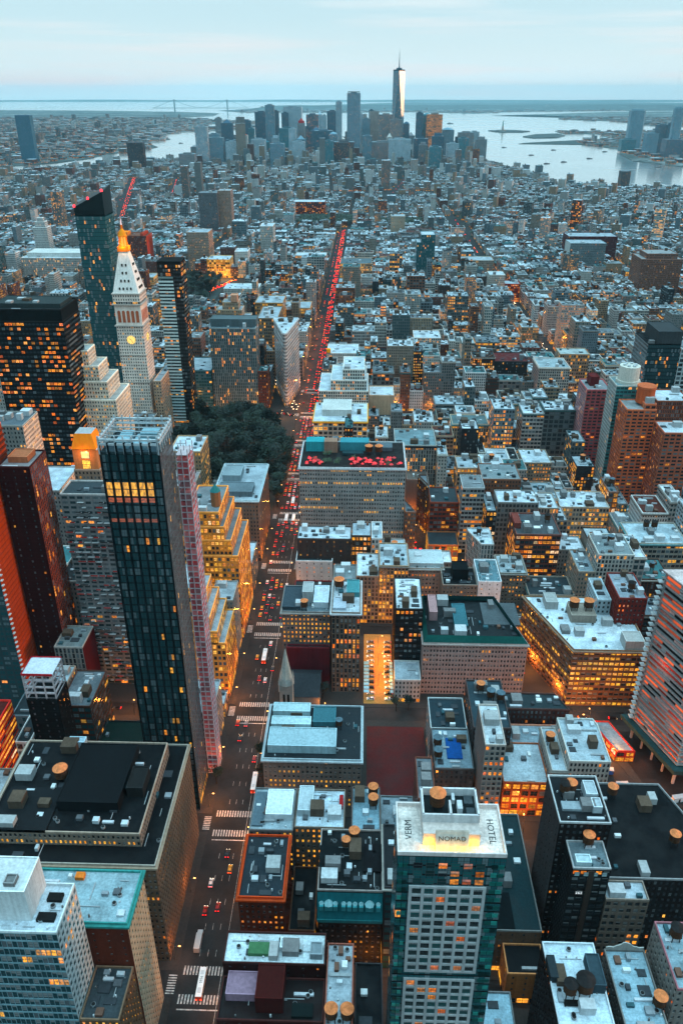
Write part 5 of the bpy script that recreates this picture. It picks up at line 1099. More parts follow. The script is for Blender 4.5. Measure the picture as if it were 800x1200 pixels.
# mid distance to the left
hero('long_white_office', 'long white office block with tall columns, left distance beyond black slab', -632, -500, 1494, 1560, 50, 'pier', (.58, .56, .53), PALE, .15, .7, n=8, boxes=((.05, .95, .2, .9, 7, (.6, .6, .58)),))
hero('white_conical_tower', 'slender white tower with rounded top left of the tall teal glass tower', -660, -632, 1640, 1665, 82, 'slit', (.62, .62, .60), PALE, .02, .6, n=0, tiers=((4, 4, 4, 4, 10), (8, 8, 8, 8, 7)))
hero('left_low_hall', 'cream hall with bright crowded roof terrace, left distance', -540, -465, 1190, 1260, 34, 'grid', (.50, .44, .38), (.45, .32, .28), .3, .8, n=24)
hero('left_grey_block', 'grey office block with orange roof glow at the left edge beyond the black slab', -640, -560, 1220, 1280, 46, 'grid', (.36, .38, .39), G, .1, .3, n=8)
hero('far_teal_block', 'dark teal apartment block at the left edge of the distance', -720, -660, 1430, 1500, 70, 'glass', (.05, .10, .11), DK, .03, .3, .6, n=4)
hero('yellow_lit_store', 'bright yellow lit store front facing the small distant park', -306, -262, 1575, 1620, 34, 'big', (.55, .35, .10), PALE, .95, 1, n=4)
hero('warm_side_tower', 'tan tower with warm lit side left of the bright yellow store', -356, -312, 1640, 1690, 74, 'punch', (.40, .33, .28), G, .12, .5, n=4, over={1: ('loft', (.55, .38, .28))})
hero('grey_twin_slab', 'grey concrete slab tower with tan end in the left middle distance', -418, -372, 2105, 2150, 98, 'slit', (.24, .24, .25), (.3, .33, .35), .02, .3, n=4)
hero('tan_end_slab', 'slim tan tower joined behind the grey concrete slab tower', -372, -340, 2120, 2160, 102, 'slit', (.45, .34, .28), G, .03, .3, n=2)
hero('white_grid_midblock', 'white grid fronted office block left of the main avenue in the middle distance', -236, -178, 1339, 1380, 30, 'grid', (.60, .60, .57), PALE, .05, .6, n=8)
hero('white_slab_midblock', 'white slab tower with columned front, middle distance left of main avenue', -231, -203, 1812, 1860, 62, 'pier', (.60, .60, .57), PALE, .05, .6, n=3)
hero('white_wall_midblock', 'broad white block beside the white slab tower', -262, -236, 1640, 1680, 38, 'punch', (.60, .60, .58), PALE, .04, .6, n=3)
hero('tan_colonnade', 'tan block with lit colonnade left of the red traffic', -142, -80, 1645, 1683, 30, 'big', (.45, .38, .33), PALE, .4, .7, n=6)
hero('tan_wedge_neighbour', 'orange and tan block directly behind the wedge building', -130, -80, 1157, 1200, 42, 'loft', (.48, .34, .22), G, .3, .8, n=6)
hero('amber_block_by_traffic', 'wide amber lit block right of the red traffic in the distance', -46, 10, 1445, 1500, 52, 'loft', (.48, .34, .24), (.2, .25, .27), .7, .9, n=6)
hero('grey_lit_block_by_traffic', 'grey block with two lit floors in front of the wide amber block', -47, -9, 1408, 1436, 28, 'office', (.36, .38, .38), G, .4, .9, n=5)
hero('black_wide_store', 'wide black walled block with pale roof right of the red traffic', -47, 10, 1290, 1335, 17, 'blank', (.02, .025, .03), (.4, .45, .47), 0, 0, n=8)
hero('teal_stack_tower', 'teal glass tower with pale louvred top in the centre distance', 96, 131, 1596, 1640, 64, 'glass', (.05, .18, .20), PALE, .02, .5, 1, n=0, tiers=((8, 0, 0, 0, 14),))
hero('cream_slab_midright', 'cream slab building with tower shoulders in the right middle distance', 180, 240, 1560, 1600, 38, 'pier', (.48, .42, .36), G, .06, .6, n=4)
hero('white_curved_slab', 'white slab with blank curved end beside a red signed block', 208, 234, 1384, 1415, 46, 'slit', (.56, .54, .50), PALE, .02, .5, n=2)
hero('red_signed_block', 'low red lit block behind the white curved slab', 236, 262, 1390, 1420, 30, 'loft', (.35, .05, .03), G, .7, 0, n=3)
hero('big_wine_block', 'wide wine red brick block in the right distance near the river', 428, 531, 1783, 1838, 48, 'punch', (.18, .045, .05), G, .03, .4, n=6)
hero('brown_courtyard_towers', 'cluster of brown brick apartment towers at the right edge', 470, 540, 1423, 1480, 66, 'punch', (.30, .18, .14), (.4, .4, .4), .05, .5, n=6, tiers=((10, 8, 6, 8, 8),))
hero('pale_slab_chelsea', 'teal grey slab with pale end wall in the right distance', 400, 470, 1646, 1690, 56, 'slit', (.28, .32, .33), G, .03, .5, n=4, over={3: ('blank', (.55, .55, .53))})
hero('cylinder_by_piers', 'grey windowed tower standing near the river piers', 932, 966, 3205, 3240, 62, 'slit', (.20, .20, .20), G, .05, .4, n=1)
hero('tan_tower_village', 'tan tower block among low dark roofs, centre right distance', 60, 95, 2100, 2140, 46, 'punch', (.50, .42, .34), G, .03, .4, n=2)
hero('wine_library', 'wide wine red block with orange grid windows facing the far green park', -210, -120, 2420, 2480, 42, 'loft', (.22, .03, .035), PALE, .25, .2, n=2)
hero('far_purple_slab', 'dark purple brown tower before the east river', -1094, -1020, 3952, 3990, 118, 'slit', (.10, .065, .075), G, .02, .4, n=2)
hero('blue_glass_tower_left', 'lone tall blue glass tower at the far left by the river', -1765, -1690, 4400, 4440, 217, 'slit', (.10, .22, .30), (.2, .3, .35), 0, .4, 1, n=1)
# church steeple
def church():
    r = empty('church', (-41.5, 351, 0)); tag(r, 'grey stone church with tall slender spire beside the avenue', 'church'); FOOT.append((-47, -22, 345, 382))
    m = MB(); m.prism(rect(-3.6, 3.6, -3.6, 3.6), 0, 26, 0, (.36, .38, .37)); m.obj('tower', M_MAS, r)
    m = MB(); m.cone(0, 0, 26, 30, 4.6, 3.6, 8, wc=(.40, .43, .42)); m.cone(0, 0, 30, 49, 3.5, .25, 8, wc=(.44, .48, .46)); m.cone(0, 0, 49, 52, .25, 0, 6, wc=(.2, .2, .2)); m.obj('spire', M_MAS, r)
    for sx in (-1, 1):
        for sy in (-1, 1):
            m = MB(); m.cone(sx*3.4, sy*3.4, 22, 27, .7, .7, 6, wc=(.38, .4, .39)); m.cone(sx*3.4, sy*3.4, 27, 32, .8, 0, 6, wc=(.4, .43, .42)); m.obj('pinnacle', M_MAS, r)
    for x in (-1.2, 1.2):
        m = MB(); m.box(x-.6, x+.6, -3.75, -3.62, 14, 20, 0, (.03, .03, .03)); m.obj('louvre', M_PLAIN, r)
    m = MB(); m.box(-4, 18, 4, 28, 0, 12, 0, (.30, .30, .29)); m.obj('nave', M_MAS, r)
    m = MB(); m.poly([(-4.5, 3.6, 12), (18.5, 3.6, 12), (18.5, 16, 19), (-4.5, 16, 19)], 0, None, (.10, .11, .12)); m.poly([(18.5, 28.4, 12), (-4.5, 28.4, 12), (-4.5, 16, 19), (18.5, 16, 19)], 0, None, (.10, .11, .12)); m.poly([(18, 4, 12), (18, 28, 12), (18, 16, 19)], 0, None, (.3, .3, .29)); m.poly([(-4, 28, 12), (-4, 4, 12), (-4, 16, 19)], 0, None, (.3, .3, .29)); m.obj('roof', M_MAS, r)
church()
# vacant lot and car park surfaces
flat('vacant_lot', [rect(4, 36, 287, 345)], .20, M_ROOF, .1, (.17, .045, .045)); FOOT.append((2, 36, 286, 345))
flat('car_park_ground', [rect(2, 19.5, 364, 432)], .20, M_MAS, .1, (.42, .30, .14)); FOOT.append((0, 19.8, 364, 434))
FOOT.append((120, 148, 286, 345)); FOOT.append((-106, -60, 286, 300)); FOOT.append((-140, -100, 312, 345))

Rs = random.Random(61); SC = ['red', 'orange', 'grey', 'blue', 'brown', 'white']
for k, (x, y) in enumerate(((128, 300), (136, 304), (143, 296), (131, 314), (152, 290), (162, 296), (171, 288), (180, 297), (190, 290), (146, 284))):
    c = [(.55, .06, .04), (.7, .25, .05), (.35, .35, .35), (.05, .15, .4), (.22, .14, .1), (.6, .6, .6)][k % 6]
    r_ = empty('site_cabin', (x, y, .15), Rs.uniform(-.5, .5)); tag(r_, f"{SC[k % 6]} site cabin, {['nearest', 'second', 'third', 'fourth', 'fifth', 'sixth', 'seventh', 'eighth', 'ninth', 'tenth'][k]} from the canopy, at the foot of the unfinished tower", 'cabin', 'site cabins below the unfinished tower')
    m = MB(); m.box(-3, 3, -1.3, 1.3, 0, 2.7, 0, c); m.obj('body', M_PLAIN, r_); m = MB(); m.box(-3.1, 3.1, -1.4, 1.4, 2.7, 2.9, 0, (.4, .42, .43), bottom=True); m.obj('roof', M_PLAIN, r_); m = MB(); m.box(-.5, .5, -1.36, -1.3, .1, 2.1, 0, (.1, .1, .1)); m.obj('door', M_PLAIN, r_)

flat('construction_yard', [[(156, 275), (206, 275), (206, 345), (137, 345), (142, 330)]], .19, M_ROOF, .04, (.07, .06, .055))

# ------------------------------------------------------------------ the ordinary buildings of every block
WALLS = [((.34, .30, .26), 'tan'), ((.28, .27, .26), 'grey'), ((.22, .10, .07), 'brick red'), ((.15, .085, .065), 'dark brown'), ((.50, .49, .46), 'cream'), ((.58, .58, .57), 'white'), ((.24, .28, .30), 'blue grey'), ((.07, .07, .075), 'black'), ((.40, .31, .23), 'sandy'), ((.30, .17, .12), 'rusty'), ((.20, .22, .22), 'slate'), ((.44, .42, .40), 'pale grey')]
ROOFS = [((.58, .63, .66), 'white'), ((.48, .54, .57), 'pale'), ((.62, .67, .70), 'snowy'), ((.26, .29, .31), 'grey'), ((.05, .055, .06), 'black'), ((.08, .10, .11), 'dark'), ((.12, .26, .27), 'teal'), ((.36, .42, .45), 'dusty'), ((.20, .08, .06), 'reddish'), ((.32, .36, .37), 'dull')]
FB = []
for p_ in PARKS: FOOT.append(p_)
def zone_h(x, y, R2):
    u = R2.random()
    if y > 2900 and x < -650: return R2.uniform(9, 19)
    if y > 2600 and x > 500: return R2.uniform(8, 18)
    if y < 500: return R2.uniform(22, 44) if u < .8 else R2.uniform(44, 60)
    if y < 1100:
        if x > 300: return R2.uniform(14, 34)
        if x < -340: return R2.uniform(18, 50)
        return R2.uniform(18, 46) if u < .82 else R2.uniform(46, 66)
    if y < 1600: return (R2.uniform(15, 36) if u < .84 else R2.uniform(38, 62)) if x < 260 else (R2.uniform(12, 26) if u < .9 else R2.uniform(30, 48))
    if y < 3300: return R2.uniform(9, 19) if u < .965 else R2.uniform(24, 48)
    if y < 4000: return R2.uniform(11, 24) if u < .94 else R2.uniform(30, 60)
    return R2.uniform(16, 42) if u < .8 else R2.uniform(45, 95)
def in_view(x, y, z, mx=60, my=80):
    p = project(x, y, z); return p[2] > 1 and -mx < p[0] < 800+mx and p[1] < 1200+my
def add_fb(poly, R2, row, far=0, hmul=1.0):
    if area(poly) < 0: poly = poly[::-1]
    if abs(area(poly)) < 45: return
    cx = sum(p[0] for p in poly)/len(poly); cy_ = sum(p[1] for p in poly)/len(poly)
    h = zone_h(cx, cy_, R2)*hmul
    if not (in_view(cx, cy_, h) or in_view(cx, cy_, 0)): return
    wi = R2.choice([0, 0, 1, 1, 2, 3, 4, 4, 5, 6, 7, 8, 9, 10, 11, 11] if cy_ < 1600 else [0, 1, 1, 2, 4, 5, 5, 6, 6, 8, 10, 11, 11]); ri = R2.choice([0, 0, 1, 1, 2, 3, 3, 4, 5, 6, 7, 8, 9] if cy_ > 450 else [0, 1, 3, 4, 4, 5, 5, 7, 9, 9])
    sty = R2.choice(['loft', 'loft', 'punch', 'punch', 'pair', 'office', 'pier', 'grid', 'big']) if h > 18 else R2.choice(['punch', 'punch', 'pair', 'loft'])
    lit = R2.choice([.0, .02, .03, .05, .08, .14]) if R2.random() < .76 else R2.uniform(.35, .8)
    if cy_ > 1500: lit *= .55
    if cy_ > 2500: lit *= .5
    FB.append(dict(poly=poly, h=h, wi=wi, ri=ri, sty=sty, lit=lit, warm=R2.uniform(.2, 1), teal=R2.choice([0, 0, .3, .6]), row=row, cx=cx, cy=cy_, seed=R2.random()*500, far=far))
def free_spans(x0, x1, y0, y1):
    sp = [(x0, x1)]
    for (a, b, c, d) in FOOT:
        if c < y1-2 and d > y0+2:
            new = []
            for (p, q) in sp:
                if b <= p or a >= q: new.append((p, q)); continue
                if a-.4 > p: new.append((p, a-.4))
                if b+.4 < q: new.append((b+.4, q))
            sp = new
    return [(p, q) for p, q in sp if q-p > 5]
row_keys = {}
for (x0, x1, y0, y1, n) in BLOCKS:
    if n < 7 and n >= 0 and False: continue
    if n > 32: continue
    if not any(in_view(x, y, z) for x in (x0, (x0+x1)/2, x1) for y in (y0, y1) for z in (0, 40)): continue
    if n < 7 : continue
    mid = (y0+y1)/2
    for side, (ya, yb) in enumerate(((y0, mid-1.5), (mid+1.5, y1))):
        R2 = random.Random(int(x0*7+ya*13)); row = (33-n)*2+side
        for (p, q) in free_spans(x0, x1, ya, yb):
            x = p
            while x < q-4:
                w = R2.choice([7.6, 7.6, 11, 15, 15, 19, 23, 30] if ya < 1600 and abs(x) < 520 else [6, 7.6, 7.6, 9, 15, 19, 26, 34])
                if q-(x+w) < 6: w = q-x
                dp = 0 if R2.random() < .4 else R2.uniform(0, 9)
                # heroes may only partly overlap this strip, so keep the strip clear of them in y as well
                ry0, ry1 = (ya, yb-dp) if side == 0 else (ya+dp, yb)
                for pl in cut_bway(rect(x, x+w-.15, ry0, ry1)): add_fb(pl, R2, row)
                x += w
# irregular streets south of the numbered grid: rotated patches of small lots
def patch(ox, oy, ang, nx, ny, cw, cd, test, seed, every=(6, 2), hmul=1.0, wild=.15, gap=12):
    R2 = random.Random(seed); c_, s_ = math.cos(ang), math.sin(ang)
    X = 0
    for i in range(nx):
        X += cw+(gap if i % every[0] == 0 else .3); Y = 0
        for j in range(ny):
            Y += cd+(gap if j % every[1] == 0 else 3)
            x, y = ox+X*c_-Y*s_, oy+X*s_+Y*c_
            if not test(x, y): continue
            if R2.random() < .05: continue
            w, d = cw*R2.uniform(.75, 1.0), cd*R2.uniform(.7, 1.0)
            hm2 = hmul
            if R2.random() < wild*.35: w *= 1.8; d *= 1.35; hm2 = hmul*R2.uniform(1.6, 2.8)
            q = [(-w/2, -d/2), (w/2, -d/2), (w/2, d/2), (-w/2, d/2)]
            add_fb([(x+a*c_-b*s_, y+a*s_+b*c_) for a, b in q], R2, 60+int(y/60), 1, hm2)
HFOOT = list(FOOT)
GREEN = [(-190, -20, 2270, 2400), (20, 150, 2260, 2330), (-640, -560, 2000, 2100), (700, 760, 2300, 2420)]
CORR = [((-680, 2300), (-980, 3620), 20), ((-690, 2950), (-790, 3600), 13), ((249, 1560), (249, 2450), 15), ((20, 2500), (170, 3700), 10), ((523, 1560), (523, 2300), 13), ((-825, 1560), (-825, 3000), 13), ((-1040, 1560), (-1040, 3200), 13)]
def clear(x, y):
    for (ax, ay), (bx_, by_), hw in CORR:
        if ay < y < by_ and abs(x-(ax+(bx_-ax)*(y-ay)/(by_-ay))) < hw+9: return False
    if any(a-12 < x < b+12 and c-12 < y < d+12 for a, b, c, d in HFOOT): return False
    if any(a < x < b and c < y < d for a, b, c, d in GREEN): return False
    return pip(x, y, MANH) and pip(x*1.0+(25 if x > 0 else -25), y, MANH) and pip(x, y+40, MANH)
Y7 = street(7)-half_street(7)+4
patch(-1400, Y7, 0, 112, 28, 15, 25, lambda x, y: Y7 < y < 3000 and x < 240 and clear(x, y) and abs(x+62+(y-2200)*-.0) > (9 if y < 2240 else 0), 11, (8, 2))
patch(-500, 2250, R_(-24), 150, 80, 14, 22, lambda x, y: y > 1568 and y < 3400 and x > 258 and clear(x, y), 12, (7, 2))
patch(-2000, 3000, R_(3), 150, 38, 17, 26, lambda x, y: 3010 < y < 4100 and (x < 250 or y > 3400) and x < 1000 and clear(x, y), 13, (7, 2))
patch(-1700, 3900, R_(8), 90, 40, 28, 30, lambda x, y: 4100 < y < 5350 and clear(x, y), 14, (4, 2))

ORD = ['', 'first', 'second', 'third', 'fourth', 'fifth', 'sixth', 'seventh', 'eighth', 'ninth', 'tenth', 'eleventh', 'twelfth', 'thirteenth', 'fourteenth', 'fifteenth', 'sixteenth', 'seventeenth', 'eighteenth', 'nineteenth', 'twentieth']
CARD = ['no', 'one', 'two', 'three', 'four', 'five', 'six', 'seven', 'eight', 'nine', 'ten', 'eleven', 'twelve', 'thirteen', 'fourteen', 'fifteen', 'sixteen', 'seventeen', 'eighteen', 'nineteen', 'twenty']
def ordw(n):
    if n <= 20: return ORD[n]
    if n == 30: return 'thirtieth'
    if n == 40: return 'fortieth'
    if n >= 100: return 'hundredth'
    return {2: 'twenty', 3: 'thirty', 4: 'forty', 5: 'fifty', 6: 'sixty', 7: 'seventy', 8: 'eighty', 9: 'ninety'}[n//10]+'-'+(ORD[n % 10] or 'tenth')
# ------------------------------------------------------------------ the downtown skyline: every tower a thing
# (centre x px, width px, top y px, depth m, wall colour, style, lit, crown, words)
def world_at(px, py, y):
    d = _F+_Rt*(px-400)/FPX+_U*(600-py)/FPX; t = y/d[1]; return d[0]*t, CAM_H+d[2]*t
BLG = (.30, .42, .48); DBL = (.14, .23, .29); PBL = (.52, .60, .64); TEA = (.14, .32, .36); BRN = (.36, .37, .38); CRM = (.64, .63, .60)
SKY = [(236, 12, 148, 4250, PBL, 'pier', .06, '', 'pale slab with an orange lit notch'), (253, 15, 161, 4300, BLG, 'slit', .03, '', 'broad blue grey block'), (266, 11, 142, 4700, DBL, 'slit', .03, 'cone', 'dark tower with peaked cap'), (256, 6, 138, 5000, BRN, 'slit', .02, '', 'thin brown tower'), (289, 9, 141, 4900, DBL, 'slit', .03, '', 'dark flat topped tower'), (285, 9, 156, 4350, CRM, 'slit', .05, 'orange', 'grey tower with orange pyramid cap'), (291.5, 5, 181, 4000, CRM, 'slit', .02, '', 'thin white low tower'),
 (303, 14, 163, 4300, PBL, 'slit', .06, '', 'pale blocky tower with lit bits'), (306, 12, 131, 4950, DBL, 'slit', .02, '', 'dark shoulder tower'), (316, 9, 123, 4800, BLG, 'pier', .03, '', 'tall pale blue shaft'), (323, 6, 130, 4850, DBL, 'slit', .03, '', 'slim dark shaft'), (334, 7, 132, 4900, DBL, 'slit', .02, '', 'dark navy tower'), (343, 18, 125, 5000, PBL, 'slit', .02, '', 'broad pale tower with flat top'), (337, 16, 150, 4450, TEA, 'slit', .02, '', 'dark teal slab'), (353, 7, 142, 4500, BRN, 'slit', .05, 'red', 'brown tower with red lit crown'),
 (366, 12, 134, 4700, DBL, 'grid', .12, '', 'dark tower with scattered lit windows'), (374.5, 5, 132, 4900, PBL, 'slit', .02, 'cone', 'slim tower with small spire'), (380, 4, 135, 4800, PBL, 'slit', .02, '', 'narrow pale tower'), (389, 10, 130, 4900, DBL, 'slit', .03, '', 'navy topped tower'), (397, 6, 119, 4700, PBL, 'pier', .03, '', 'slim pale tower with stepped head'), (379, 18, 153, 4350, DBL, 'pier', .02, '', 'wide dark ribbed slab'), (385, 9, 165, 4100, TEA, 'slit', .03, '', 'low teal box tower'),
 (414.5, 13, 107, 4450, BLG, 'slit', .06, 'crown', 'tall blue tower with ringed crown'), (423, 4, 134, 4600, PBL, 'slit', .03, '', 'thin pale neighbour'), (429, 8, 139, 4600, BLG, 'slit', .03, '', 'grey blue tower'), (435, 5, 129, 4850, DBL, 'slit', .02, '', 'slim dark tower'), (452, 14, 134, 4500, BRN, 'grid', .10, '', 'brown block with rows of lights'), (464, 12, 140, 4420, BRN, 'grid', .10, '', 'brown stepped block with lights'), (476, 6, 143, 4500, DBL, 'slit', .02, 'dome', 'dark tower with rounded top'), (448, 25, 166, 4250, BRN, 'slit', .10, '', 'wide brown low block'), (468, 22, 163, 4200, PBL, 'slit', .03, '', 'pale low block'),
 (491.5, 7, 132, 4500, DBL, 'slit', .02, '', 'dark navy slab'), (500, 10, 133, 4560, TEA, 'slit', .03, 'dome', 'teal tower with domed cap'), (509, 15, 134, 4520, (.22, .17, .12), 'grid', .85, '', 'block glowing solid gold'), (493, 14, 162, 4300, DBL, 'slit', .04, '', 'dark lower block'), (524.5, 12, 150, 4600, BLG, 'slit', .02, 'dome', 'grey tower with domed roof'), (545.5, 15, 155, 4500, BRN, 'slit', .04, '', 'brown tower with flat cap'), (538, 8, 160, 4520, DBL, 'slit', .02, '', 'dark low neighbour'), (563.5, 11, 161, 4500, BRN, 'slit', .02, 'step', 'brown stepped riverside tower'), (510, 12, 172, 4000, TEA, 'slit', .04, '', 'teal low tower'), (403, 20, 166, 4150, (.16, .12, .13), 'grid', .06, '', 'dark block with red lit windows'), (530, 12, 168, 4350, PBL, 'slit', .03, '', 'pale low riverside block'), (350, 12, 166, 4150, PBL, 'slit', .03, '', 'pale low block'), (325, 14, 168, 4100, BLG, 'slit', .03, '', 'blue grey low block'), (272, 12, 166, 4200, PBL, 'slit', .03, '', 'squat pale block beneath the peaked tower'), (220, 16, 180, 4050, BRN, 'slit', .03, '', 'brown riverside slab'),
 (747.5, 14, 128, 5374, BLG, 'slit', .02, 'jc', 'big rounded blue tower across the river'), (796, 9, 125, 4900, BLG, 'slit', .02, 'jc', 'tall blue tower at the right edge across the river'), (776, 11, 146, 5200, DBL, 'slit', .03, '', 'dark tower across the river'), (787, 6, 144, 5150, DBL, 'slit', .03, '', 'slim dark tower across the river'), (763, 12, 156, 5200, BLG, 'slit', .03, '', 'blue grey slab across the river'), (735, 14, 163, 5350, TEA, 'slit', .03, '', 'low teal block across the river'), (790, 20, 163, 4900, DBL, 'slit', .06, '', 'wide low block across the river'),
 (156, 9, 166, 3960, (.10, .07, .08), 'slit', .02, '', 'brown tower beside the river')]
SKY_PTS = []
Rk = random.Random(41); kk = 0
for px in list(range(232, 462, 8))+list(range(484, 560, 10)):
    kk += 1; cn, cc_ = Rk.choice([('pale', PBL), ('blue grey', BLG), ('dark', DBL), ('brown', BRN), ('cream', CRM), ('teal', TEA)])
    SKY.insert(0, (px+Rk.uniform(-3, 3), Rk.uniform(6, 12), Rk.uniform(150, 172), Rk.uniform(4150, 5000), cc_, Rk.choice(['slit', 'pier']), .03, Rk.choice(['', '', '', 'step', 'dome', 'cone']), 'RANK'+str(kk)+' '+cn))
for i, (px, w, py, y, col, sty, lit, crown, words) in enumerate(SKY):
    if i == len(SKY)-1: continue
    x, h = world_at(px, py, y); wm = w*y/(FPX*math.cos(PITCH))*.92*1.02
    SKY_PTS.append((x, y, wm))
    r = empty('skyscraper' if 'across' not in words else 'riverside_tower', (x, y, 0)); d = wm*.8
    tag(r, None, 'skyscraper')
    if words.startswith('RANK'):
        wk = words.split(' ', 1); kq = int(wk[0][4:]); words = wk[1]+' tower, '+(ordw(kq) if kq <= 29 else ordw(kq-29))+' from left in lower rank'
    lr = 'left of the spired tower' if px < 467 else 'right of the spired tower'
    r['label'] = words if 'across' in words else words+' downtown, '+('well ' if abs(px-467) > 110 else 'just ' if abs(px-467) < 40 else '')+lr
    W = MB(); pl = rect(-wm/2, wm/2, -d/2, d/2)
    if crown == 'jc': pl = [(-wm/2, -d*.2), (-wm*.35, -d/2), (wm*.35, -d/2), (wm/2, -d*.2), (wm/2, d/2), (-wm/2, d/2)]
    hh = h-(8 if crown in ('cone', 'orange', 'dome', 'step', 'red', 'crown', 'jc') else 0)
    big = STY['slit']; W_sty = sty
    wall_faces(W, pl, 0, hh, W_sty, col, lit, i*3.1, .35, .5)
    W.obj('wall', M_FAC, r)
    m = MB(); m.poly([(*p, hh) for p in pl], 0, None, (.3, .36, .38)); m.box(-wm*.25, wm*.25, -d*.2, d*.2, hh, hh+5, 0, tuple(c*.8 for c in col)); m.obj('roof', M_ROOF, r)
    m = MB(); k = 1.0
    if crown in ('cone', 'orange'): m.cone(0, 0, hh, h+(10 if crown == 'cone' else 4), wm*.5, 0, 4, wc=(.7, .2, .04) if crown == 'orange' else col, ph=math.pi/4)
    if crown == 'dome': m.cone(0, 0, hh, h-2, wm*.48, wm*.34, 14, wc=col); m.cone(0, 0, h-2, h+3, wm*.34, .5, 14, wc=col)
    if crown == 'step': m.box(-wm*.3, wm*.3, -d*.3, d*.3, hh, h+4, 0, col)
    if crown == 'red': m.box(-wm*.42, wm*.42, -d*.42, d*.42, hh-22, h+2, 0, (.55, .05, .05)); m.cone(0, 0, h+2, h+16, wm*.3, 0, 4, wc=(.5, .1, .08))
    if crown == 'crown':
        for q in range(10): a = 2*math.pi*q/10; m.box(wm*.42*math.cos(a)-1.5, wm*.42*math.cos(a)+1.5, d*.42*math.sin(a)-1.5, d*.42*math.sin(a)+1.5, hh, h, 0, col)
        m.box(-wm*.45, wm*.45, -d*.45, d*.45, h-2, h, 0, (.05, .08, .1), bottom=True)
    if crown == 'jc': m.prism(inset(pl, wm*.12), hh, h, 0, col)
    m.obj('crown', M_MAS, r)
def spire_tower():
    x, h = world_at(467.5, 81.5, 4566); r = empty('spired_skyscraper', (x, 4566, 0)); tag(r, 'tallest skyscraper with chamfered glass sides and long thin spire', 'skyscraper'); SKY_PTS.append((x, 4566, 66))
    a = 30; b = 21; col = (.20, .30, .36); m = MB(); wall_faces(m, rect(-a, a, -a, a), 0, 56, 'slit', (.3, .36, .38), .05, 1); 
    base = rect(-a, a, -a, a); top = [(b*1.38*math.cos(math.pi/2*k), b*1.38*math.sin(math.pi/2*k)) for k in (3, 0, 1, 2)]   # turned 45 degrees
    z0, z1 = 56, h-6
    for i in range(4):
        A, B = base[i], base[(i+1) % 4]; T0, T1 = top[i], top[(i+1) % 4]
        m.poly([(*A, z0), (*B, z0), (*T0, z1)], 0, [(0, 20), (24, 20), (12, 110)], col, (.9, .6, .05), (i*4, .5, .7))
        m.poly([(*B, z0), (*T1, z1), (*T0, z1)], 0, [(0, 20), (12, 110), (-12, 110)], (.34, .44, .50), (.9, .6, .05), (i*4+2, .5, .7))
    m.obj('wall', M_FAC, r)
    m = MB(); m.prism(top, z1, h, 0, (.05, .09, .12)); m.obj('parapet', M_MAS, r)
    m = MB(); m.cone(0, 0, h, h+7, 14, 14, 20, wc=(.12, .2, .24)); m.cone(0, 0, h+7, h+14, 4, 3.4, 12, wc=(.2, .3, .34)); m.cone(0, 0, h+14, h+72, 2.6, .8, 8, wc=(.16, .22, .26)); m.cone(0, 0, h+72, h+92, .8, .15, 6, wc=(.2, .26, .3)); m.obj('spire', M_MAS, r)
spire_tower()
FB[:] = [b for b in FB if not any(abs(b['cx']-sx) < sw*.5+16 and abs(b['cy']-sy) < sw*.5+16 for sx, sy, sw in SKY_PTS)]

# ------------------------------------------------------------------ choose the 290 of each kind that show largest; the rest is one mass
def bscore(b):
    pts = [project(p[0], p[1], z) for p in b['poly'] for z in (0, b['h'])]; xs = [p[0] for p in pts]; ys = [p[1] for p in pts]
    w = max(0, min(810, max(xs))-max(-10, min(xs))); hh = max(0, min(1210, max(ys))-min(ys)); top = [project(p[0], p[1], b['h']) for p in b['poly']]
    return abs(area([(t[0], t[1]) for t in top]))+.45*w*hh if w > 0 else 0
def kind_of(b):
    if b['h'] < 17: return 'row_house'
    if b['sty'] in ('loft', 'big', 'office'): return 'loft_building'
    if b['sty'] in ('punch', 'pair', 'grid'): return 'apartment_house'
    return 'office_building'
for b in FB: b['s'] = bscore(b); b['kind'] = kind_of(b)
FB = [b for b in FB if b['s'] > 0]
FB.sort(key=lambda b: -b['s'])
chosen, left = [], []; cnt = {}
for b in FB:
    k = b['kind']
    if cnt.get(k, 0) < 205 and len(chosen) < 560 and b['cy'] < 3000: cnt[k] = cnt.get(k, 0)+1; chosen.append(b)
    else: left.append(b)
mass = MB(); Rm = random.Random(99)
for b in left:
    wc = WALLS[b['wi']][0]; rc = ROOFS[b['ri']][0]; k = b['cy']
    wall_faces(mass, b['poly'], 0, b['h'], b['sty'] if k < 2500 else 'punch', wc, b['lit'], b['seed'], b['warm'], b['teal'])
    ph = .8 if k < 1500 else 0
    if ph: roof_faces(mass, mass, b['poly'], b['h'], ph, .4, rc, tuple(min(1, c*1.2+.03) for c in wc), 1, 2)
    else: mass.poly([(p[0], p[1], b['h']) for p in b['poly']], 1, None, rc)
    A = abs(area(b['poly'])); nn = int(min(10, A/40)) if k < 1600 else int(min(6, A/70)) if k < 3000 else int(min(3, A/150+Rm.random()))
    for kd, x0, x1, y0, y1, hh, cc in clutter(Rm, b['poly'], b['h'], nn): mass.box(x0, x1, y0, y1, b['h'], b['h']+hh, 2, cc)
    if k < 1700 and Rm.random() < .22 and A > 90:
        mass.cone(b['cx'], b['cy'], b['h']+2, b['h']+6, 2, 2, 8, 2, (.12, .08, .05)); mass.cone(b['cx'], b['cy'], b['h']+6, b['h']+7.6, 2.2, 0, 8, 2, (.45, .22, .12))
tag(mass.obj('distant_buildings', [M_FAC, M_ROOF, M_MAS]), None, None, None, 'stuff')
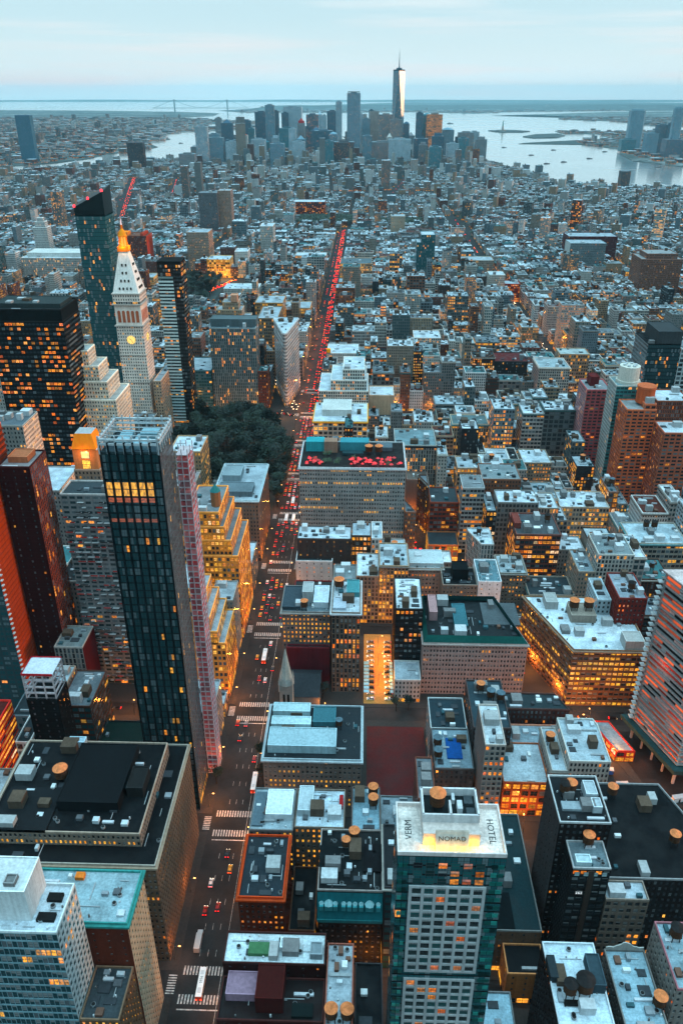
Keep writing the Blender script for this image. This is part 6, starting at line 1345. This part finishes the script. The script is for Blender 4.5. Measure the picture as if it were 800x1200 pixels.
# far boroughs across the rivers
def borough(name, poly, step, seed, x0, x1, y0, y1, hm, tall):
    m = MB(); R2 = random.Random(seed); y = y0
    while y < y1:
        st_ = step*(1+(y-y0)/9000); x = x0
        while x < x1:
            x += st_*R2.uniform(.9, 1.3); yy = y+R2.uniform(-.4, .4)*st_
            if not pip(x, yy, poly) or not in_view(x, yy, 10, 30, 10) or R2.random() < .25: continue
            w, d = st_*R2.uniform(.3, .8), st_*R2.uniform(.3, .7); h = R2.uniform(6, hm) if R2.random() > tall else R2.uniform(hm, hm*3.2)
            if h > hm: w *= .5; d *= .5
            wc = R2.choice(WALLS)[0]; rc = R2.choice(ROOFS)[0]
            wall_faces(m, rect(x-w/2, x+w/2, yy-d/2, yy+d/2), 0, h, 'office', wc, .05, R2.random()*90, .4, 0); m.poly([(x-w/2, yy-d/2, h), (x+w/2, yy-d/2, h), (x+w/2, yy+d/2, h), (x-w/2, yy+d/2, h)], 1, None, rc)
        y += st_
    tag(m.obj(name, [M_FAC, M_ROOF]), None, None, None, 'stuff')
borough('brooklyn_buildings', BROOK, 62, 3, -6500, -1100, 3600, 12500, 22, .05)
borough('jersey_buildings', NJ, 70, 4, 1450, 8000, 4150, 13000, 20, .04)
borough('staten_island_buildings', STATEN, 150, 5, -2500, 6000, 15900, 22000, 18, .02)

# ------------------------------------------------------------------ labels that single each ordinary building out
LM = [(3, 'white-framed tower'), (5, 'orange-edged roof'), (7, 'dark glass tower'), (9, 'church spire'), (13, 'red rooftop terrace'), (21, 'wedge building'), (33, 'yellow-lit store')]
rows = {}
for b in chosen: rows.setdefault((b['row'], b['cx'] > -62), []).append(b)
def row_phrase(r):
    best = max((l for l in LM if l[0] <= r), key=lambda l: l[0], default=LM[0]); k = r-best[0]
    if k <= 0: return 'level with '+best[1]
    return (CARD[k] if k <= 20 else ordw(k))+(' row' if k == 1 else ' rows')+' beyond '+best[1]
for (r, side), bs_l in rows.items():
    bs_l.sort(key=lambda b: abs(b['cx']+62))
    for i, b in enumerate(bs_l):
        kindw = {'row_house': 'house', 'loft_building': 'loft', 'apartment_house': 'apartments', 'office_building': 'offices'}[b['kind']]
        b['label'] = f"{WALLS[b['wi']][1]} {kindw}, {ROOFS[b['ri']][1]} roof, {ordw(i+1)} {'right' if side else 'left'} of main avenue, {row_phrase(r)}"
for b in chosen:
    k = b['cy']; wc = WALLS[b['wi']][0]; rc = ROOFS[b['ri']][0]; P = b['poly']; R2 = random.Random(int(b['seed']*100))
    r = empty(b['kind'], (b['cx'], b['cy'], 0)); tag(r, b['label'], 'house' if b['kind'] == 'row_house' else 'building', {'row_house': 'low houses of the street blocks', 'loft_building': 'loft buildings of the street blocks', 'apartment_house': 'apartment houses of the street blocks', 'office_building': 'office buildings of the street blocks'}[b['kind']])
    Lp = [(p[0]-b['cx'], p[1]-b['cy']) for p in P]; W, Rf, Pr = MB(), MB(), MB()
    wall_faces(W, Lp, 0, b['h'], b['sty'], wc, b['lit'], b['seed'], b['warm'], b['teal'])
    roof_faces(Rf, Pr, Lp, b['h'], .9, .4, rc, tuple(min(1, c*1.2+.04) for c in wc))
    W.obj('wall', M_FAC, r); Rf.obj('roof', M_ROOF, r); Pr.obj('parapet', M_MAS, r)
    if R2.random() < .35 and k < 1000:
        c = MB(); o_ = inset(Lp, -.7); cc = R2.choice([(.3, .28, .26), (.12, .2, .2), (.45, .43, .4)])
        for i in range(len(Lp)):
            j = (i+1) % len(Lp); zc = b['h']-.9
            c.poly([(*Lp[i], zc-.6), (*Lp[j], zc-.6), (*o_[j], zc), (*o_[i], zc)], 0, None, cc); c.poly([(*o_[i], zc), (*o_[j], zc), (*o_[j], zc+.7), (*o_[i], zc+.7)], 0, None, cc); c.poly([(*o_[i], zc+.7), (*o_[j], zc+.7), (*Lp[j], zc+.75), (*Lp[i], zc+.75)], 0, None, cc)
        c.obj('cornice', M_MAS, r)
    A = abs(area(P)); items = clutter(R2, Lp, b['h'], int(min(12, A/38)))
    if k < 560:
        for kd, x0, x1, y0, y1, hh, cc in items:
            m = MB(); m.box(x0, x1, y0, y1, b['h'], b['h']+hh, 0, cc); m.obj(kd, M_MAS if kd == 'penthouse' else M_PLAIN, r)
    elif items:
        m = MB()
        for kd, x0, x1, y0, y1, hh, cc in items: m.box(x0, x1, y0, y1, b['h'], b['h']+hh, 0, cc)
        o = m.obj('rooftop_equipment', M_MAS, r); o['kind'] = 'stuff'
    if R2.random() < (.45 if b['h'] > 20 else .15) and A > 80: add_tank(r, R2.uniform(-.15, .15)*10, R2.uniform(-2, 4), b['h'], R2.choice([0, 1, 1]), R2.choice([0, 0, 0, 1, 2]))

# ------------------------------------------------------------------ trees
def leaf_blob(seed, r, h, n):
    R2 = random.Random(seed); tint = R2.uniform(.6, 1.7); m = MB(); lobes = [(R2.uniform(-.5, .5)*r, R2.uniform(-.5, .5)*r, h+R2.uniform(-.25, .35)*r, r*R2.uniform(.4, .7)) for _ in range(7)]
    for k in range(n):
        cx, cy_, cz, rr = R2.choice(lobes); a = R2.uniform(0, 6.283); u = R2.uniform(-1, 1); q = rr*(R2.random()**.35)
        x, y, z = cx+q*math.cos(a)*math.sqrt(1-u*u), cy_+q*math.sin(a)*math.sqrt(1-u*u), cz+q*u*.8; s = R2.uniform(.35, .8)
        d1 = Vector((R2.gauss(0, 1), R2.gauss(0, 1), R2.gauss(0, .5))).normalized()*s; d2 = d1.orthogonal().normalized()*s*.7
        g = R2.uniform(.6, 1.5)*tint; c = (.0065*g, .016*g, .008*g)
        P_ = Vector((x, y, z)); m.poly([tuple(P_-d1), tuple(P_+d2), tuple(P_+d1), tuple(P_-d2)], 0, None, c)
    return m.mesh('crown', [M_LEAF])
CROWNS = [leaf_blob(i, 5.5, 12, 620) for i in range(7)]
tm = MB(); tm.cone(0, 0, 0, 5, .45, .3, 8, wc=(.07, .055, .045)); tm.cone(0, 0, 5, 9, .3, .12, 6, wc=(.07, .055, .045))
for a in range(5): tm.beam((0, 0, 5+a*.5), (3*math.cos(a*1.3), 3*math.sin(a*1.3), 10), .2, wc=(.07, .055, .045))
TRUNK = tm.mesh('trunk', [M_WOOD])
def tree(x, y, s, label, group, R2, z=.15):
    r = empty('tree', (x, y, z), R2.uniform(0, 6.28)); r.scale = (s, s, s*R2.uniform(.9, 1.15)); tag(r, label, 'tree', group)
    for nm, me in (('trunk', TRUNK), ('crown', R2.choice(CROWNS))):
        o = bpy.data.objects.new(nm, me); scene.collection.objects.link(o); o.parent = r
Rt_ = random.Random(8)
flat('park_lawn', [[(-182, 608), (-78, 608), (-78, 725), (-112, 822), (-182, 822)]], .20, M_HILL, .1)
flat('small_park_lawn', [rect(-330, -262, 1332, 1550)], .20, M_HILL, .1)
y = 612
while y < 822:
    x = -179
    while x < (-74 if y < 730 else -74-.36*(y-730)):
        if Rt_.random() < .86 and not (abs(x+128) < 6 and 690 < y < 730): tree(x+Rt_.uniform(-2, 2), y+Rt_.uniform(-2, 2), Rt_.uniform(1.2, 1.7), 'dark leafy tree in the dense canopy of the square park', 'trees of the square park', Rt_)
        x += 9.5
    y += 10.5
y = 1336
while y < 1550:
    x = -327
    while x < -264: tree(x+Rt_.uniform(-2, 2), y+Rt_.uniform(-2, 2), Rt_.uniform(1, 1.4), 'dark tree in the small distant park before the yellow store', 'trees of the small distant park', Rt_); x += 13
    y += 15
for (x, y, lb) in ((-30, 362, 'dark tree behind the church roof by the court'), (-22, 368, 'dark tree between slim ornate loft and church'), (-49.5, 300, 'street tree left of the pale shed roof block'), (-50.5, 315, 'street tree at the corner facing the pink hoist'), (-74, 300, 'street tree below the pink hoist near the crossing'), (-112, 335, 'tree on the dark court left of the dark glass tower'), (-120, 352, 'yellow lit tree by the orange street corner'), (21, 358, 'tree at the mouth of the amber car park'), (28, 359, 'tree right of the amber car park mouth'), (-90, 345, 'tree behind the low avenue house'), (-50, 255, 'street tree before the grey window house')):
    tree(x, y, Rt_.uniform(.6, .9), lb, None, Rt_)
gm = MB(); Rg = random.Random(31)
for k in range(2600):
    a, b, c, d = GREEN[0] if k % 3 == 0 else GREEN[1] if k % 3 == 1 else (250, 1150, 1650, 3000)
    x, y = Rg.uniform(a, b), Rg.uniform(c, d)
    if not pip(x, y, MANH): continue
    r = Rg.uniform(3, 6); h = 10 if k % 3 < 2 else 9
    for q in range(9):
        t = Rg.uniform(0, 6.28); u = Rg.uniform(-.2, 1); s = r*.6; P_ = Vector((x+r*math.cos(t)*.6, y+r*math.sin(t)*.6, h+u*r*.6)); d1 = Vector((Rg.gauss(0, 1), Rg.gauss(0, 1), Rg.gauss(0, .5))).normalized()*s; d2 = d1.orthogonal().normalized()*s; g = Rg.uniform(.7, 1.3)
        gm.poly([tuple(P_-d1), tuple(P_+d2), tuple(P_+d1), tuple(P_-d2)], 0, None, (.022*g, .045*g, .026*g))
tag(gm.obj('distant_treetops', M_LEAF), None, None, None, 'stuff')

# ------------------------------------------------------------------ vehicles
PAINTS = [((.6, .6, .6), 'white'), ((.04, .04, .045), 'black'), ((.65, .36, .03), 'yellow'), ((.25, .26, .28), 'silver'), ((.10, .11, .14), 'dark blue'), ((.35, .03, .02), 'red')]
def car_proto(col):
    r = empty('car', (0, 0, -50)); w, l = .92, 2.25
    b = MB(); prof = [(-l, .45), (-l, .85), (-l+.15, .95), (l-1.2, .95), (l-.1, .78), (l, .6), (l, .35), (-l, .35)]
    for s in (-1, 1): b.poly([(s*w, y, z) for y, z in (prof if s < 0 else prof[::-1])][::-1], 0, None, col)
    for i in range(len(prof)):
        a, c = prof[i], prof[(i+1) % len(prof)]; b.poly([(-w, a[0], a[1]), (w, a[0], a[1]), (w, c[0], c[1]), (-w, c[0], c[1])][::-1], 0, None, col)
    b.obj('body', M_CAR, r)
    g = MB(); q0 = rect(-w+.06, w-.06, -l+.25, l-1.3); q1 = rect(-w+.2, w-.2, -l+.75, l-2.1)
    for i in range(4):
        j = (i+1) % 4; g.poly([(*q0[i], .95), (*q0[j], .95), (*q1[j], 1.42), (*q1[i], 1.42)], 0, None, (.02, .025, .03))
    g.obj('window', M_CAR, r)
    t = MB(); t.poly([(*p, 1.43) for p in q1], 0, None, col); t.box(-w+.2, w-.2, -l+.75, l-2.1, 1.42, 1.47, 0, col); t.obj('roof', M_CAR, r)
    for sx in (-1, 1):
        for y in (-1.4, 1.4):
            m = MB(); n = 10; ring = [(y+.33*math.cos(6.283*i/n), .33+.33*math.sin(6.283*i/n)) for i in range(n)]
            for i in range(n): a, c = ring[i], ring[(i+1) % n]; m.poly([(sx*.72, a[0], a[1]), (sx*.95, a[0], a[1]), (sx*.95, c[0], c[1]), (sx*.72, c[0], c[1])], 0, None, (.02, .02, .02))
            m.poly([(sx*.95, a, c) for a, c in ring], 0, None, (.05, .05, .05)); m.obj('wheel', M_PLAIN, r)
        m = MB(); m.box(sx*.62-.28, sx*.62+.28, -l-.05, -l+.12, .62, .88, 0, (1, .003, .002), st=(3.5, 0, 0)); m.obj('tail_light', M_EMIT, r)
        m = MB(); m.box(sx*.62-.22, sx*.62+.22, l-.05, l+.04, .50, .70, 0, (1, .85, .6), st=(7, 0, 0)); m.obj('headlight', M_EMIT, r)
    return r
PROT = [car_proto(c) for c, _ in PAINTS]; first_used = [False]*len(PROT)
def put_car(ci, x, y, rz, label, group):
    r = PROT[ci] if not first_used[ci] else copy_tree(PROT[ci]); first_used[ci] = True
    r.location = (x, y, .02); r.rotation_euler = (0, 0, rz); r.name = 'taxi' if ci == 2 else 'car'; tag(r, label, 'taxi' if ci == 2 else 'car', group); return r
CG = 'cars along the main avenue'
near = [(2, -59, 248.5, 'yellow roofed white taxi mid road below the second crossing'), (0, -66.5, 241, 'white car in left lanes beside the huge black roof'), (5, -66.6, 227, 'car braking, left of pair with red tail lights above the white truck'), (5, -61.4, 229, 'car braking, right of pair with red tail lights above the white truck'), (1, -61.5, 257, 'dark car stopped at line below the second crossing'), (5, -56.5, 317.5, 'orange red car beside the long white bus'), (1, -66.5, 333, 'dark car waiting left below the third crossing'), (5, -69.5, 345, 'red lit car nearest left at third crossing line'), (3, -64.6, 344.6, 'silver car second at third crossing line')]
for ci, x, y, lb in near: put_car(ci, x, y, 0, lb, CG)
Rc = random.Random(77); LANES = [-69.4, -65.8, -62.1, -58.4, -54.8]; LN = ['far left', 'left', 'middle', 'right', 'far right']
far_cars = MB(); seq = {}
blk = {28: 'third and fourth', 27: 'fourth and fifth', 26: 'fifth and sixth', 25: 'sixth and seventh', 24: 'seventh and eighth', 23: 'eighth and ninth'}
def simple_car(m, x, y, rz, col, tail=True, head=True, k=1.0):
    c_, s_ = math.cos(rz), math.sin(rz)
    def bx(x0, x1, y0, y1, z0, z1, mi, wc, st=(0, 0, 0)):
        P_ = [(x+a*c_-b*s_, y+a*s_+b*c_) for a, b in rect(x0, x1, y0, y1)]; m.prism(P_, z0, z1, mi, wc, st=st)
    bx(-.92, .92, -2.2, 2.2, .3, .95, 0, col); bx(-.75, .75, -1.5, .9, .95, 1.4, 0, (.03, .03, .035))
    if tail: bx(-.9, .9, -2.32, -2.2, .6, .9, 1, Rc.choice([(1, .003, .001), (1, .003, .001), (1, .10, .01)]), (k*Rc.uniform(.4, 1.2), 0, 0)); 
    if head: bx(-.8, .8, 2.2, 2.3, .5, .75, 1, (1, .7, .4), (k*.7, 0, 0))
for li, lx in enumerate(LANES):
    y = 366+Rc.uniform(0, 8)
    while y < 830:
        n = 29-int((y-355)//80.45)
        ys = street(n)
        near_x = min(abs(y-street(q)) for q in range(22, 31))
        if near_x > 11 or Rc.random() < .15:
            if Rc.random() < (.24 if y < 560 else .40) and n-1 in blk or (n in blk and Rc.random() < .6):
                key = (min(28, n), li); seq[key] = seq.get(key, 0)+1; ci = Rc.choice([0, 1, 1, 2, 2, 3, 4, 5])
                nb = blk.get(min(28, n), blk[28])
                put_car(ci, lx+Rc.uniform(-.3, .3), y, Rc.uniform(-.03, .03), f"{PAINTS[ci][1]} {'taxi' if ci == 2 else 'car'}, {ordw(seq[key])} in {LN[li]} lane between {nb} crossings", CG)
        y += Rc.uniform(6.5, 15 if y < 600 else 9)
# the red river of tail lights beyond, and traffic in the other streets
def jam(p, q, lanes, dens, tail=True, head=False, k=6.0, step=7.0, w=3.4):
    L_ = math.hypot(q[0]-p[0], q[1]-p[1]); ux, uy = (q[0]-p[0])/L_, (q[1]-p[1])/L_; rz = math.atan2(uy, ux)-math.pi/2
    t = 0
    while t < L_:
        for l in range(lanes):
            if Rc.random() < dens:
                o = (l-(lanes-1)/2)*w; tt = t+Rc.uniform(-2, 2)
                simple_car(far_cars, p[0]+ux*tt+uy*o, p[1]+uy*tt-ux*o, rz if tail else rz+math.pi, Rc.choice([(.03, .03, .035), (.05, .02, .02), (.12, .12, .12), (.06, .06, .07)]), True, True, k)
        t += step
jam((-58, 850), (-58, 1340), 3, .66, k=6, step=8); jam((-70, 850), (-70, 1340), 1, .35, k=3, step=9); jam((-59, 1340), (-59, 2190), 3, .6, k=9, step=9); jam((-70, 1340), (-70, 2190), 1, .3, k=4, step=9)
for (a_, b_) in (((249, 1500), (249, 2400)), ((523, 1100), (523, 2000)), ((-480, 1000), (-480, 1700)), ((-825, 1500), (-825, 3000)), ((-1040, 1800), (-1040, 3200)), ((797, 1500), (797, 2400))): jam(a_, b_, 1, .25, k=14, step=16)
jam((-75, 850), (-225, 1300), 3, .5, False, k=12); jam((-150, 838), (-340, 838), 4, .5, k=9); jam((-44, 838), (230, 838), 3, .3, k=8); jam((-100, 838), (-75, 838), 3, .8, k=9)
jam((249, 700), (249, 1500), 4, .55, False, k=16); jam((-680, 2300), (-980, 3600), 3, .45, k=9, step=11, w=5); jam((-345, 850), (-345, 1250), 4, .35, k=10); jam((-690, 3000), (-790, 3550), 1, .5, k=8, w=6); jam((20, 2500), (170, 3700), 1, .12, k=5)
jam((238, 27), (118, 350), 2, .25, k=8); jam((100, 390), (-45, 790), 2, .4, k=9); jam((249, 150), (249, 700), 4, .35, False, k=9)
for n in (30, 29, 28, 27, 26, 25): jam((-45, street(n)), (240, street(n)), 1, .35, k=8, step=9); jam((-80, street(n)), (-330, street(n)), 1, .35, k=8, step=9)
jam((-330, 1318), (-250, 1560), 3, .8, k=25); jam((-1820, 5480), (-1980, 6370), 3, .7, k=8, step=18, w=9)
tag(far_cars.obj('distant_traffic', [M_CAR, M_EMIT]), None, None, None, 'stuff')
# cars in the amber car park and stacker lifts
k = 0
for side, x in ((0, 6.2), (1, 17.0)):
    for j in range(12):
        y = 368+j*5.0
        if 368+j*5 > 428: break
        k += 1; put_car(Rc.choice([0, 0, 1, 3]), x+Rc.uniform(-.2, .2), y, math.pi/2, f"parked car, {ordw(j+1)} from the gate on the {'left' if side == 0 else 'right'} side of amber car park", 'cars in the amber car park')
for side, x in ((0, 3.6), (1, 18.6)):
    for j in range(9):
        r = empty('parking_lift', (x, 369+j*3.3, .2)); tag(r, f"pale blue parking lift deck, {ordw(j+1)} from the street on {'left' if side == 0 else 'right'} side of car park", 'parking lift', 'parking lifts in the amber car park')
        m = MB(); m.box(-1.6 if side == 0 else -.9, 1.6 if side == 0 else .9, -1.2, 1.2, 5.0, 5.25, 0, (.30, .52, .60), bottom=True); m.obj('deck', M_PLAIN, r)
        for sx in (-.8, .8):
            m = MB(); m.box(sx-.1, sx+.1, -1.1, -.9, 0, 5, 0, (.2, .3, .33)); m.obj('post', M_PLAIN, r)
def bus(x, y, rz, label, num=None, back=(.55, .12, .03)):
    r = empty('bus', (x, y, .02), rz); tag(r, label, 'bus')
    m = MB(); m.box(-1.27, 1.27, -6.1, 6.1, .35, 3.0, 0, (.66, .64, .62), bottom=True); m.obj('body', M_CAR, r)
    m = MB(); m.box(-1.2, 1.2, -6.0, 6.0, 3.0, 3.08, 0, (.75, .74, .72)); m.box(-.7, .7, -4.5, -2.5, 3.08, 3.3, 0, (.6, .6, .6)); m.box(-.7, .7, 3, 4.6, 3.08, 3.25, 0, (.6, .6, .6)); m.obj('roof', M_CAR, r)
    m = MB(); m.box(-1.30, 1.30, -6.16, -5.2, .5, 2.9, 0, back); m.obj('rear_panel', M_CAR, r)
    for s in (-1, 1):
        m = MB()
        for j in range(6): m.box(s*1.29-.02, s*1.29+.02, -4.8+j*1.75, -3.3+j*1.75, 1.5, 2.5, 0, (.02, .03, .035))
        m.obj('window', M_CAR, r)
        m = MB(); m.box(s*.95-.2, s*.95+.2, -6.25, -6.15, .9, 1.3, 0, (1, .05, .02), st=(7, 0, 0)); m.obj('tail_light', M_EMIT, r)
        for yy in (-3.8, 3.6):
            m = MB(); m.box(s*1.2-.15, s*1.2+.15, yy-.5, yy+.5, 0, .95, 0, (.02, .02, .02)); m.obj('wheel', M_PLAIN, r)
    if num:
        cu = bpy.data.curves.new('roof_number', 'FONT'); cu.body = num; cu.size = 1.5; cu.align_x = 'CENTER'; cu.align_y = 'CENTER'; t = bpy.data.objects.new('roof_number', cu); cu.materials.append(INK); text_mesh(t, cu, 'roof_number', r, (0, .8, 3.10), (0, 0, math.pi/2))
bus(-62.2, 194, 0, 'long white bus with dark roof number crossing the nearest junction', '5936')
bus(-54.2, 300, 0, 'white bus with orange rear below the pale shed roof block')
bus(-61, 405, 0, 'white bus with orange rear just below the fourth crossing')
bus(-58, 590, 0, 'white bus at the park corner crossing, right one of the pair'); bus(-64, 590, 0, 'white bus at the park corner crossing, left one of the pair'); bus(-61, 622, 0, 'white bus beyond the pair, beside the park trees')
r = empty('truck', (-66.6, 212, .02), 0); tag(r, 'white box truck with orange lit rear below the huge black roof', 'truck')
m = MB(); m.box(-1.25, 1.25, -4.6, 2.6, .8, 3.6, 0, (.45, .46, .46), bottom=True); m.obj('cargo_box', M_CAR, r); m = MB(); m.box(-1.1, 1.1, 2.8, 4.8, .5, 2.4, 0, (.5, .5, .5), bottom=True); m.obj('cab', M_CAR, r)
for s in (-1, 1):
    for yy in (-3.2, 3.6):
        m = MB(); m.box(s*1.05-.2, s*1.05+.2, yy-.5, yy+.5, 0, 1, 0, (.02, .02, .02)); m.obj('wheel', M_PLAIN, r)

# ------------------------------------------------------------------ street lamps (each with its own light)
def lamp_proto():
    r = empty('street_lamp', (0, 0, 0))
    m = MB(); m.cone(0, 0, 0, 9, .14, .08, 6, wc=(.2, .2, .2)); m.obj('post', M_STEEL, r)
    m = MB(); m.beam((0, 0, 8.8), (2.4, 0, 9.3), .12, wc=(.2, .2, .2)); m.obj('arm', M_STEEL, r)
    m = MB(); m.box(2.1, 3.0, -.2, .2, 9.15, 9.35, 0, (1, .42, .10), bottom=True, st=(5, 0, 0)); m.obj('lamp_head', M_EMIT, r)
    return r
LP = lamp_proto(); lamp_first = [True]; LAMP_L = {}
def lamp(x, y, rz, e, label, col=(1, .28, .03)):
    r = LP if lamp_first[0] else copy_tree(LP); lamp_first[0] = False; r.location = (x, y, .15); r.rotation_euler = (0, 0, rz); tag(r, label, 'street lamp', 'street lamps')
    key = (round(e, -1), col)
    if key not in LAMP_L:
        l = bpy.data.lights.new('bulb', 'POINT'); l.energy = e; l.color = col; l.shadow_soft_size = .4; LAMP_L[key] = l
    o = bpy.data.objects.new('bulb', LAMP_L[key]); scene.collection.objects.link(o); o.parent = r; o.location = (2.55, 0, 8.9)
cross = {31: 'first', 30: 'second', 29: 'third', 28: 'fourth', 27: 'fifth', 26: 'sixth', 25: 'seventh', 24: 'eighth', 23: 'ninth'}
for n in range(31, 22, -1):
    e = {31: 2600, 30: 7500, 29: 8000, 28: 1500, 27: 5500, 26: 2800}.get(n, 4500)
    ys = street(n)
    lamp(-75, ys+10, 0, e, f"left kerb lamp just beyond the {cross[n]} avenue crossing"); lamp(-49.5, ys-10, math.pi, e*.8, f"right kerb lamp just before the {cross[n]} avenue crossing")
    if n < 31 or True: lamp(-49.5, ys+38, math.pi, e*.03, f"right kerb lamp midway beyond the {cross[n]} avenue crossing"); lamp(-75, ys+42, 0, e*.03, f"left kerb lamp midway beyond the {cross[n]} avenue crossing")
for k in range(7):
    y = 296+k*26; x = bway(y); lamp(x+9, y, math.pi, 12000, f"{ordw(k+1)} lamp up the diagonal avenue from the station canopy")
for k in range(9):
    y = 480+k*44; x = bway(y); lamp(x+8, y, math.pi, 2600, f"{ordw(k+1)} lamp of the far diagonal avenue beyond the mansard block")
for k, (x, y) in enumerate(((11, 380), (11, 400), (11, 418))): lamp(x, y, 0, 8500, f"{ordw(k+1)} lamp from the street in the amber car park", (1, .30, .002))
for n in (30, 29, 28, 27, 26, 25, 24):
    for k, x in enumerate((-20, 40, 75, 130, 190)):
        if n in (30,) and x < 40: continue
        lamp(x, street(n)-5, math.pi/2, 1700, f"{ordw(k+1)} lamp right along the side street of the {cross[n]} crossing")
    for k, x in enumerate((-115, -165)): lamp(x, street(n)-5, math.pi/2, 1500, f"{ordw(k+1)} lamp left along the side street of the {cross[n]} crossing")
for k in range(6): lamp(-90-k*34, 824, math.pi/2, 5000, f"{ordw(k+1)} lamp along the far side of the square park", (1, .45, .1))
for k in range(7): lamp(-45+k*40, 846, math.pi/2, 4000, f"{ordw(k+1)} lamp right of the wedge building on the broad cross street")
for k in range(9): lamp(-75, 880+k*50, 0, 5000, f"{ordw(k+1)} left kerb lamp of the avenue beyond the wedge", (1, .22, .06))
for k in range(8): lamp(242, 760+k*75, 0, 9000, f"{ordw(k+1)} lamp of the orange lit avenue at the upper right")
for k, (x, y) in enumerate(((-150, 346), (-163, 348), (-130, 350), (80, 274), (60, 272), (5, 120), (5, 195))): lamp(x, y, math.pi/2, 5200, f"{ordw(k+1)} of the bright lamps in the deep dark side streets")
for k, (x, y) in enumerate(((-128, 702), (-128, 716), (-150, 650))): lamp(x, y, 0, 900, f"{ordw(k+1)} lamp glowing inside the square park")
for k in range(5): lamp(-262-k*10, 1566, 0, 9000, f"{ordw(k+1)} lamp before the bright yellow store", (1, .5, .1))

# ------------------------------------------------------------------ harbour things
def bridge():
    r = empty('suspension_bridge', (-3000, 16000, 0)); tag(r, 'faint grey suspension bridge with two towers on the horizon', 'bridge'); xs = (world_at(204, 117, 16000)[0]+3000, world_at(266, 117, 16000)[0]+3000)
    for x in xs:
        m = MB()
        for s in (-14, 14): m.box(x-8, x+8, s-6, s+6, 0, 205, 0, (.2, .27, .28))
        for z in (70, 140, 198): m.box(x-6, x+6, -14, 14, z, z+10, 0, (.2, .27, .28), bottom=True)
        m.obj('bridge_tower', M_STEEL, r)
    m = MB(); m.box(xs[0]-400, xs[1]+400, -14, 14, 66, 74, 0, (.2, .25, .27), bottom=True); m.obj('deck', M_STEEL, r)
    for s in (-14, 14):
        m = MB(); P_ = [(xs[0]-380, 70)]+[(xs[0]+(xs[1]-xs[0])*i/16, 80+125*(2*i/16-1)**2) for i in range(17)]+[(xs[1]+380, 70)]
        for a, b in zip(P_, P_[1:]): m.beam((a[0], s, a[1]), (b[0], s, b[1]), 3, wc=(.2, .27, .28))
        m.obj('cable', M_STEEL, r)
bridge()
r = empty('statue', (1235, 8180, 2)); tag(r, 'small green statue with raised arm on a stone pedestal on the island', 'statue')
m = MB(); m.cone(0, 0, 0, 12, 34, 30, 10, wc=(.35, .33, .3)); m.cone(0, 0, 12, 46, 10, 7, 4, wc=(.4, .38, .35)); m.obj('pedestal', M_MAS, r)
m = MB(); m.cone(0, 0, 46, 72, 6, 4, 10, wc=(.14, .32, .28)); m.cone(0, 0, 72, 80, 4, 2.2, 10, wc=(.14, .32, .28)); m.cone(0, 0, 80, 86, 2.2, 1.4, 8, wc=(.14, .32, .28)); m.beam((2.5, 0, 76), (5, 0, 90), 2, wc=(.14, .32, .28)); m.cone(5, 0, 90, 94, 1.2, 2, 8, wc=(.6, .45, .1)); m.obj('figure', M_MAS, r)
BO = [(622, 182, 'ferry'), (648, 176, 'boat'), (640, 192, 'boat'), (708, 178, 'boat'), (771, 196, 'boat'), (527, 145, 'ship'), (660, 190, 'boat'), (590, 173, 'boat'), (212, 168, 'boat'), (690, 186, 'boat')]
bl = ['ferry nearest the downtown point on the wide river', 'small boat below the tree covered island', 'dark boat near the bend of the near shore', 'small boat left of the rounded tower across the river', 'dark boat at the far right of the river', 'pale ship seen between gold block and statue', 'small boat beside the dark boat at the bend', 'small boat off the downtown tip', 'small boat on the left patch of river', 'small boat in mid river left of the piers']
for (px, py, kd), lb in zip(BO, bl):
    d = _F+_Rt*(px-400)/FPX+_U*(600-py)/FPX; t = (-3-CAM_H)/d[2]; r = empty(kd, (d[0]*t, d[1]*t, -3), Rc.uniform(-.3, .3)); tag(r, lb, 'boat', 'boats in the harbour'); s = 1.5 if kd == 'ship' else .7
    m = MB(); hull = [(-22*s, -4*s), (14*s, -4*s), (24*s, 0), (14*s, 4*s), (-22*s, 4*s)]; m.prism(hull, 0, 4*s, 0, (.10, .09, .10)); m.obj('hull', M_PLAIN, r)
    m = MB(); m.box(-16*s, 6*s, -3*s, 3*s, 4*s, 8*s, 0, (.4, .42, .43)); m.obj('cabin', M_PLAIN, r)
for k in range(9):
    x = 1010-0*k; y0 = 3235; r = empty('pier', (820+k*52, 3340-k*9, -2)); tag(r, f"{ordw(k+1)} pale pier from the left along the near river shore", 'pier', 'piers on the near river shore')
    m = MB(); m.box(-12, 12, -20, 75, 0, 3.4, 0, (.42, .42, .40)); m.obj('deck', M_MAS, r); m = MB(); m.box(-9, 9, -10, 60, 3.4, 8, 0, (.5, .5, .5)); m.obj('shed', M_MAS, r)

# ------------------------------------------------------------------ air
hz = MB(); hz.box(-44000, 44000, -3000, 44000, -6, 575, 0, C0, bottom=True)
hm = bpy.data.materials.new('haze_air'); hm.use_nodes = True; nt = hm.node_tree; nt.nodes.clear()
ho = N(nt, 'ShaderNodeOutputMaterial'); pv = N(nt, 'ShaderNodeVolumePrincipled', inp={'Color': (.42, .78, .91, 1), 'Density': 2.3e-5, 'Anisotropy': .0}); nt.links.new(pv.outputs[0], ho.inputs['Volume'])
hm.cycles.homogeneous_volume = True
tag(hz.obj('haze', hm), None, None, None, 'stuff')
